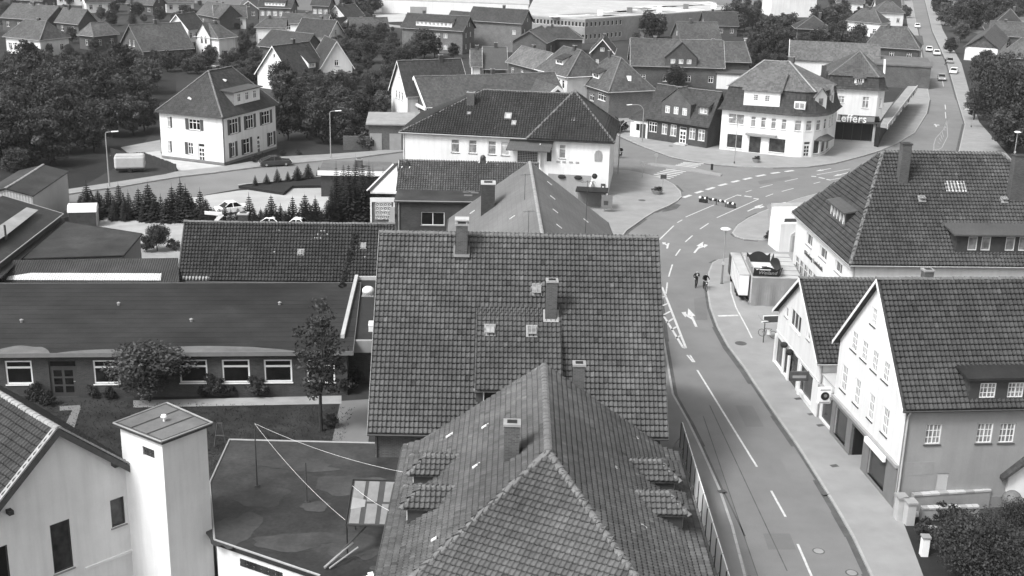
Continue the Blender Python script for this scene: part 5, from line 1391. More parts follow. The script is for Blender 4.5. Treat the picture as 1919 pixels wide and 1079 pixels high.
MB().box(-.7, -.08, 0, .7, .08, .75).build('panel', 'shutter_paint', sg2, bevel=.04)
MB().box(-.5, -.1, .25, .5, -.081, .45).build('lettering_bar', 'concrete', sg2)

pM = (40.098, 107.8, 0.058, 24.0, 17.229, 6.489, 14.345, 4.973, 9.015)
bw_ = dict(style='two', pane='glass_mid', frame='cream_paint', sill='concrete', recess=.2)
wM = [(-4.03, 4.46, 1.97, 1.12, bw_), (0.47, 4.48, 2.18, 1.03, bw_), (5.00, 4.54, 1.99, 1.00, bw_)]
for k in range(8): wM.append((-7.2 + 1.45 * k, .6, 1.2, 1.9, dict(style='two_t', pane='glass_mid', frame='cream_paint', sill='concrete')))
wMS = [(-4.19, 5.33, 0.92, 0.70, dict(style='plain', pane='glass_mid')), (-3.27, 5.34, 1.11, 0.70, dict(style='plain', pane='glass_curtain')), (-1.60, 5.26, 1.03, 0.75, dict(style='plain', pane='glass_dark'))]
wMS = [(a[0], 3.9, 1.2, 1.5, a[4]) for a in wMS]
HM, rm = house('bank_house', 'bank building with big dark tiled hip roof, wide dormers and three chimneys', 'bank', pM, 'white_render', 'tile_far_dark', tile=(.30, .39, 'mid'), tplanes='SW', wins={'W': wM, 'S': wMS}, verge=None, gut='grey_paint', ridge='ridge', single=60)
a_, b_ = ((-5.03, 3.58)), ((1.75, 3.48))
text_mesh(HM, 'Oldenburg  Landesbank', (-pM[3] / 2 - .05, -a_[0], (a_[1] + b_[1]) / 2 - .1), -math.pi / 2, .62, 'shutter_paint', .02)
wallbox(HM, 'cornice', pM, 'W', -pM[4] / 2, 5.95, pM[4] / 2, 6.2, .0, .2, 'white_paint')
# hip dormer (left slope) with five windows, front dormer with four
dq = (1.25, 1.16)
dormer(HM, pM, 'W', dq[0], dq[1] - .1, 4.6, 1.4, 'shed', .2, 'dark_paint', 'slate_dark', 'wood_dark', wn=[(-1.76 + .88 * k, .15, .7, 1.1, dict(style='plain', pane='glass_light')) for k in range(5)], ov=.3)
dq = (0.27, 1.49)
dormer(HM, pM, 'S', ((-3.08, -7.06, 8.19))[0] + 3.6, dq[1] - .6, 7.4, 1.75, 'flat', .12, 'wood_dark', 'slate_dark', 'wood_dark', wn=[(u, .35, .8, 1.2, dict(style='plain', pane='glass_curtain', frame='cream_paint')) for u in (-2.3, -1.15, .95, 2.1)], ov=.45)
for pq, w_, h_ in (((-6.29, -2.32, 12.33), .8, 3.3), ((3.56, -3.63, 11.18), 1.5, 3.8)):
    chimney(HM, pq[0], pq[1], pq[2] - .8, pq[2] + h_, w_, .8, 'brick', rim='dark_paint')
pq = (-1.66, -2.87, 11.84)
for k in range(5):
    for j in range(3):
        sl = math.atan2(pM[6] - pM[5], pM[4] / 2 + .4)
        MB().obox((pq[0] - .72 + .36 * k, pq[1] - .3 + .3 * j, pq[2] + .1 + .3 * (j - 1) * math.tan(sl)), (.33, .36, .05), 0, sl).build('glass_tile', 'glass_light', rm)
for pq in ((-4.95, -3.94, 10.91), (2.36, -3.94, 10.91)): skylight(HM, (pq[0], pq[1], pq[2] + .1), math.atan2(pM[6] - pM[5], pM[4] / 2 + .4), 0, .5, .55, open_=.5)
aerial('mast aerial in front of the bank building dormer', w_of(pM, (0.08, -6.29, 8.86)), 3.6)
bal = empty('side_entrance_wall', w_of(pM, (-pM[3] / 2 + 1.2, -pM[4] / 2 - 1.5, 0)), pM[2], 'dark recessed side entrance wall beside the bank front corner', 'wall')
MB().box(-1.2, -.1, 0, 1.2, .1, 3.2).build('wall', 'grey_render', bal); MB().box(-.6, -.13, .05, .4, -.101, 2.3).build('door', 'dark_paint', bal)

# kiosk block in front of the bank
kk = empty('kiosk', (29.6, 126.8, 0), R(8), 'white two-part kiosk block with flat roof and arched door by the bank', 'kiosk')
b = MB(); b.box(-1.9, -2.4, 0, 1.4, 1.0, 3.2); b.box(-.6, 1.01, 0, 4.6, 4.4, 3.35); b.build('body', 'white_render', kk)
MB().box(-1.2, -1.6, 3.21, 1.3, .2, 3.75).build('roof_box', 'lamp_white', kk); MB().box(-1.3, -1.7, 3.2, 1.4, -1.61, 3.55).build('dark_band', 'dark_paint', kk)
b = MB(); pf = [(.85 * math.cos(math.pi * i / 10), 1.9 + .5 * math.sin(math.pi * i / 10)) for i in range(11)]; pf = [(.85, .05)] + pf + [(-.85, .05)]
b.hexa([(x + .1, -2.42, z) for x, z in pf], [(x + .1, -2.55, z) for x, z in pf]); b.build('arch_door', 'light_concrete', kk)
MB().box(-.55, -2.6, .06, .8, -2.56, 1.9).build('door_leaf', 'concrete', kk)
MB().box(-.65, 4.45, 3.36, 4.6, 4.5, 3.75).build('parapet', 'light_concrete', kk)

# market trailers
tr = empty('fair_trailer', (21.6, 110.6, .13), R(-2.5), 'long white fairground trailer side with dark flap, nearest the street lamp', 'trailer')
MB().box(-.6, -3.7, .6, .28, 3.6, 2.55).build('body', 'white_paint', tr, bevel=.05); MB().box(-.62, -3.72, 2.552, .3, 3.62, 2.62).build('roof', 'light_concrete', tr)
MB().box(-.5, -3.5, .35, .25, 3.4, .6).build('chassis', 'black_paint', tr)
for y in (-1.9, -.9, 2.6):
    q = MB().lathe([(.36, -.1), (.36, .1)], (0, 0, 0), 14); q.v = [(-.45 + z, y + x, .36 + yy) for x, yy, z in q.v]; q.build('wheel', 'rubber', tr)
MB().box(-.72, 2.5, .7, -.605, 3.55, 2.5).build('side_flap', 'shutter_paint', tr); MB().box(-.75, 2.48, 1.55, -.722, 3.57, 1.6).build('flap_rail', 'mid_paint', tr)
for k in range(6): MB().box(-.615, -3.4 + 1.0 * k, .65, -.602, -3.37 + 1.0 * k, 2.5).build('panel_joint', 'concrete', tr)
MB().tube((-.1, -3.75, .45), (.1, -4.7, .4), .06).build('drawbar', 'black_paint', tr)
tb = empty('fair_booth', (23.9, 108.2, .13), R(-2.5), 'fairground booth with grey tarpaulin front and scalloped dark sign crown', 'booth')
MB().box(-1.95, -1.9, .1, 2.3, 5.4, 2.6).build('body', 'canvas', tb)
b = MB(); slab(b, [(-1.97, -2.2, 2.62), (2.5, -2.0, 2.62), (2.5, 5.6, 2.75), (-1.97, 5.6, 2.75)], .05); b.build('roof', 'light_concrete', tb)
for k in range(5): MB().box(-1.96, -1.2 + 1.4 * k, 2.65 + .024 * k, 2.48, -1.17 + 1.4 * k, 2.68 + .024 * k).build('roof_seam', 'concrete', tb)
b = MB()
for i in range(24):
    t0, t1 = i / 24, (i + 1) / 24; f = lambda t: -2.15 - .5 * (math.sin(t * 21) * .18 + .5 + .25 * t) ; x = lambda t: -1.95 + 4.3 * t
    b.poly([(x(t0), f(t0), 0), (x(t1), f(t1), 0), (x(t1), -2.16, 2.6), (x(t0), -2.16, 2.6)])
b.build('tarpaulin', 'canvas_grey', tb)
MB().box(2.5, -1.0, .1, 3.1, 4.9, 2.0).build('side_counter', 'mid_paint', tb)
def scallop(mb, P, lean, n=18, h0=.55, h1=.95):
    hh = lambda t: h0 + (h1 - h0) * math.sin(math.pi * min(1, max(0, (t - .14) / .72))) ** .7 + .3 * max(0, 1 - t / .14, (t - .86) / .14)
    for i in range(n):
        t0, t1 = i / n, (i + 1) / n; a, b_ = P(t0), P(t1); q = [a, b_, b_ + lean * hh(t1) + Vector((0, 0, hh(t1))), a + lean * hh(t0) + Vector((0, 0, hh(t0)))]
        out = lean.normalized() * .05; mb.hexa(q, [v + out for v in q])
cr = [Vector((-1.9, -1.95, 2.7)), Vector((.45, -1.9, 2.7)), Vector((.3, 2.6, 2.74)), Vector((-1.9, 2.6, 2.74))]
for i, ln_ in enumerate(((0, -.22, 0), (.3, 0, 0), (0, .25, 0), (-.12, 0, 0))):
    a_, c2 = cr[i], cr[(i + 1) % 4]; b = MB(); scallop(b, (lambda a_, c2: lambda t: a_.lerp(c2, t))(a_, c2), Vector(ln_)); b.build('sign_crown', 'black_paint' if i != 3 else 'concrete', tb)
MB().box(-1.8, -1.5, 2.74, .2, 2.2, 2.77).build('crown_floor', 'lamp_white', tb)
for x, y in ((-1.2, .1), (-.5, .7)): MB().box(x - .25, y - .14, 2.77, x + .25, y + .14, 2.86).build('roof_hatch', 'mid_paint', tb)
text_mesh(tb, 'Weiland', (-1.5, -2.12, 2.92), 0, .5, 'concrete', .01, shear=.25, tilt=math.pi / 2 + .2)
MB().obox((-.9, -2.2, 3.38), (1.0, .02, .07), 0, .2).build('sign_flourish', 'lamp_white', tb)
for k in range(5): MB().box(2.6 + .25 * k, -1.6 + .9 * k, 0, 3.0 + .25 * k, -1.1 + .9 * k, .5 + .1 * (k % 3)).build('crate', 'wood_grey' if k % 2 else 'light_concrete', tb)
# ---- bottom right: garden wall, gate pier, neighbour's white gable
gwl = empty('garden_wall', (26.73, 67.95, 0.0), R(4), 'old rendered garden wall with coping beside the large gabled shop', 'wall')
og = Vector(gwl.location)
for k, (pa_, pb_, h) in enumerate((((24.6, 66.8, 0.0), (29.63, 67.76, 0.0), 1.15), ((24.78, 65.61, 0.0), (28.35, 65.99, 0.0), .9))):
    A, B = (Vector(pa_) - og), (Vector(pb_) - og); A = gwl.matrix_basis.to_3x3().inverted() @ A; B = gwl.matrix_basis.to_3x3().inverted() @ B
    d = (B - A).normalized(); n_ = Vector((-d.y, d.x, 0)) * .14
    MB().hexa([A - n_, B - n_, B + n_, A + n_], [p + Vector((0, 0, h)) for p in (A - n_, B - n_, B + n_, A + n_)]).build('wall', 'concrete', gwl)
    for i in range(9):
        a_, b_ = A.lerp(B, i / 9) + d * .012, A.lerp(B, (i + 1) / 9) - d * .012; m_ = n_ * 1.35
        MB().hexa([p + Vector((0, 0, h + .004)) for p in (a_ - m_, b_ - m_, b_ + m_, a_ + m_)], [p + Vector((0, 0, h + .1 + .01 * (i % 3))) for p in (a_ - m_, b_ - m_, b_ + m_, a_ + m_)]).build('coping_stone', 'light_concrete' if i % 3 else 'concrete', gwl)
for k, (c_, lab) in enumerate((((23.57, 65.74, 0.0), 'pale rendered gate pier at the corner of the large gabled shop'), ((23.93, 65.1, 0.0), 'gate pier with flat capstone next to the garden wall'))):
    T = empty('gate_pier', c_, R(5), lab, 'gate pier')
    MB().box(-.25, -.3, 0, .25, .3, 1.55).build('shaft', 'light_concrete', T); MB().box(-.33, -.38, 1.553, .33, .38, 1.68).build('capstone', 'concrete', T)
T = empty('white_bollard', (23.68, 61.39, 0.0), 0, 'short white gate post in front of the dark tree', 'post')
MB().box(-.2, -.2, 0, .2, .2, 1.3).build('shaft', 'lamp_white', T); MB().box(-.25, -.25, 1.3, .25, .25, 1.4).build('cap', 'concrete', T)
T = empty('garden_bench', (24.74, 64.02, 0.16), R(-15), 'small pale slab bench in the garden behind the garden wall', 'bench')
MB().box(-.5, -.22, .32, .5, .22, .4).build('seat', 'light_concrete', T)
for x in (-.35, .35): MB().box(x - .08, -.18, 0, x + .08, .18, .32).build('leg', 'concrete', T)
T = empty('bin_bags', (29.36, 68.58, 0.0), R(2), 'black bin bags heaped against the side wall of the large shop', 'bags')
for k in range(4): MB().sphere((-.5 + .36 * k, rnd.uniform(-.1, .1), .22), .28, 8, 6, (1, .9, .8)).build('bag', 'black_paint', T, True)
T = empty('round_bush', (30.94, 67.48, 0.0), 0, 'round pale clipped bush against the white gable at right edge', 'bush')
MB().sphere((0, 0, .7), .6, 10, 8).build('crown', 'wood_grey', T)
ng = empty('neighbour_gable', (33.06, 69.36, 0.0), R(35), 'white gabled house corner cut off by the right edge', 'house')
b = MB(); wall(b, (-3.0, 0, 0), (.82, -.57, 0), [(0, 0), (9, 0), (9, 2.6), (4.5, 6.5), (0, 2.6)], [(5.2, .9, 6.6, 2.3)]); wall(b, (-3.0 + .57 * 8, 8 * .82, 0), (-.57, -.82, 0), [(0, 0), (8, 0), (8, 2.6), (0, 2.6)]); b.build('wall', 'white_render', ng)
b = MB(); g0 = Vector((-3.0, 0, 2.5)); du, dv = Vector((.82, -.57, 0)), Vector((.57, .82, 0))
for s0, s1, z0, z1 in ((-.5, 4.5, 2.2, 6.7), (9.5, 4.5, 2.2, 6.7)):
    A = Vector((-3.0, 0, 0)) + du * s0 - dv * .4 + Vector((0, 0, z0)); B = Vector((-3.0, 0, 0)) + du * s1 - dv * .4 + Vector((0, 0, z1))
    slab(b, [tuple(A), tuple(A + dv * 8.5), tuple(B + dv * 8.5), tuple(B)] if s0 > 4 else [tuple(A), tuple(B), tuple(B + dv * 8.5), tuple(A + dv * 8.5)], .2)
b.build('roof', 'tile_far_dark', ng)

# ============================================================ middle distance
pE = (-0.451, 155.95, -0.12, 25.811, 13.562, 7.02, 11.628, 9.469, 5.835)
we = dict(style='transom', pane='glass_curtain', sill='shutter_paint')
WE = [(-6.28, 4.67, 1.03, 1.66, we), (-4.08, 4.68, 1.01, 1.67, we), (-1.65, 4.64, 0.98, 1.71, we), (-0.01, 4.62, 1.04, 1.74, dict(style='transom', pane='glass_light', sill='shutter_paint')), (7.10, 4.60, 0.83, 1.73, we), (5.47, 4.05, 0.73, 2.29, dict(style='transom', pane='glass_mid', sill=None))]
gb = (2.78, 3.62, 2.51, 1.73)
HE, re_ = house('hipped_white_house', 'long white two storey house with dark hipped tile roof beside the zebra crossing', 'house', pE, 'white_render', 'tile_far_dark', tile=(.33, .40, 'dark'), tplanes='SWE', wins={'S': WE}, extra_holes={'S': [(gb[0] - gb[2] / 2, gb[1], gb[0] + gb[2] / 2, gb[1] + gb[3])]}, verge=None, gut='light_concrete', ridge='ridge', single=0)
nx, nz = 12, 8
for i in range(nx):
    for j in range(nz):
        w_, h_ = gb[2] / nx, gb[3] / nz
        wallbox(HE, 'glass_block', pE, 'S', gb[0] - gb[2] / 2 + w_ * i + .03, gb[1] + h_ * j + .03, gb[0] - gb[2] / 2 + w_ * (i + 1) - .03, gb[1] + h_ * (j + 1) - .03, -.1, -.03, 'glass_mid')
wallbox(HE, 'block_frame', pE, 'S', gb[0] - gb[2] / 2, gb[1], gb[0] + gb[2] / 2, gb[1] + gb[3], -.14, -.08, 'light_concrete')
wallbox(HE, 'stair_bay', pE, 'S', gb[0] + gb[2] / 2 + .25, gb[1], gb[0] + gb[2] / 2 + .4, 6.4, .0, .5, 'white_render')
b = MB(); slab(b, [(gb[0] - 2.6, -pE[4] / 2 - 1.2, 5.6), (gb[0] + 2.9, -pE[4] / 2 - 1.2, 5.6), (gb[0] + 3.2, -pE[4] / 2 - .05, 6.7), (gb[0] - 2.2, -pE[4] / 2 - .05, 6.7)], .1); b.build('porch_roof', 'slate_dark', HE)
# front hip over the right hand bay
tri = [(2.7, -7.38, 7.0), (13.45, -7.38, 7.0), (7.8, -.2, 12.0)]
b = MB(); slab(b, tri, .2); slab(b, [(13.45, -7.38, 7.0), (13.45, 7.3, 7.0), (7.8, .6, 12.0), (7.8, -.2, 12.0)], .2); fh = b.build('front_hip', 'tile_far_dark', HE)
tiles(fh, [plane_of(tri)], .33, .40, 'dark', 0)
c = MB(); caps(c, tri[0], tri[2], .17, .4); caps(c, tri[1], tri[2], .17, .4); caps(c, (13.45, 7.3, 7), tri[2], .17, .4); c.build('hip_cap', 'ridge', fh)
q = ((-5.09, -2.66, 9.92)); chimney(HE, q[0], q[1] + .2, q[2] - .8, q[2] + 1.75, .95, .7, 'brick', rim='ridge_light')
for pq, s_, m_ in (((-0.08, -4.3, 8.87), (.9, 1.1), 'concrete'), ((0.8, -5.32, 8.21), (.6, .8), 'concrete'), ((-5.04, -4.17, 8.95), (.5, .5), 'mid_paint'), ((8.15, -4.41, 8.8), (.5, .5), 'concrete')):
    sl = math.atan2(pE[6] - pE[5], pE[4] / 2 + .4); w2, h2 = s_
    q = MB(); M_ = Matrix.Translation((pq[0], pq[1], pq[2] + .25)) @ Matrix.Rotation(sl, 4, 'X')
    for x in ((-w2 / 2, -h2 / 2, -w2 / 2 + .14, h2 / 2), (w2 / 2 - .14, -h2 / 2, w2 / 2, h2 / 2), (-w2 / 2 + .14, -h2 / 2, w2 / 2 - .14, -h2 / 2 + .14), (-w2 / 2 + .14, h2 / 2 - .14, w2 / 2 - .14, h2 / 2)): q.box(x[0], x[1], -.15, x[2], x[3], .1)
    q.v = [tuple(M_ @ Vector(v)) for v in q.v]; o_ = q.build('roof_hatch', m_, HE)
    q = MB(); q.poly([tuple(M_ @ Vector(v)) for v in ((-w2 / 2, -h2 / 2, .05), (w2 / 2, -h2 / 2, .05), (w2 / 2, h2 / 2, .05), (-w2 / 2, h2 / 2, .05))]); q.build('hatch_pane', 'glass_light', o_)
cu = (11.54, 4.48, 0.88, 1.37)
q = MB(); pf = [(-.5, 0), (.5, 0), (.55, .9), (.4, 1.35), (0, 1.5), (-.4, 1.35), (-.55, .9)]; q.hexa([(cu[0] + x * cu[2], -pE[4] / 2 - .08, cu[1] + z * cu[3] / 1.5) for x, z in pf], [(cu[0] + x * cu[2], -pE[4] / 2 - .003, cu[1] + z * cu[3] / 1.5) for x, z in pf]); q.build('wall_crest', 'concrete', HE)
for k in range(4): wallbox(HE, 'crest_ray', pE, 'S', cu[0] - .36 + .22 * k, cu[1] + .15, cu[0] - .3 + .22 * k, cu[1] + cu[3] * .8, .082, .1, 'grey_paint')
cu = (12.29, 1.03, 0.53, 0.66); wallbox(HE, 'notice_case', pE, 'S', cu[0] - cu[2] / 2, cu[1], cu[0] + cu[2] / 2, cu[1] + cu[3], .003, .12, 'dark_paint'); wallbox(HE, 'notice', pE, 'S', cu[0] - cu[2] / 5, cu[1] + .08, cu[0] + cu[2] / 4, cu[1] + cu[3] * .55, .122, .13, 'lamp_white')
for pq in (((6.61, 4.16)), ((7.34, 4.19)), ((8.2, 4.17)), ((8.99, 4.18))): wallbox(HE, 'wall_plate', pE, 'S', pq[0] - .22, pq[1] - .1, pq[0] + .22, pq[1] + .12, .003, .06, 'grey_paint')
# garden terrace in front of the right bay
tc_ = empty('roof_terrace', w_of(pE, (8.6, -8.6, 0)), pE[2], 'low walled terrace with hanging plants in front of the long white house', 'terrace')
MB().box(-3.0, -.1, 0, 2.3, .15, 3.0).build('parapet', 'grey_render', tc_); MB().box(2.31, -3.6, 0, 2.5, .15, 2.6).build('side_wall', 'white_render', tc_); MB().box(-2.9, .16, 2.0, 2.3, 1.7, 2.1).build('floor', 'concrete', tc_)
MB().box(-2.9, -3.5, 0, 2.2, -.2, .06).build('yard', 'light_concrete', tc_)
for x in (-1.3, .7): MB().sphere((x, -.2, 2.75), .5, 8, 6, (1, .4, .55)).build('trailing_plant', 'lawn', tc_)
MB().sphere((2.7, -.1, 3.0), .35, 8, 6).build('potted_plant', 'lawn', tc_)
bs = empty('bus_shelter', (9.19, 141.29, 0.0), R(-6), 'small dark flat-roofed shelter beside the slate roof', 'shelter')
MB().box(-1.9, -1.2, 2.3, 1.9, 1.3, 2.42).build('roof', 'bitumen', bs); MB().box(-1.7, .9, 0, 1.7, 1.0, 2.3).build('back_wall', 'mid_paint', bs)
for x in (-1.7, 1.6): MB().box(x, -1.0, 0, x + .1, -.9, 2.3).build('post', 'steel', bs)
MB().box(1.2, -1.6, .6, 2.5, -1.5, 2.2).build('poster_board', 'mid_paint', bs); MB().box(1.5, -1.62, 1.0, 2.0, -1.601, 1.5).build('poster', 'dark_paint', bs)

# villa with shutters
pQ = (-41.327, 168.359, 1.195, 12.874, 10.091, 6.454, 11.718, 4.94, 3.366)
vs = lambda st, **k: dict(style=st, pane='glass_dark', sill='concrete', shutters=.5, **k)
WQ = {'W': [(-3.52, 4.36, 0.43, 1.44, dict(style='two_t', pane='glass_dark', shutters='R')), (0.59, 4.37, 1.81, 1.44, vs('three_t')), (-3.73, 1.01, 0.37, 1.46, dict(style='two_t', pane='glass_dark', shutters='R')), (-0.24, 0.96, 0.81, 1.62, dict(style='two_t', pane='glass_dark', shutters='L'))],
      'S': [(-3.78, 3.86, 1.96, 2.04, vs('three_t')), (-0.01, 3.96, 1.79, 1.86, vs('three_t')), (3.98, 3.96, 2.00, 1.84, vs('three_t')), (-4.21, 0.76, 0.88, 1.99, vs('two_t')), (-0.97, 0.64, 1.53, 2.10, vs('two_t')), (5.16, 0.71, 1.04, 1.90, vs('two_t'))]}
HQ, rq = house('villa', 'white two storey villa with dark shutters and steep hip roof on the left', 'house', pQ, 'white_render', 'tile_far_dark', wins=WQ, doors={'W': [(1.51, 1.04, 2.54)], 'S': [(2.00, 0.71, 2.51)]}, verge=None, gut='dark_paint', ridge='ridge', plinth=.35)
u_ = ((0.17, 7.65))[0]
dormer(HQ, pQ, 'S', u_ + .3, 1.0, 6.2, 1.75, 'flat', .06, 'white_render', 'slate_dark', 'mid_paint', wn=[(-1.9, .35, .75, 1.1, dict(style='two_t')), (0, .35, .75, 1.1, dict(style='two_t')), (1.9, .35, .75, 1.1, dict(style='two_t'))], ov=.35)
for pq in ((-5.09, 0.89, 8.32), (-0.26, -1.43, 10.34)): MB().obox(pq, (.5, .5, .2), R(20), R(20)).build('roof_hatch', 'lamp_white', HQ)
chimney(HQ, 1.0, .8, pQ[6] - 1.2, pQ[6] + .35, .8, .6, 'dark_brick')
# brick house with white windows on the corner
pP = (26.196, 186.095, -0.664, 10.489, 5.701, 3.398, 8.259, 0.0, 0.0)
pw = dict(style='two_t', pane='glass_curtain', sill='light_concrete')
WP = [(-4.32, 1.29, 1.44, 1.55, dict(style='three_t', pane='glass_dark')), (-2.25, 1.24, 0.95, 1.58, pw), (-0.66, 1.16, 1.06, 1.73, pw), (2.63, 1.11, 1.06, 1.69, pw), (4.22, 1.10, 1.12, 1.70, pw)]
HP_, rp = house('brick_corner_house', 'low dark brick house with tall white windows and a front gable at the junction', 'house', pP, 'dark_brick', 'tile_far_dark', wins={'S': WP}, doors={'S': [(1.02, 1.23, 2.68)]}, verge=None, gut='dark_paint')
u0 = ((-0.45, 5.64))[0]
dormer(HP_, pP, 'S', u0, .45, 5.0, 2.1, 'gable', .3, 'brick', 'tile_far', wn=[(-1.5, .45, .8, 1.1, dict(style='two_t', pane='glass_light')), (0, .45, .8, 1.1, dict(style='two_t', pane='glass_light')), (1.5, .45, .8, 1.1, dict(style='two_t', pane='glass_light'))], rise=2.2, ov=.15)
dormer(HP_, pP, 'S', u0 + 4.4, 1.0, 1.7, 1.2, 'shed', .45, 'mid_paint', 'tile_far_dark', wn=[(0, .2, 1.2, .9, dict(style='two', pane='glass_light'))], ov=.2)
step = wallbox(HP_, 'door_step', pP, 'S', ((1.04, 0.79))[0] - 1, 0, ((1.04, 0.79))[0] + 1, .3, .0, .9, 'light_concrete')
an2 = empty('garage_lean_to', w_of(pP, (-pP[3] / 2 - 1.6, -.8, 0)), pP[2], 'small white garage wing with dark lean-to roof left of brick corner house', 'garage')
b = MB(); b.box(-1.6, -2.0, 0, 1.55, 2.6, 2.9); b.build('wall', 'white_render', an2); b = MB(); slab(b, [(-1.8, -2.3, 2.9), (1.55, -2.3, 2.9), (1.55, 2.7, 5.0), (-1.3, 2.7, 5.0)], .12); b.build('roof', 'tile_far_dark', an2)
MB().box(.2, -2.05, .05, 1.2, -2.001, 2.3).build('door', 'dark_paint', an2); MB().box(-.5, -2.04, 1.2, .1, -2.001, 2.2).build('window', 'glass_dark', an2)

# mansard corner shop
N0 = (39.709, 182.58, -0.418, 15.0, 12.009, 6.3, 12.48, 0.0, 0.0)
HN = empty('corner_shop', (N0[0], N0[1], 0), N0[2], 'white corner shop with rounded corner, mansard roof and display windows', 'shop')
foot = [(-7.5, -6.0), (3.0, -6.15), (4.6, -5.75), (5.9, -4.7), (6.8, -3.1), (7.2, -1.2), (7.2, 6), (-7.5, 6)]
def ring(poly, d, z):
    n = len(poly); out = []
    for i in range(n):
        a, b_, c_ = Vector(poly[i - 1]), Vector(poly[i]), Vector(poly[(i + 1) % n])
        d0, d1 = (b_ - a).normalized(), (c_ - b_).normalized(); n0, n1 = Vector((d0.y, -d0.x)), Vector((d1.y, -d1.x)); m_ = (n0 + n1).normalized(); k = d / max(.4, m_.dot(n0))
        out.append((b_.x + m_.x * k, b_.y + m_.y * k, z))
    return out
mb = MB(); n = len(foot)
op = {0: [(1.0, .5, 3.4, 2.6), (4.35, .1, 6.2, 2.6), (7.3, .5, 9.8, 2.6), (1.0, 4.1, 3.4, 5.6), (4.4, 3.95, 5.15, 5.5), (5.9, 3.95, 6.65, 5.5), (7.4, 3.95, 8.15, 5.5), (8.9, 3.95, 9.65, 5.5)],
      1: [(.35, 3.95, 1.3, 5.5)], 2: [(.3, .05, 1.3, 2.4), (.35, 3.95, 1.3, 5.5)], 3: [(.3, .5, 1.6, 2.6), (.45, 3.95, 1.4, 5.5)], 4: [(.3, .5, 1.7, 2.6), (.45, 3.95, 1.4, 5.5)], 5: [(.5, .5, 2.8, 2.6), (1.0, 3.95, 2.0, 5.5), (3.2, 3.95, 4.2, 5.5)]}
for i in range(n):
    a_, b_ = Vector(foot[i] + (0,)), Vector(foot[(i + 1) % n] + (0,)); u_ = (b_ - a_).normalized(); ln = (b_ - a_).length
    hs = [(h[0], h[1], min(h[2], ln - .1), h[3]) for h in op.get(i, ()) if h[0] < ln - .3]
    wall(mb, a_, u_, [(0, 0), (ln, 0), (ln, 6.2), (0, 6.2)], hs)
    for k, h in enumerate(hs):
        c0 = a_ + u_ * ((h[0] + h[2]) / 2) + Vector((0, 0, h[1])); rz_ = math.atan2(u_.y, u_.x)
        if h[1] > 3: window(HN, c0, rz_, h[2] - h[0], h[3] - h[1], 'two' if h[2] - h[0] > 2 else 'transom', pane='glass_curtain', sill='light_concrete')
        elif i == 2: door(HN, c0, rz_, h[2] - h[0], h[3] - h[1], 'cream_paint', 'glass_mid')
        else:
            window(HN, c0, rz_, h[2] - h[0], h[3] - h[1], 'plain', pane='glass_mid', sill='concrete', name='display_window')
            if i == 0:
                for q_ in range(7):
                    v_ = Vector((u_.y, -u_.x, 0)) * -.4
                    MB().sphere(tuple(c0 + u_ * rnd.uniform(-.9, .9) + v_ + Vector((0, 0, rnd.uniform(.3, 1.6)))), rnd.uniform(.1, .3), 8, 6, (1, .3, 1)).build('display_item', rnd.choice(('lamp_white', 'concrete', 'mid_paint', 'cloth_dark')), HN)
mb.build('wall', 'white_render', HN)
def loft(mb, r0_, r1_):
    k = len(r0_)
    for i in range(k): mb.poly([r0_[i], r0_[(i + 1) % k], r1_[(i + 1) % k], r1_[i]])
e0, e1, e2, br = ring(foot, .65, 6.15), ring(foot, .35, 6.45), ring(foot, -.05, 7.4), ring(foot, -.55, 9.5)
b = MB(); loft(b, ring(foot, .0, 6.1), ring(foot, .62, 6.14)); loft(b, ring(foot, .62, 6.14), e0); b.build('cornice', 'white_paint', HN)
b = MB(); loft(b, e0, e1); loft(b, e1, e2); loft(b, e2, br); b.build('mansard', 'tile_far_dark', HN)
ra_, rb_ = (-3.3, .2, 12.95), (.3, 1.0, 12.95); bo = ring(foot, -.35, 9.52)
b = MB(); k = len(bo)
top = [ra_, rb_, rb_, rb_, rb_, rb_, rb_, ra_]
for i in range(k):
    j = (i + 1) % k
    b.poly([bo[i], bo[j], top[j]] if top[i] == top[j] else [bo[i], bo[j], top[j], top[i]])
ur = b.build('upper_roof', 'tile_far_light', HN)
c = MB(); caps(c, bo[0], ra_, .13); caps(c, ra_, rb_, .13); caps(c, bo[3], rb_, .13); caps(c, bo[7], ra_, .13); c.build('hip_cap', 'ridge_light', ur)
def wall_dormer(parent, x0, x1, y, z0, z1, n_w, roofm):
    d = MB(); wall(d, ((x0 + x1) / 2, y, z0), (1, 0, 0), [(-(x1 - x0) / 2, 0), ((x1 - x0) / 2, 0), ((x1 - x0) / 2, z1 - z0), (-(x1 - x0) / 2, z1 - z0)], [(u - .35, .9, u + .35, 1.8) for u in n_w], .1)
    for x in (x0, x1): d.poly([(x, y, z0), (x, y + 2.2, z0), (x, y + 2.2, z1), (x, y, z1)])
    o_ = d.build('dormer', 'white_render', parent)
    for u in n_w: window(o_, ((x0 + x1) / 2 + u, y, z0 + .9), 0, .7, .9, 'grid', pane='glass_dark', recess=.07, flat=True)
    r_ = MB(); slab(r_, [(x0 - .3, y - .35, z1 - .1), (x1 + .3, y - .35, z1 - .1), (x1 + .2, y + 3.6, z1 + 2.35), (x0 - .2, y + 3.6, z1 + 2.35)], .12); r_.build('dormer_roof', roofm, o_)
wall_dormer(HN, -4.4, .9, -6.15, 6.9, 9.45, (-.9, .8), 'tile_far_light')
d = MB(); d.box(3.0, -6.15, 7.1, 4.6, -4.6, 8.2); d = d.build('dormer', 'white_paint', HN); window(d, (3.8, -6.15, 7.2), 0, 1.4, .9, 'two', pane='glass_curtain', recess=-.03, flat=True)
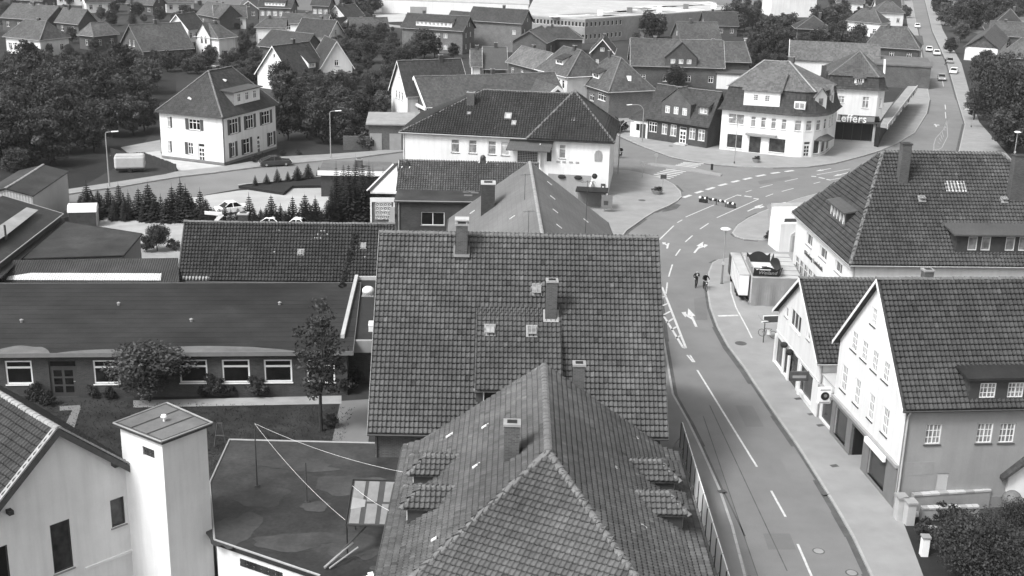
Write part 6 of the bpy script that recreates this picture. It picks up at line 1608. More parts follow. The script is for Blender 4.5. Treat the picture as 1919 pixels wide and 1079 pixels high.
for cxy, rz_ in (((6.15, -3.6), R(52)), ((6.9, .6), R(85))):
    M_ = Matrix.Translation((cxy[0], cxy[1], 7.0)) @ Matrix.Rotation(rz_, 4, 'Z'); q = MB(); q.box(-1.1, -.2, 0, 1.1, 2.0, 1.9); q.hexa([(-1.1, -.2, 1.9), (1.1, -.2, 1.9), (1.1, 2, 1.9), (-1.1, 2, 1.9)], [(-.05, -.2, 3.0), (.05, -.2, 3.0), (.05, 2, 3.0), (-.05, 2, 3.0)]); q.v = [tuple(M_ @ Vector(v)) for v in q.v]; o_ = q.build('dormer', 'white_render', HN)
    q = MB(); slab(q, [(-1.35, -.4, 1.8), (0, -.4, 3.15), (0, 3, 3.15), (-1.35, 3, 1.8)][::-1], .1); slab(q, [(1.35, -.4, 1.8), (1.35, 3, 1.8), (0, 3, 3.15), (0, -.4, 3.15)], .1); q.v = [tuple(M_ @ Vector(v)) for v in q.v]; q.build('dormer_roof', 'tile_far_light', o_)
    q = MB(); q.box(-.4, -.23, .6, .4, -.201, 1.6); q.v = [tuple(M_ @ Vector(v)) for v in q.v]; q.build('pane', 'glass_curtain', o_)
b = MB(); b.box(-3.6, -6.75, 2.75, .9, -6.02, 3.05); b.build('entrance_canopy', 'concrete', HN)
b = MB(); slab(b, [(6.2, -4.6, 2.6), (7.9, -4.2, 2.6), (8.3, -1.0, 2.6), (7.3, -1.0, 3.1), (6.6, -3.2, 3.1)], .1); b.build('corner_awning', 'slate_dark', HN)
chimney(HN, .3, 2.2, 12.2, 13.6, .9, .7, 'brick')
# department store with canopy and lettering
O0 = (53.734, 196.241, -0.167, 6.899, 11.987, 7.977, 13.529, 0.0, 0.0)
HO = empty('department_store', (O0[0], O0[1], 0), O0[2], 'white store with mansard hip roof, dark ground floor and shop name letters', 'shop')
fo = [(-4.6, -6.3), (3.2, -6.6), (4.3, -5.6), (4.6, -3.0), (4.6, 6), (-4.6, 6)]
mb = MB()
for i in range(6):
    a_, b_ = Vector(fo[i] + (0,)), Vector(fo[(i + 1) % 6] + (0,)); u_ = (b_ - a_).normalized(); ln = (b_ - a_).length
    hs = [(1.9, 5.9, 2.9, 7.0), (5.6, 5.3, 6.6, 7.1)] if i == 0 else ([(.6, 5.4, 1.1, 7.0)] if i == 1 else ([(1.0, 5.6, 1.7, 7.0)] if i == 2 else []))
    if i == 3: hs = [(1.2, 5.5, 2.2, 7), (4.5, 5.5, 5.5, 7)]
    wall(mb, a_ + Vector((0, 0, 4.1)), u_, [(0, 0), (ln, 0), (ln, 4.0), (0, 4.0)], [(h[0], h[1] - 4.1, h[2], h[3] - 4.1) for h in hs])
    for h in hs: window(HO, a_ + u_ * ((h[0] + h[2]) / 2) + Vector((0, 0, h[1])), math.atan2(u_.y, u_.x), h[2] - h[0], h[3] - h[1], 'two_t', pane='glass_curtain')
mb.build('wall', 'white_render', HO)
b = MB(); b.prism([(x * .96, y * .93 + .2) for x, y in fo], .05, 3.2); b.build('ground_floor', 'black_paint', HO)
for k in range(6): MB().box(-4.2 + 1.4 * k, -6.25, .1, -4.12 + 1.4 * k, -6.1, 3.1).build('shop_mullion', 'dark_paint', HO)
for k in range(3):
    x0 = -4.5 + 2.6 * k; MB().box(x0 + .05, -6.55, 3.25, x0 + 2.45, -6.35, 4.05).build('glass_band', 'concrete', HO)
    MB().box(x0 + 2.46, -6.58, 3.22, x0 + 2.58, -6.33, 4.1).build('band_mullion', 'black_paint', HO)
MB().box(-4.6, -6.6, 4.06, 3.4, -6.3, 4.14).build('band_rail', 'dark_paint', HO)
MB().box(-4.3, -7.6, 3.05, 4.8, -6.3, 3.2).build('canopy', 'dark_paint', HO); MB().box(3.0, -7.2, .05, 3.35, -6.85, 3.05).build('column', 'light_concrete', HO)
text_mesh(HO, 'Leffers', (-2.9, -7.5, 3.2), 0, 1.75, 'lamp_white', .1)
e0, e1, bo = ring(fo, .5, 8.1), ring(fo, .1, 8.5), ring(fo, -.35, 10.1)
b = MB(); loft(b, ring(fo, 0, 8.06), ring(fo, .5, 8.09)); loft(b, ring(fo, .5, 8.09), e0); b.build('cornice', 'white_paint', HO)
b = MB(); loft(b, e0, e1); loft(b, e1, bo); b.build('mansard', 'tile_far_dark', HO)
b = MB(); b2 = ring(fo, -.15, 10.12); ap, aq = (.6, .5, 13.3), (.7, 1.2, 13.3); top = [ap, ap, ap, ap, aq, aq]
for i in range(6):
    j = (i + 1) % 6; b.poly([b2[i], b2[j], top[j]] if top[i] == top[j] else [b2[i], b2[j], top[j], top[i]])
ur = b.build('upper_roof', 'tile_far', HO); c = MB(); caps(c, b2[0], ap, .13); caps(c, b2[1], ap, .13); c.build('hip_cap', 'ridge', ur)
d = MB(); d.box(-.5, -6.4, 8.6, .9, -4.6, 10.1); d = d.build('dormer', 'white_paint', HO); window(d, (.2, -6.4, 8.8), 0, .9, 1.0, 'three', pane='glass_dark', recess=-.03, flat=True)
q = MB(); slab(q, [(-.8, -6.7, 10.0), (1.2, -6.7, 10.0), (1.2, -3.5, 11.1), (-.8, -3.5, 11.1)], .12); q.build('dormer_roof', 'tile_far', d)
q = MB(); q.poly([(4.6, -2.0, 8.2), (4.6, 2.4, 8.2), (4.6, .2, 12.2)]); q.poly([(4.6, -2.0, 8.2), (4.6, .2, 12.2), (4.3, .2, 12.2), (4.3, -2, 8.2)]); q.build('side_gable', 'white_render', HO)
MB().box(-5.4, -3.6, 8, -4.7, -2.9, 11.2).build('chimney', 'dark_brick', HO)
cn = empty('arcade_annexe', (70.35, 226.09, 0.0), 0, 'long low shop annexe with canopy running up the far street', 'shop')
oc = Vector(cn.location)
q = [Vector((55.44, 184.84, 3.4)) - oc, Vector((56.19, 184.04, 3.4)) - oc, Vector((74.21, 227.79, 3.4)) - oc, Vector((72.43, 227.48, 3.4)) - oc, Vector((59.29, 195.54, 3.4)) - oc]
b = MB(); b.prism([(p.x, p.y) for p in q], 3.2, 3.7); b.build('canopy_roof', 'concrete', cn)
q2 = [q[0], q[1] + Vector((-1.2, 1.5, 0)), q[2] + Vector((-2.5, 0, 0)), q[3], q[4]]; b = MB(); b.prism([(p.x, p.y) for p in q2], 0, 3.19); b.build('shopfront', 'black_paint', cn)
d_ = (q[2] - q[1])
b = MB(); n_ = Vector((d_.y, -d_.x, 0)).normalized() * .15; b.hexa([tuple(q[1] + n_ * .1 + Vector((0, 0, -.35))), tuple(q[2] + n_ * .1 + Vector((0, 0, -.35))), tuple(q[2] + n_ + Vector((0, 0, -.35))), tuple(q[1] + n_ + Vector((0, 0, -.35)))], [tuple(p + Vector((0, 0, .45))) for p in (q[1] + n_ * .1, q[2] + n_ * .1, q[2] + n_, q[1] + n_)]); b.build('fascia', 'light_concrete', cn)
for k in range(14):
    p = q[1].lerp(q[2], .06 + .066 * k) + n_ * 1.2; MB().obox((p.x, p.y, 3.2 + rnd.uniform(-.1, .1)), (.9, .1, rnd.uniform(.25, .5)), math.atan2(d_.y, d_.x)).build('fascia_letter', 'lamp_white' if k % 3 else 'dark_paint', cn)
# the fitted houses of the middle distance and beyond
def simple_wins(L, W, he, n_s=4, n_w=2, two=False, gable=0, pane='glass_dark', st='two_t', h=1.3, w=1.0):
    o_ = {'S': [], 'N': [], 'E': [], 'W': []}
    for lv in ([1.0, 3.8] if two else [1.0]):
        if lv + h > he - .2: continue
        for sd, n_, ln in (('S', n_s, L), ('W', n_w, W), ('E', n_w, W)):
            for k in range(n_): o_[sd].append((-ln / 2 + ln * (k + .5) / n_, lv, w, h, dict(style=st, pane=pane)))
    if gable:
        for sd in 'WE':
            for u in ((-.8, .8) if gable > 1 else (0,)): o_[sd].append((u, he + .5, .8, 1.1, dict(style=st, pane=pane)))
    return o_
def far(name, label, p, wallm='brick', roofm='tile_far', cat='house', two=False, n=(4, 2), gable=0, verge='white_paint', chim=1, **k):
    L, W, he, hr = p[3], p[4], p[5], p[6]
    wv = k.pop('wins', None) or simple_wins(L, W, he, n[0], n[1], two, gable if (p[7] == 0 or p[8] == 0) else 0, k.pop('pane', 'glass_dark'))
    for sd in ('W', 'E'):
        if (sd == 'W' and p[7]) or (sd == 'E' and p[8]): wv[sd] = [q for q in wv.get(sd, []) if q[1] + q[3] < he]
    ch = [(rnd.uniform(-.25, .25) * L, rnd.uniform(-.3, .3), hr - 1.0, hr + rnd.uniform(.5, .9), dict(w=.6, d=.5, m=rnd.choice(('dark_brick', 'brick'))))] if chim else []
    return house(name, label, cat, p, wallm, roofm, wins=wv, verge=verge, chim=ch, **k)
pS1 = (16.755, 211.357, -1.145, 12.1, 8.415, 4.697, 9.705, 4.744, 4.588); w1 = dict(style='two_t', pane='glass_mid', sill='light_concrete')
T, _ = far('brick_hip_house', 'brick house with tall hip roof and flower boxes behind the long white house', pS1, 'pale_brick', 'tile_far', n=(0, 0), gut='light_concrete', wins={'S': [(-4.37, 3.39, 1.09, 0.68, w1), (-2.81, 2.70, 1.14, 1.40, w1), (-0.19, 2.22, 1.65, 1.26, w1), (3.44, 2.86, 2.72, 1.21, dict(style='three_t', pane='glass_mid', sill='lamp_white'))]})
dormer(T, pS1, 'S', -.6, 1.2, 2.4, .9, 'shed', .4, 'white_paint', 'tile_far_dark', wn=[(0, .1, 1.9, .65, dict(style='three'))], ov=.2)
MB().obox((4.75, 0.05, 6.55), (.15, .9, 1.0), R(-65) - pS1[2] + R(-25), R(0), R(-40)).build('roof_window', 'cream_paint', T)
pS2 = (9.652, 215.982, -1.068, 10.255, 8.173, 6.247, 10.36, 2.185, 2.846)
T, _ = far('white_hall', 'white building with five narrow upper windows and hip roof', pS2, 'white_render', 'tile_far', n=(0, 0), gut='white_paint', wins={'S': [(-2.32, 4.06, 0.76, 1.49, dict(style='transom', sill=None)), (-1.00, 4.10, 0.73, 1.44, dict(style='transom', sill=None)), (0.57, 4.13, 0.74, 1.35, dict(style='transom', sill=None)), (2.31, 4.10, 0.74, 1.37, dict(style='transom', sill=None)), (3.76, 4.08, 0.73, 1.38, dict(style='transom', sill=None))]})
dormer(T, pS2, 'S', .2, 1.6, 2.4, .85, 'shed', .4, 'white_paint', 'tile_far_dark', wn=[(0, .1, 2.0, .6, dict(style='four'))], ov=.2)
far('brick_gable_house', 'brick house with pale tiled gable roof left of the white hall', (3.435, 227.12, -1.058, 10.694, 5.969, 5.913, 8.727, 0.0, 0.0), 'brick', 'tile_far_light', two=True, n=(3, 2))
T, _ = far('shuttered_gable_house', 'dark brick gable house with white trim and white shutters', (18.785, 272.611, 1.463, 10.739, 4.684, 3.603, 6.647, 0.0, 0.0), 'dark_brick', 'tile_far_dark', n=(2, 0), wins={'W': [(-1.0, 1.0, .7, 1.3, dict(style='two', pane='glass_light')), (.9, 1.0, .7, 1.3, dict(style='two', pane='glass_light')), (0, 4.0, .9, .8, dict(style='two', pane='glass_light'))]})
p5 = (31.899, 249.465, -0.028, 18.0, 9.579, 4.004, 8.837, 0.0, 0.0); T, _ = far('cross_gable_house', 'broad brick house with a cross gable and three windows', p5, 'brick', 'tile_far', n=(4, 2))
dormer(T, p5, 'S', .6, .2, 6.2, 1.6, 'gable', .3, 'brick', 'tile_far', wn=[(-1.6, .4, .9, .9, dict(style='two', pane='glass_light')), (0, .4, .9, .9, dict(style='two', pane='glass_light')), (1.6, .4, .9, .9, dict(style='two', pane='glass_light'))], rise=3.0, ov=.2)
far('brick_barn', 'low brown barn with wide gable in front of the factory', (3.975, 293.07, 1.32, 11.644, 7.896, 3.391, 6.035, 0.0, 0.0), 'brick', 'tile_far', n=(1, 0), verge='ridge', chim=0)
far('barn_annexe', 'dark hip-roofed barn beside the low brown barn', (9.817, 299.006, 0.026, 10.833, 5.531, 3.406, 5.924, 2.795, 3.676), 'dark_brick', 'tile_far_dark', n=(0, 0), verge=None)
pX2 = (-5.182, 201.744, 0.397, 24.0, 11.39, 3.386, 7.384, 0.0, 0.0); T, _ = far('white_trimmed_house', 'brick house with wide white gable trim and long pale roof', pX2, 'brick', 'tile_far', n=(5, 2), wins={'W': [(-1.6, .8, .9, 1.4, dict(style='two_t', sill='lamp_white')), (1.4, .8, .9, 1.4, dict(style='two_t', sill='lamp_white')), (-1.0, 3.9, .6, 1.3, dict(style='plain')), (1.0, 3.9, .6, 1.3, dict(style='plain'))], 'S': [(-7.5, .9, 2.4, 1.3, dict(style='two', pane='glass_curtain')), (-2.0, .9, 2.4, 1.3, dict(style='two', pane='glass_curtain'))]}, gut='white_paint')
X_, Y_, he_, hr_ = pX2[3] / 2 + .4, pX2[4] / 2 + .4, pX2[5], pX2[6]
for sg in (-1, 1): MB().hexa([(-X_ - .1, sg * Y_, he_ - .55), (-X_ - .1, 0, hr_ - .5), (-X_ - .1, 0, hr_ + .1), (-X_ - .1, sg * Y_, he_ + .1)], [(-X_ - .02, sg * Y_, he_ - .55), (-X_ - .02, 0, hr_ - .5), (-X_ - .02, 0, hr_ + .1), (-X_ - .02, sg * Y_, he_ + .1)]).build('gable_trim', 'white_paint', T)
MB().box(-X_ - .1, -Y_, he_ - .55, -X_ + .1, Y_, he_ - .1).build('gable_tie', 'white_paint', T)
wg = empty('white_gable_wing', w_of(pX2, (8.5, -3.5, 0)), pX2[2], 'front wing gable with broad white trim right of the pale roof', 'house')
b = MB(); wall(b, (0, -6, 0), (1, 0, 0), [(-4.2, 0), (4.2, 0), (4.2, 3.2), (0, 6.3), (-4.2, 3.2)], []); b.build('wall', 'brick', wg)
b = MB(); slab(b, [(4.6, -6.4, 3.0), (4.6, 3, 3.0), (0, 3, 6.6), (0, -6.4, 6.6)], .15); slab(b, [(-4.6, 3, 3.0), (-4.6, -6.4, 3.0), (0, -6.4, 6.6), (0, 3, 6.6)], .15); b.build('roof', 'tile_far', wg)
for sg in (-1, 1): MB().hexa([(sg * 4.6, -6.5, 2.5), (0, -6.5, 6.1), (0, -6.5, 6.7), (sg * 4.6, -6.5, 3.1)], [(sg * 4.6, -6.41, 2.5), (0, -6.41, 6.1), (0, -6.41, 6.7), (sg * 4.6, -6.41, 3.1)]).build('gable_trim', 'white_paint', wg)
pX1 = (-14.443, 200.947, 0.471, 10.569, 7.118, 4.408, 9.656, 0.0, 0.0); far('white_gable_cottage', 'steep white gable with three windows beside the white trimmed house', pX1, 'white_render', 'tile_far_dark', n=(2, 0), wins={'W': [(-1.3, 3.4, .6, 1.3, dict(style='transom')), (0, 3.4, .6, 1.3, dict(style='transom')), (1.3, 3.4, .6, 1.3, dict(style='transom')), (0, 7.0, .35, .6, dict(style='plain'))]})
far('narrow_white_house', 'narrow house with white parapet gables below the apartment block', (-7.922, 231.808, 0.078, 1.453, 4.256, 4.99, 7.906, 0.0, 0.0), 'white_render', 'tile_far', n=(1, 0), two=True)
far('dark_roof_barn', 'barn with very dark roof right of the narrow white house', (-4.483, 234.265, 0.083, 3.887, 7.669, 4.493, 8.178, 0.0, 0.0), 'brick', 'slate_dark', n=(1, 0), chim=1)
# garage by the lane
ga = empty('brick_garage', (-19.3, 175.5, 0), R(3), 'brick garage with pale double doors at the end of the lane', 'garage')
b = MB(); b.box(-1.9, -2.4, 0, 4.2, 3.0, 3.9); b.box(-5.6, -2.4, 0, -1.91, -1.9, 2.0); b.build('wall', 'brick', ga); b = MB(); slab(b, [(-2.3, -2.8, 3.95), (4.6, -2.8, 3.95), (4.6, 3.4, 4.6), (-2.3, 3.4, 4.6)], .2); b.build('roof', 'concrete', ga)
for x in (-.9, 1.9): MB().box(x - .85, -2.46, .05, x + .85, -2.401, 2.5).build('door', 'concrete', ga)

# ============================================================ far houses, factory
far('white_bungalow', 'white hip roofed bungalow among the trees at the upper left', (-105.561, 270.708, -0.496, 10.826, 7.759, 3.62, 7.164, 2.673, 2.403), 'white_render', 'tile_far', n=(4, 2), verge=None)
far('brick_gable_cottage', 'brick cottage with two gable windows above the wood on the left', (-77.059, 262.7, 0.74, 11.083, 10.518, 3.005, 7.954, 0.0, 0.0), 'brick', 'tile_far', n=(3, 0), wins={'W': [(-.9, 3.6, .7, 1.2, dict(style='two', pane='glass_dark', sill='lamp_white')), (1.0, 3.6, .7, 1.2, dict(style='two', pane='glass_dark', sill='lamp_white'))], 'S': [(-2, .8, 1, 1.2), (2, .8, 1, 1.2)]}, verge='mid_paint')
far('grey_hip_cottage', 'small grey hip roofed house between white bungalow and brick gable', (-95.956, 282.223, 1.05, 6.847, 4.765, 3.196, 5.911, 1.849, 1.592), 'brick', 'tile_far_light', n=(2, 1), verge=None, chim=0)
p4 = (-65.622, 267.682, 1.016, 4.988, 6.87, 5.078, 7.883, 1.326, 2.301); T, _ = far('white_villa', 'white villa with steep front gable at the edge of the wood', p4, 'white_render', 'tile_far', two=True, n=(2, 2), verge=None, gut='white_paint')
b = MB(); wall(b, (-p4[3] / 2 - .4, .6, 0), (0, -1, 0), [(-1.9, 0), (1.9, 0), (1.9, 5.6), (0, 8.0), (-1.9, 5.6)], [(-.9, 3.6, -.3, 5.2), (.3, 3.6, .9, 5.2), (-.9, 1.0, -.3, 2.4), (.3, 1.0, .9, 2.4)]); o_ = b.build('front_gable', 'white_render', T)
for u in (-.6, .6):
    for z, h in ((3.6, 1.6), (1.0, 1.4)): window(o_, (-p4[3] / 2 - .4, .6 - u, z), -math.pi / 2, .6, h, 'transom', flat=True)
b = MB(); slab(b, [(-p4[3] / 2 - .7, -1.6, 5.3), (1, -1.6, 5.3), (1, .6, 8.1), (-p4[3] / 2 - .7, .6, 8.1)], .12); slab(b, [(1, 2.8, 5.3), (-p4[3] / 2 - .7, 2.8, 5.3), (-p4[3] / 2 - .7, .6, 8.1), (1, .6, 8.1)], .12); b.build('gable_roof', 'tile_far', T)
p5_ = (-42.622, 231.635, 1.024, 9.678, 8.5, 2.566, 8.08, 0.0, 0.0); T, _ = far('white_steep_gable', 'white steep gable house with dark roof behind the villa', p5_, 'white_render', 'tile_far_dark', n=(2, 0), wins={'W': [(-1.2, 3.3, .7, 1.2, dict(style='grid')), (.6, 3.3, .7, 1.2, dict(style='grid')), (.1, 5.9, .4, .7, dict(style='plain'))], 'S': [(0, .8, 1.2, 1.1), (2.6, .8, 1.2, 1.1)]})
dormer(T, p5_, 'S', 1.6, 1.0, 2.0, 1.0, 'shed', .75, 'white_paint', 'tile_far_dark', wn=[(0, .1, 1.3, .7, dict(style='two', pane='glass_light'))], ov=.15)
far('dark_barn', 'large dark barn roof with brick gable behind the white steep gable', (-48.69, 264.855, -0.606, 12.758, 6.411, 3.53, 6.801, 1.07, 0.0), 'brick', 'tile_far_dark', n=(0, 0), verge='ridge', chim=0)
far('white_pointed_house', 'white pointed gable half hidden by spruces left of centre', (-36.0, 237.0, 1.955, 9.0, 6.0, 3.5, 8.7, 0.0, 0.0), 'white_render', 'tile_far_dark', n=(2, 1), gable=1)
far('white_house_row', 'white house with round topped gable in the upper left row', (-58.155, 291.747, 0.082, 6.646, 4.397, 4.988, 7.021, 2.653, 0.0), 'white_render', 'tile_far', two=True, n=(3, 2), verge=None)
far('brown_gable_barn', 'brown barn with broad gable above the white villa', (-80.506, 334.037, -0.854, 12.256, 6.476, 3.194, 6.461, 0.0, 0.0), 'brick', 'tile_far', n=(2, 0), verge='ridge', chim=0)
far('white_edged_gable', 'brick gable with white edges in front of the upper left flats', (-79.76, 368.868, 1.748, 22.498, 5.031, 3.012, 5.262, 0.0, 0.0), 'brick', 'tile_far', n=(2, 2), gable=1)
far('long_tile_cottage', 'long low cottage roof at the top left corner', (-122.864, 316.202, -0.338, 13.708, 9.434, 3.203, 6.348, 0.0, 0.0), 'brick', 'tile_far', n=(4, 1), verge='ridge')
far('tile_cottage', 'small brown cottage right of the long low cottage roof', (-110.158, 308.733, -0.519, 7.808, 5.742, 2.991, 6.368, 0.0, 0.0), 'brick', 'tile_far', n=(2, 1), verge='ridge')
for k in range(4):
    x = (-50.88, 326.38, 0.0); q = Vector(x) + Vector((3.2 * k, 6.0 * k * .35, 0))
    T = empty('sawtooth_shed', q, R(-20), 'white shed gable, ' + ('leftmost', 'second', 'third', 'rightmost')[k] + ' of the four in the white row', 'shed', 'row of white shed gables')
    b = MB(); b.hexa([(-1.5, -3, 0), (1.5, -3, 0), (1.5, 3, 0), (-1.5, 3, 0)], [(-1.5, -3, 2.4), (1.5, -3, 2.4), (1.5, 3, 2.4), (-1.5, 3, 2.4)]); b.poly([(-1.5, -3, 2.4), (1.5, -3, 2.4), (.6, -3, 4.0)]); b.build('wall', 'white_render', T)
    b = MB(); slab(b, [(-1.7, 3, 2.3), (-1.7, -3.2, 2.3), (.6, -3.2, 4.1), (.6, 3, 4.1)], .1); slab(b, [(.62, -3.2, 4.1), (1.7, -3.2, 2.3), (1.7, 3, 2.3), (.62, 3, 4.1)], .1); b.build('roof', 'tile_far_dark', T)
p1 = (-19.026, 294.488, -0.302, 15.097, 8.22, 5.403, 8.461, 0.0, 0.0); fw_ = dict(style='two', pane='glass_light')
T, _ = far('apartment_block', 'three storey brick flats with long dormer band, left of the group', p1, 'pale_brick', 'tile_far_dark', n=(0, 0), wins={'S': [(u, z, 1.0, 1.1, fw_) for u in (-3.2, -.6, 1.4, 3.3) for z in (.9, 3.5)], 'E': [(u, z, .8, 1.1, fw_) for u in (-1.5, 1.5) for z in (1.0, 3.6)] + [(-.6, 6.0, .6, .9, fw_), (.8, 6.0, .6, .9, fw_)]}, verge='mid_paint')
dormer(T, p1, 'S', .2, .9, 9.0, 1.1, 'shed', .25, 'white_paint', 'tile_far_dark', wn=[(-4 + 1.0 * k, .15, .8, .8, dict(style='plain', pane='glass_light')) for k in range(9)], ov=.15)
p2 = (-10.441, 309.019, -0.457, 14.0, 5.758, 5.039, 7.877, 0.0, 0.0); T, _ = far('apartment_block', 'middle block of the brick flats with short dormer', p2, 'pale_brick', 'tile_far_dark', n=(0, 0), wins={'S': [(5.5, z, .9, 1.1, dict(style='plain')) for z in (.9, 3.3)], 'E': [(.2, z, .35, 1.3, dict(style='plain')) for z in (.6, 2.8)] + [(-.6, 5.4, .6, .9, fw_), (.7, 5.4, .6, .9, dict(style='plain'))]}, verge='mid_paint')
dormer(T, p2, 'S', 3.6, .7, 3.6, .9, 'shed', .25, 'mid_paint', 'tile_far_dark', wn=[(-1.2 + .8 * k, .1, .5, .65, dict(style='plain', pane='glass_light')) for k in range(4)], ov=.15)
far('apartment_block', 'rear block of the brick flats, right of the group', (-4.442, 299.76, -0.396, 13.791, 6.632, 6.89, 9.854, 0.0, 0.0), 'pale_brick', 'tile_far_dark', n=(0, 0), wins={'S': [(5, 4.2, .9, 1.1, fw_)], 'E': [(-1.2, 4.3, .7, 1.1, fw_), (.5, 7.0, .6, .8, fw_)]}, verge='mid_paint')
p6 = (-64.4, 332.907, -0.107, 8.622, 6.234, 5.979, 8.485, 0.0, 0.0); T, _ = far('brick_flats', 'brick flats with long pale dormer band at the top left edge', p6, 'pale_brick', 'tile_far_dark', two=True, n=(5, 2), pane='glass_light', verge='mid_paint')
dormer(T, p6, 'S', 0, .6, 5.5, .9, 'shed', .25, 'white_paint', 'tile_far_dark', wn=[(-2.2 + .88 * k, .1, .7, .65, dict(style='plain', pane='glass_light')) for k in range(6)], ov=.15)
p6 = (-53.792, 341.773, -0.161, 4.613, 5.326, 5.975, 8.559, 0.0, 0.0); T, _ = far('brick_flats', 'second brick flats right of the long dormer band at the top', p6, 'pale_brick', 'tile_far_dark', two=True, n=(3, 2), pane='glass_light', verge='mid_paint')
far('half_hip_house', 'brown half-hipped house right of the cross gable house', (43.097, 258.977, -0.029, 9.847, 7.555, 3.988, 7.618, 1.344, 0.979), 'dark_brick', 'tile_far', n=(3, 1), verge=None)
far('dark_hip_villa', 'tall dark hip roofed house among trees behind the corner shop', (76.241, 322.977, -0.094, 8.811, 8.057, 5.045, 8.05, 5.895, 4.429), 'dark_brick', 'tile_far_dark', n=(1, 1), two=True, verge=None)
far('square_hip_house', 'square brick house with light hip roof beside the far street', (82.944, 273.941, -0.343, 11.027, 7.098, 5.996, 10.306, 2.82, 3.513), 'brick', 'tile_far', two=True, n=(3, 2), verge=None)
far('hip_cottage', 'farthest hip roofed house left of the far street', (115.603, 393.339, -0.042, 9.224, 6.985, 3.994, 7.237, 4.443, 3.587), 'white_render', 'tile_far', n=(3, 2), verge=None)
far('white_cottage', 'pale house with grey hip roof below the farthest hip roof', (100.269, 357.829, -0.619, 9.757, 6.58, 3.993, 7.408, 3.194, 3.626), 'white_render', 'tile_far', n=(3, 2), verge=None)
pr = (133.928, 341.0, -0.289, 10.93, 10.978, 4.007, 9.756, 6.004, 5.889); T, _ = far('hip_roof_villa', 'big hip roofed villa with white dormer windows at the top right', pr, 'white_render', 'tile_far_dark', n=(4, 2), verge=None)
dormer(T, pr, 'S', 0, 1.6, 4.6, .8, 'shed', .5, 'tile_far_dark', 'tile_far_dark', wn=[(u, .15, .7, .6, dict(style='plain', pane='glass_light')) for u in (-1.8, -.7, 1.7)], ov=.1)
far('hip_roof_house', 'hip roofed house cut by the right edge above the big tree', (113.911, 272.71, -0.522, 14.0, 8.091, 4.498, 8.555, 4.2, 4.445), 'brick', 'tile_far', n=(3, 2), verge=None)
lw = empty('long_white_house', (109.46, 303.29, 0.0), R(65.3), 'long white house with dark roof along the right of far street', 'house')
b = MB(); b.box(0, -7.5, 0, 40, 0, 3.2); b.build('wall', 'white_render', lw); b = MB(); slab(b, [(-.4, -3.75, 6.2), (-.4, -8, 3.1), (40.4, -8, 3.1), (40.4, -3.75, 6.2)], .15); slab(b, [(-.4, .5, 3.1), (-.4, -3.75, 6.2), (40.4, -3.75, 6.2), (40.4, .5, 3.1)], .15); b.poly([(0, -7.5, 3.2), (0, 0, 3.2), (0, -3.75, 6.0)]); b.build('roof', 'tile_far', lw)
for k in range(6): window(lw, (3 + 6.2 * k, 0, 1.1), math.pi, 1.0, 1.4, 'two_t', recess=-.02)
bq = empty('flat_brick_hall', (79.87, 251.16, 0.0), R(-14), 'flat roofed brick hall between store and square brick house', 'hall')
b = MB(); b.box(-6.5, 0, 0, 4.2, 15, 4.4); b.build('wall', 'brick', bq); MB().box(-6.7, -.2, 4.4, 4.4, 15.2, 4.7).build('flat_roof', 'bitumen_sand', bq)
bq2 = empty('tall_brick_wing', (88.52, 289.05, 0.0), R(-14), 'brick wing below the square hip roofed house', 'house')
b = MB(); b.box(-6, 0, 0, 5.4, 7, 5.2); b.build('wall', 'brick', bq2); b = MB(); slab(b, [(-6.3, -.3, 5.2), (5.7, -.3, 5.2), (5.7, 7.3, 6.4), (-6.3, 7.3, 6.4)], .15); b.build('roof', 'tile_far', bq2)
lt = empty('pale_roof_wing', (66.8, 260.36, 0.0), R(-10), 'long pale tiled wing with white gable edge behind corner shop', 'house')
b = MB(); b.box(-9, 0, 0, 9, 8, 4.0); b.build('wall', 'white_render', lt); b = MB(); slab(b, [(-9.4, -.4, 4.0), (9.4, -.4, 4.0), (9.4, 4, 7.6), (-9.4, 4, 7.6)], .15); slab(b, [(9.4, 8.4, 4.0), (-9.4, 8.4, 4.0), (-9.4, 4, 7.6), (9.4, 4, 7.6)], .15); b.build('roof', 'tile_far_light', lt)
MB().hexa([(-9.5, -.4, 3.8), (-9.5, 4, 7.4), (-9.5, 4, 7.8), (-9.5, -.4, 4.2)], [(-9.41, -.4, 3.8), (-9.41, 4, 7.4), (-9.41, 4, 7.8), (-9.41, -.4, 4.2)]).build('gable_edge', 'white_paint', lt)
gr = empty('white_flat_garage', (43.28, 244.78, 0.0), R(-12), 'white garage with dark flat roof left of the corner shop roof', 'garage')
MB().box(-3.4, -2, 0, 3.4, 3, 3.0).build('wall', 'white_render', gr); MB().box(-3.7, -2.3, 3.003, 3.7, 3.3, 3.3).build('flat_roof', 'slate_dark', gr)
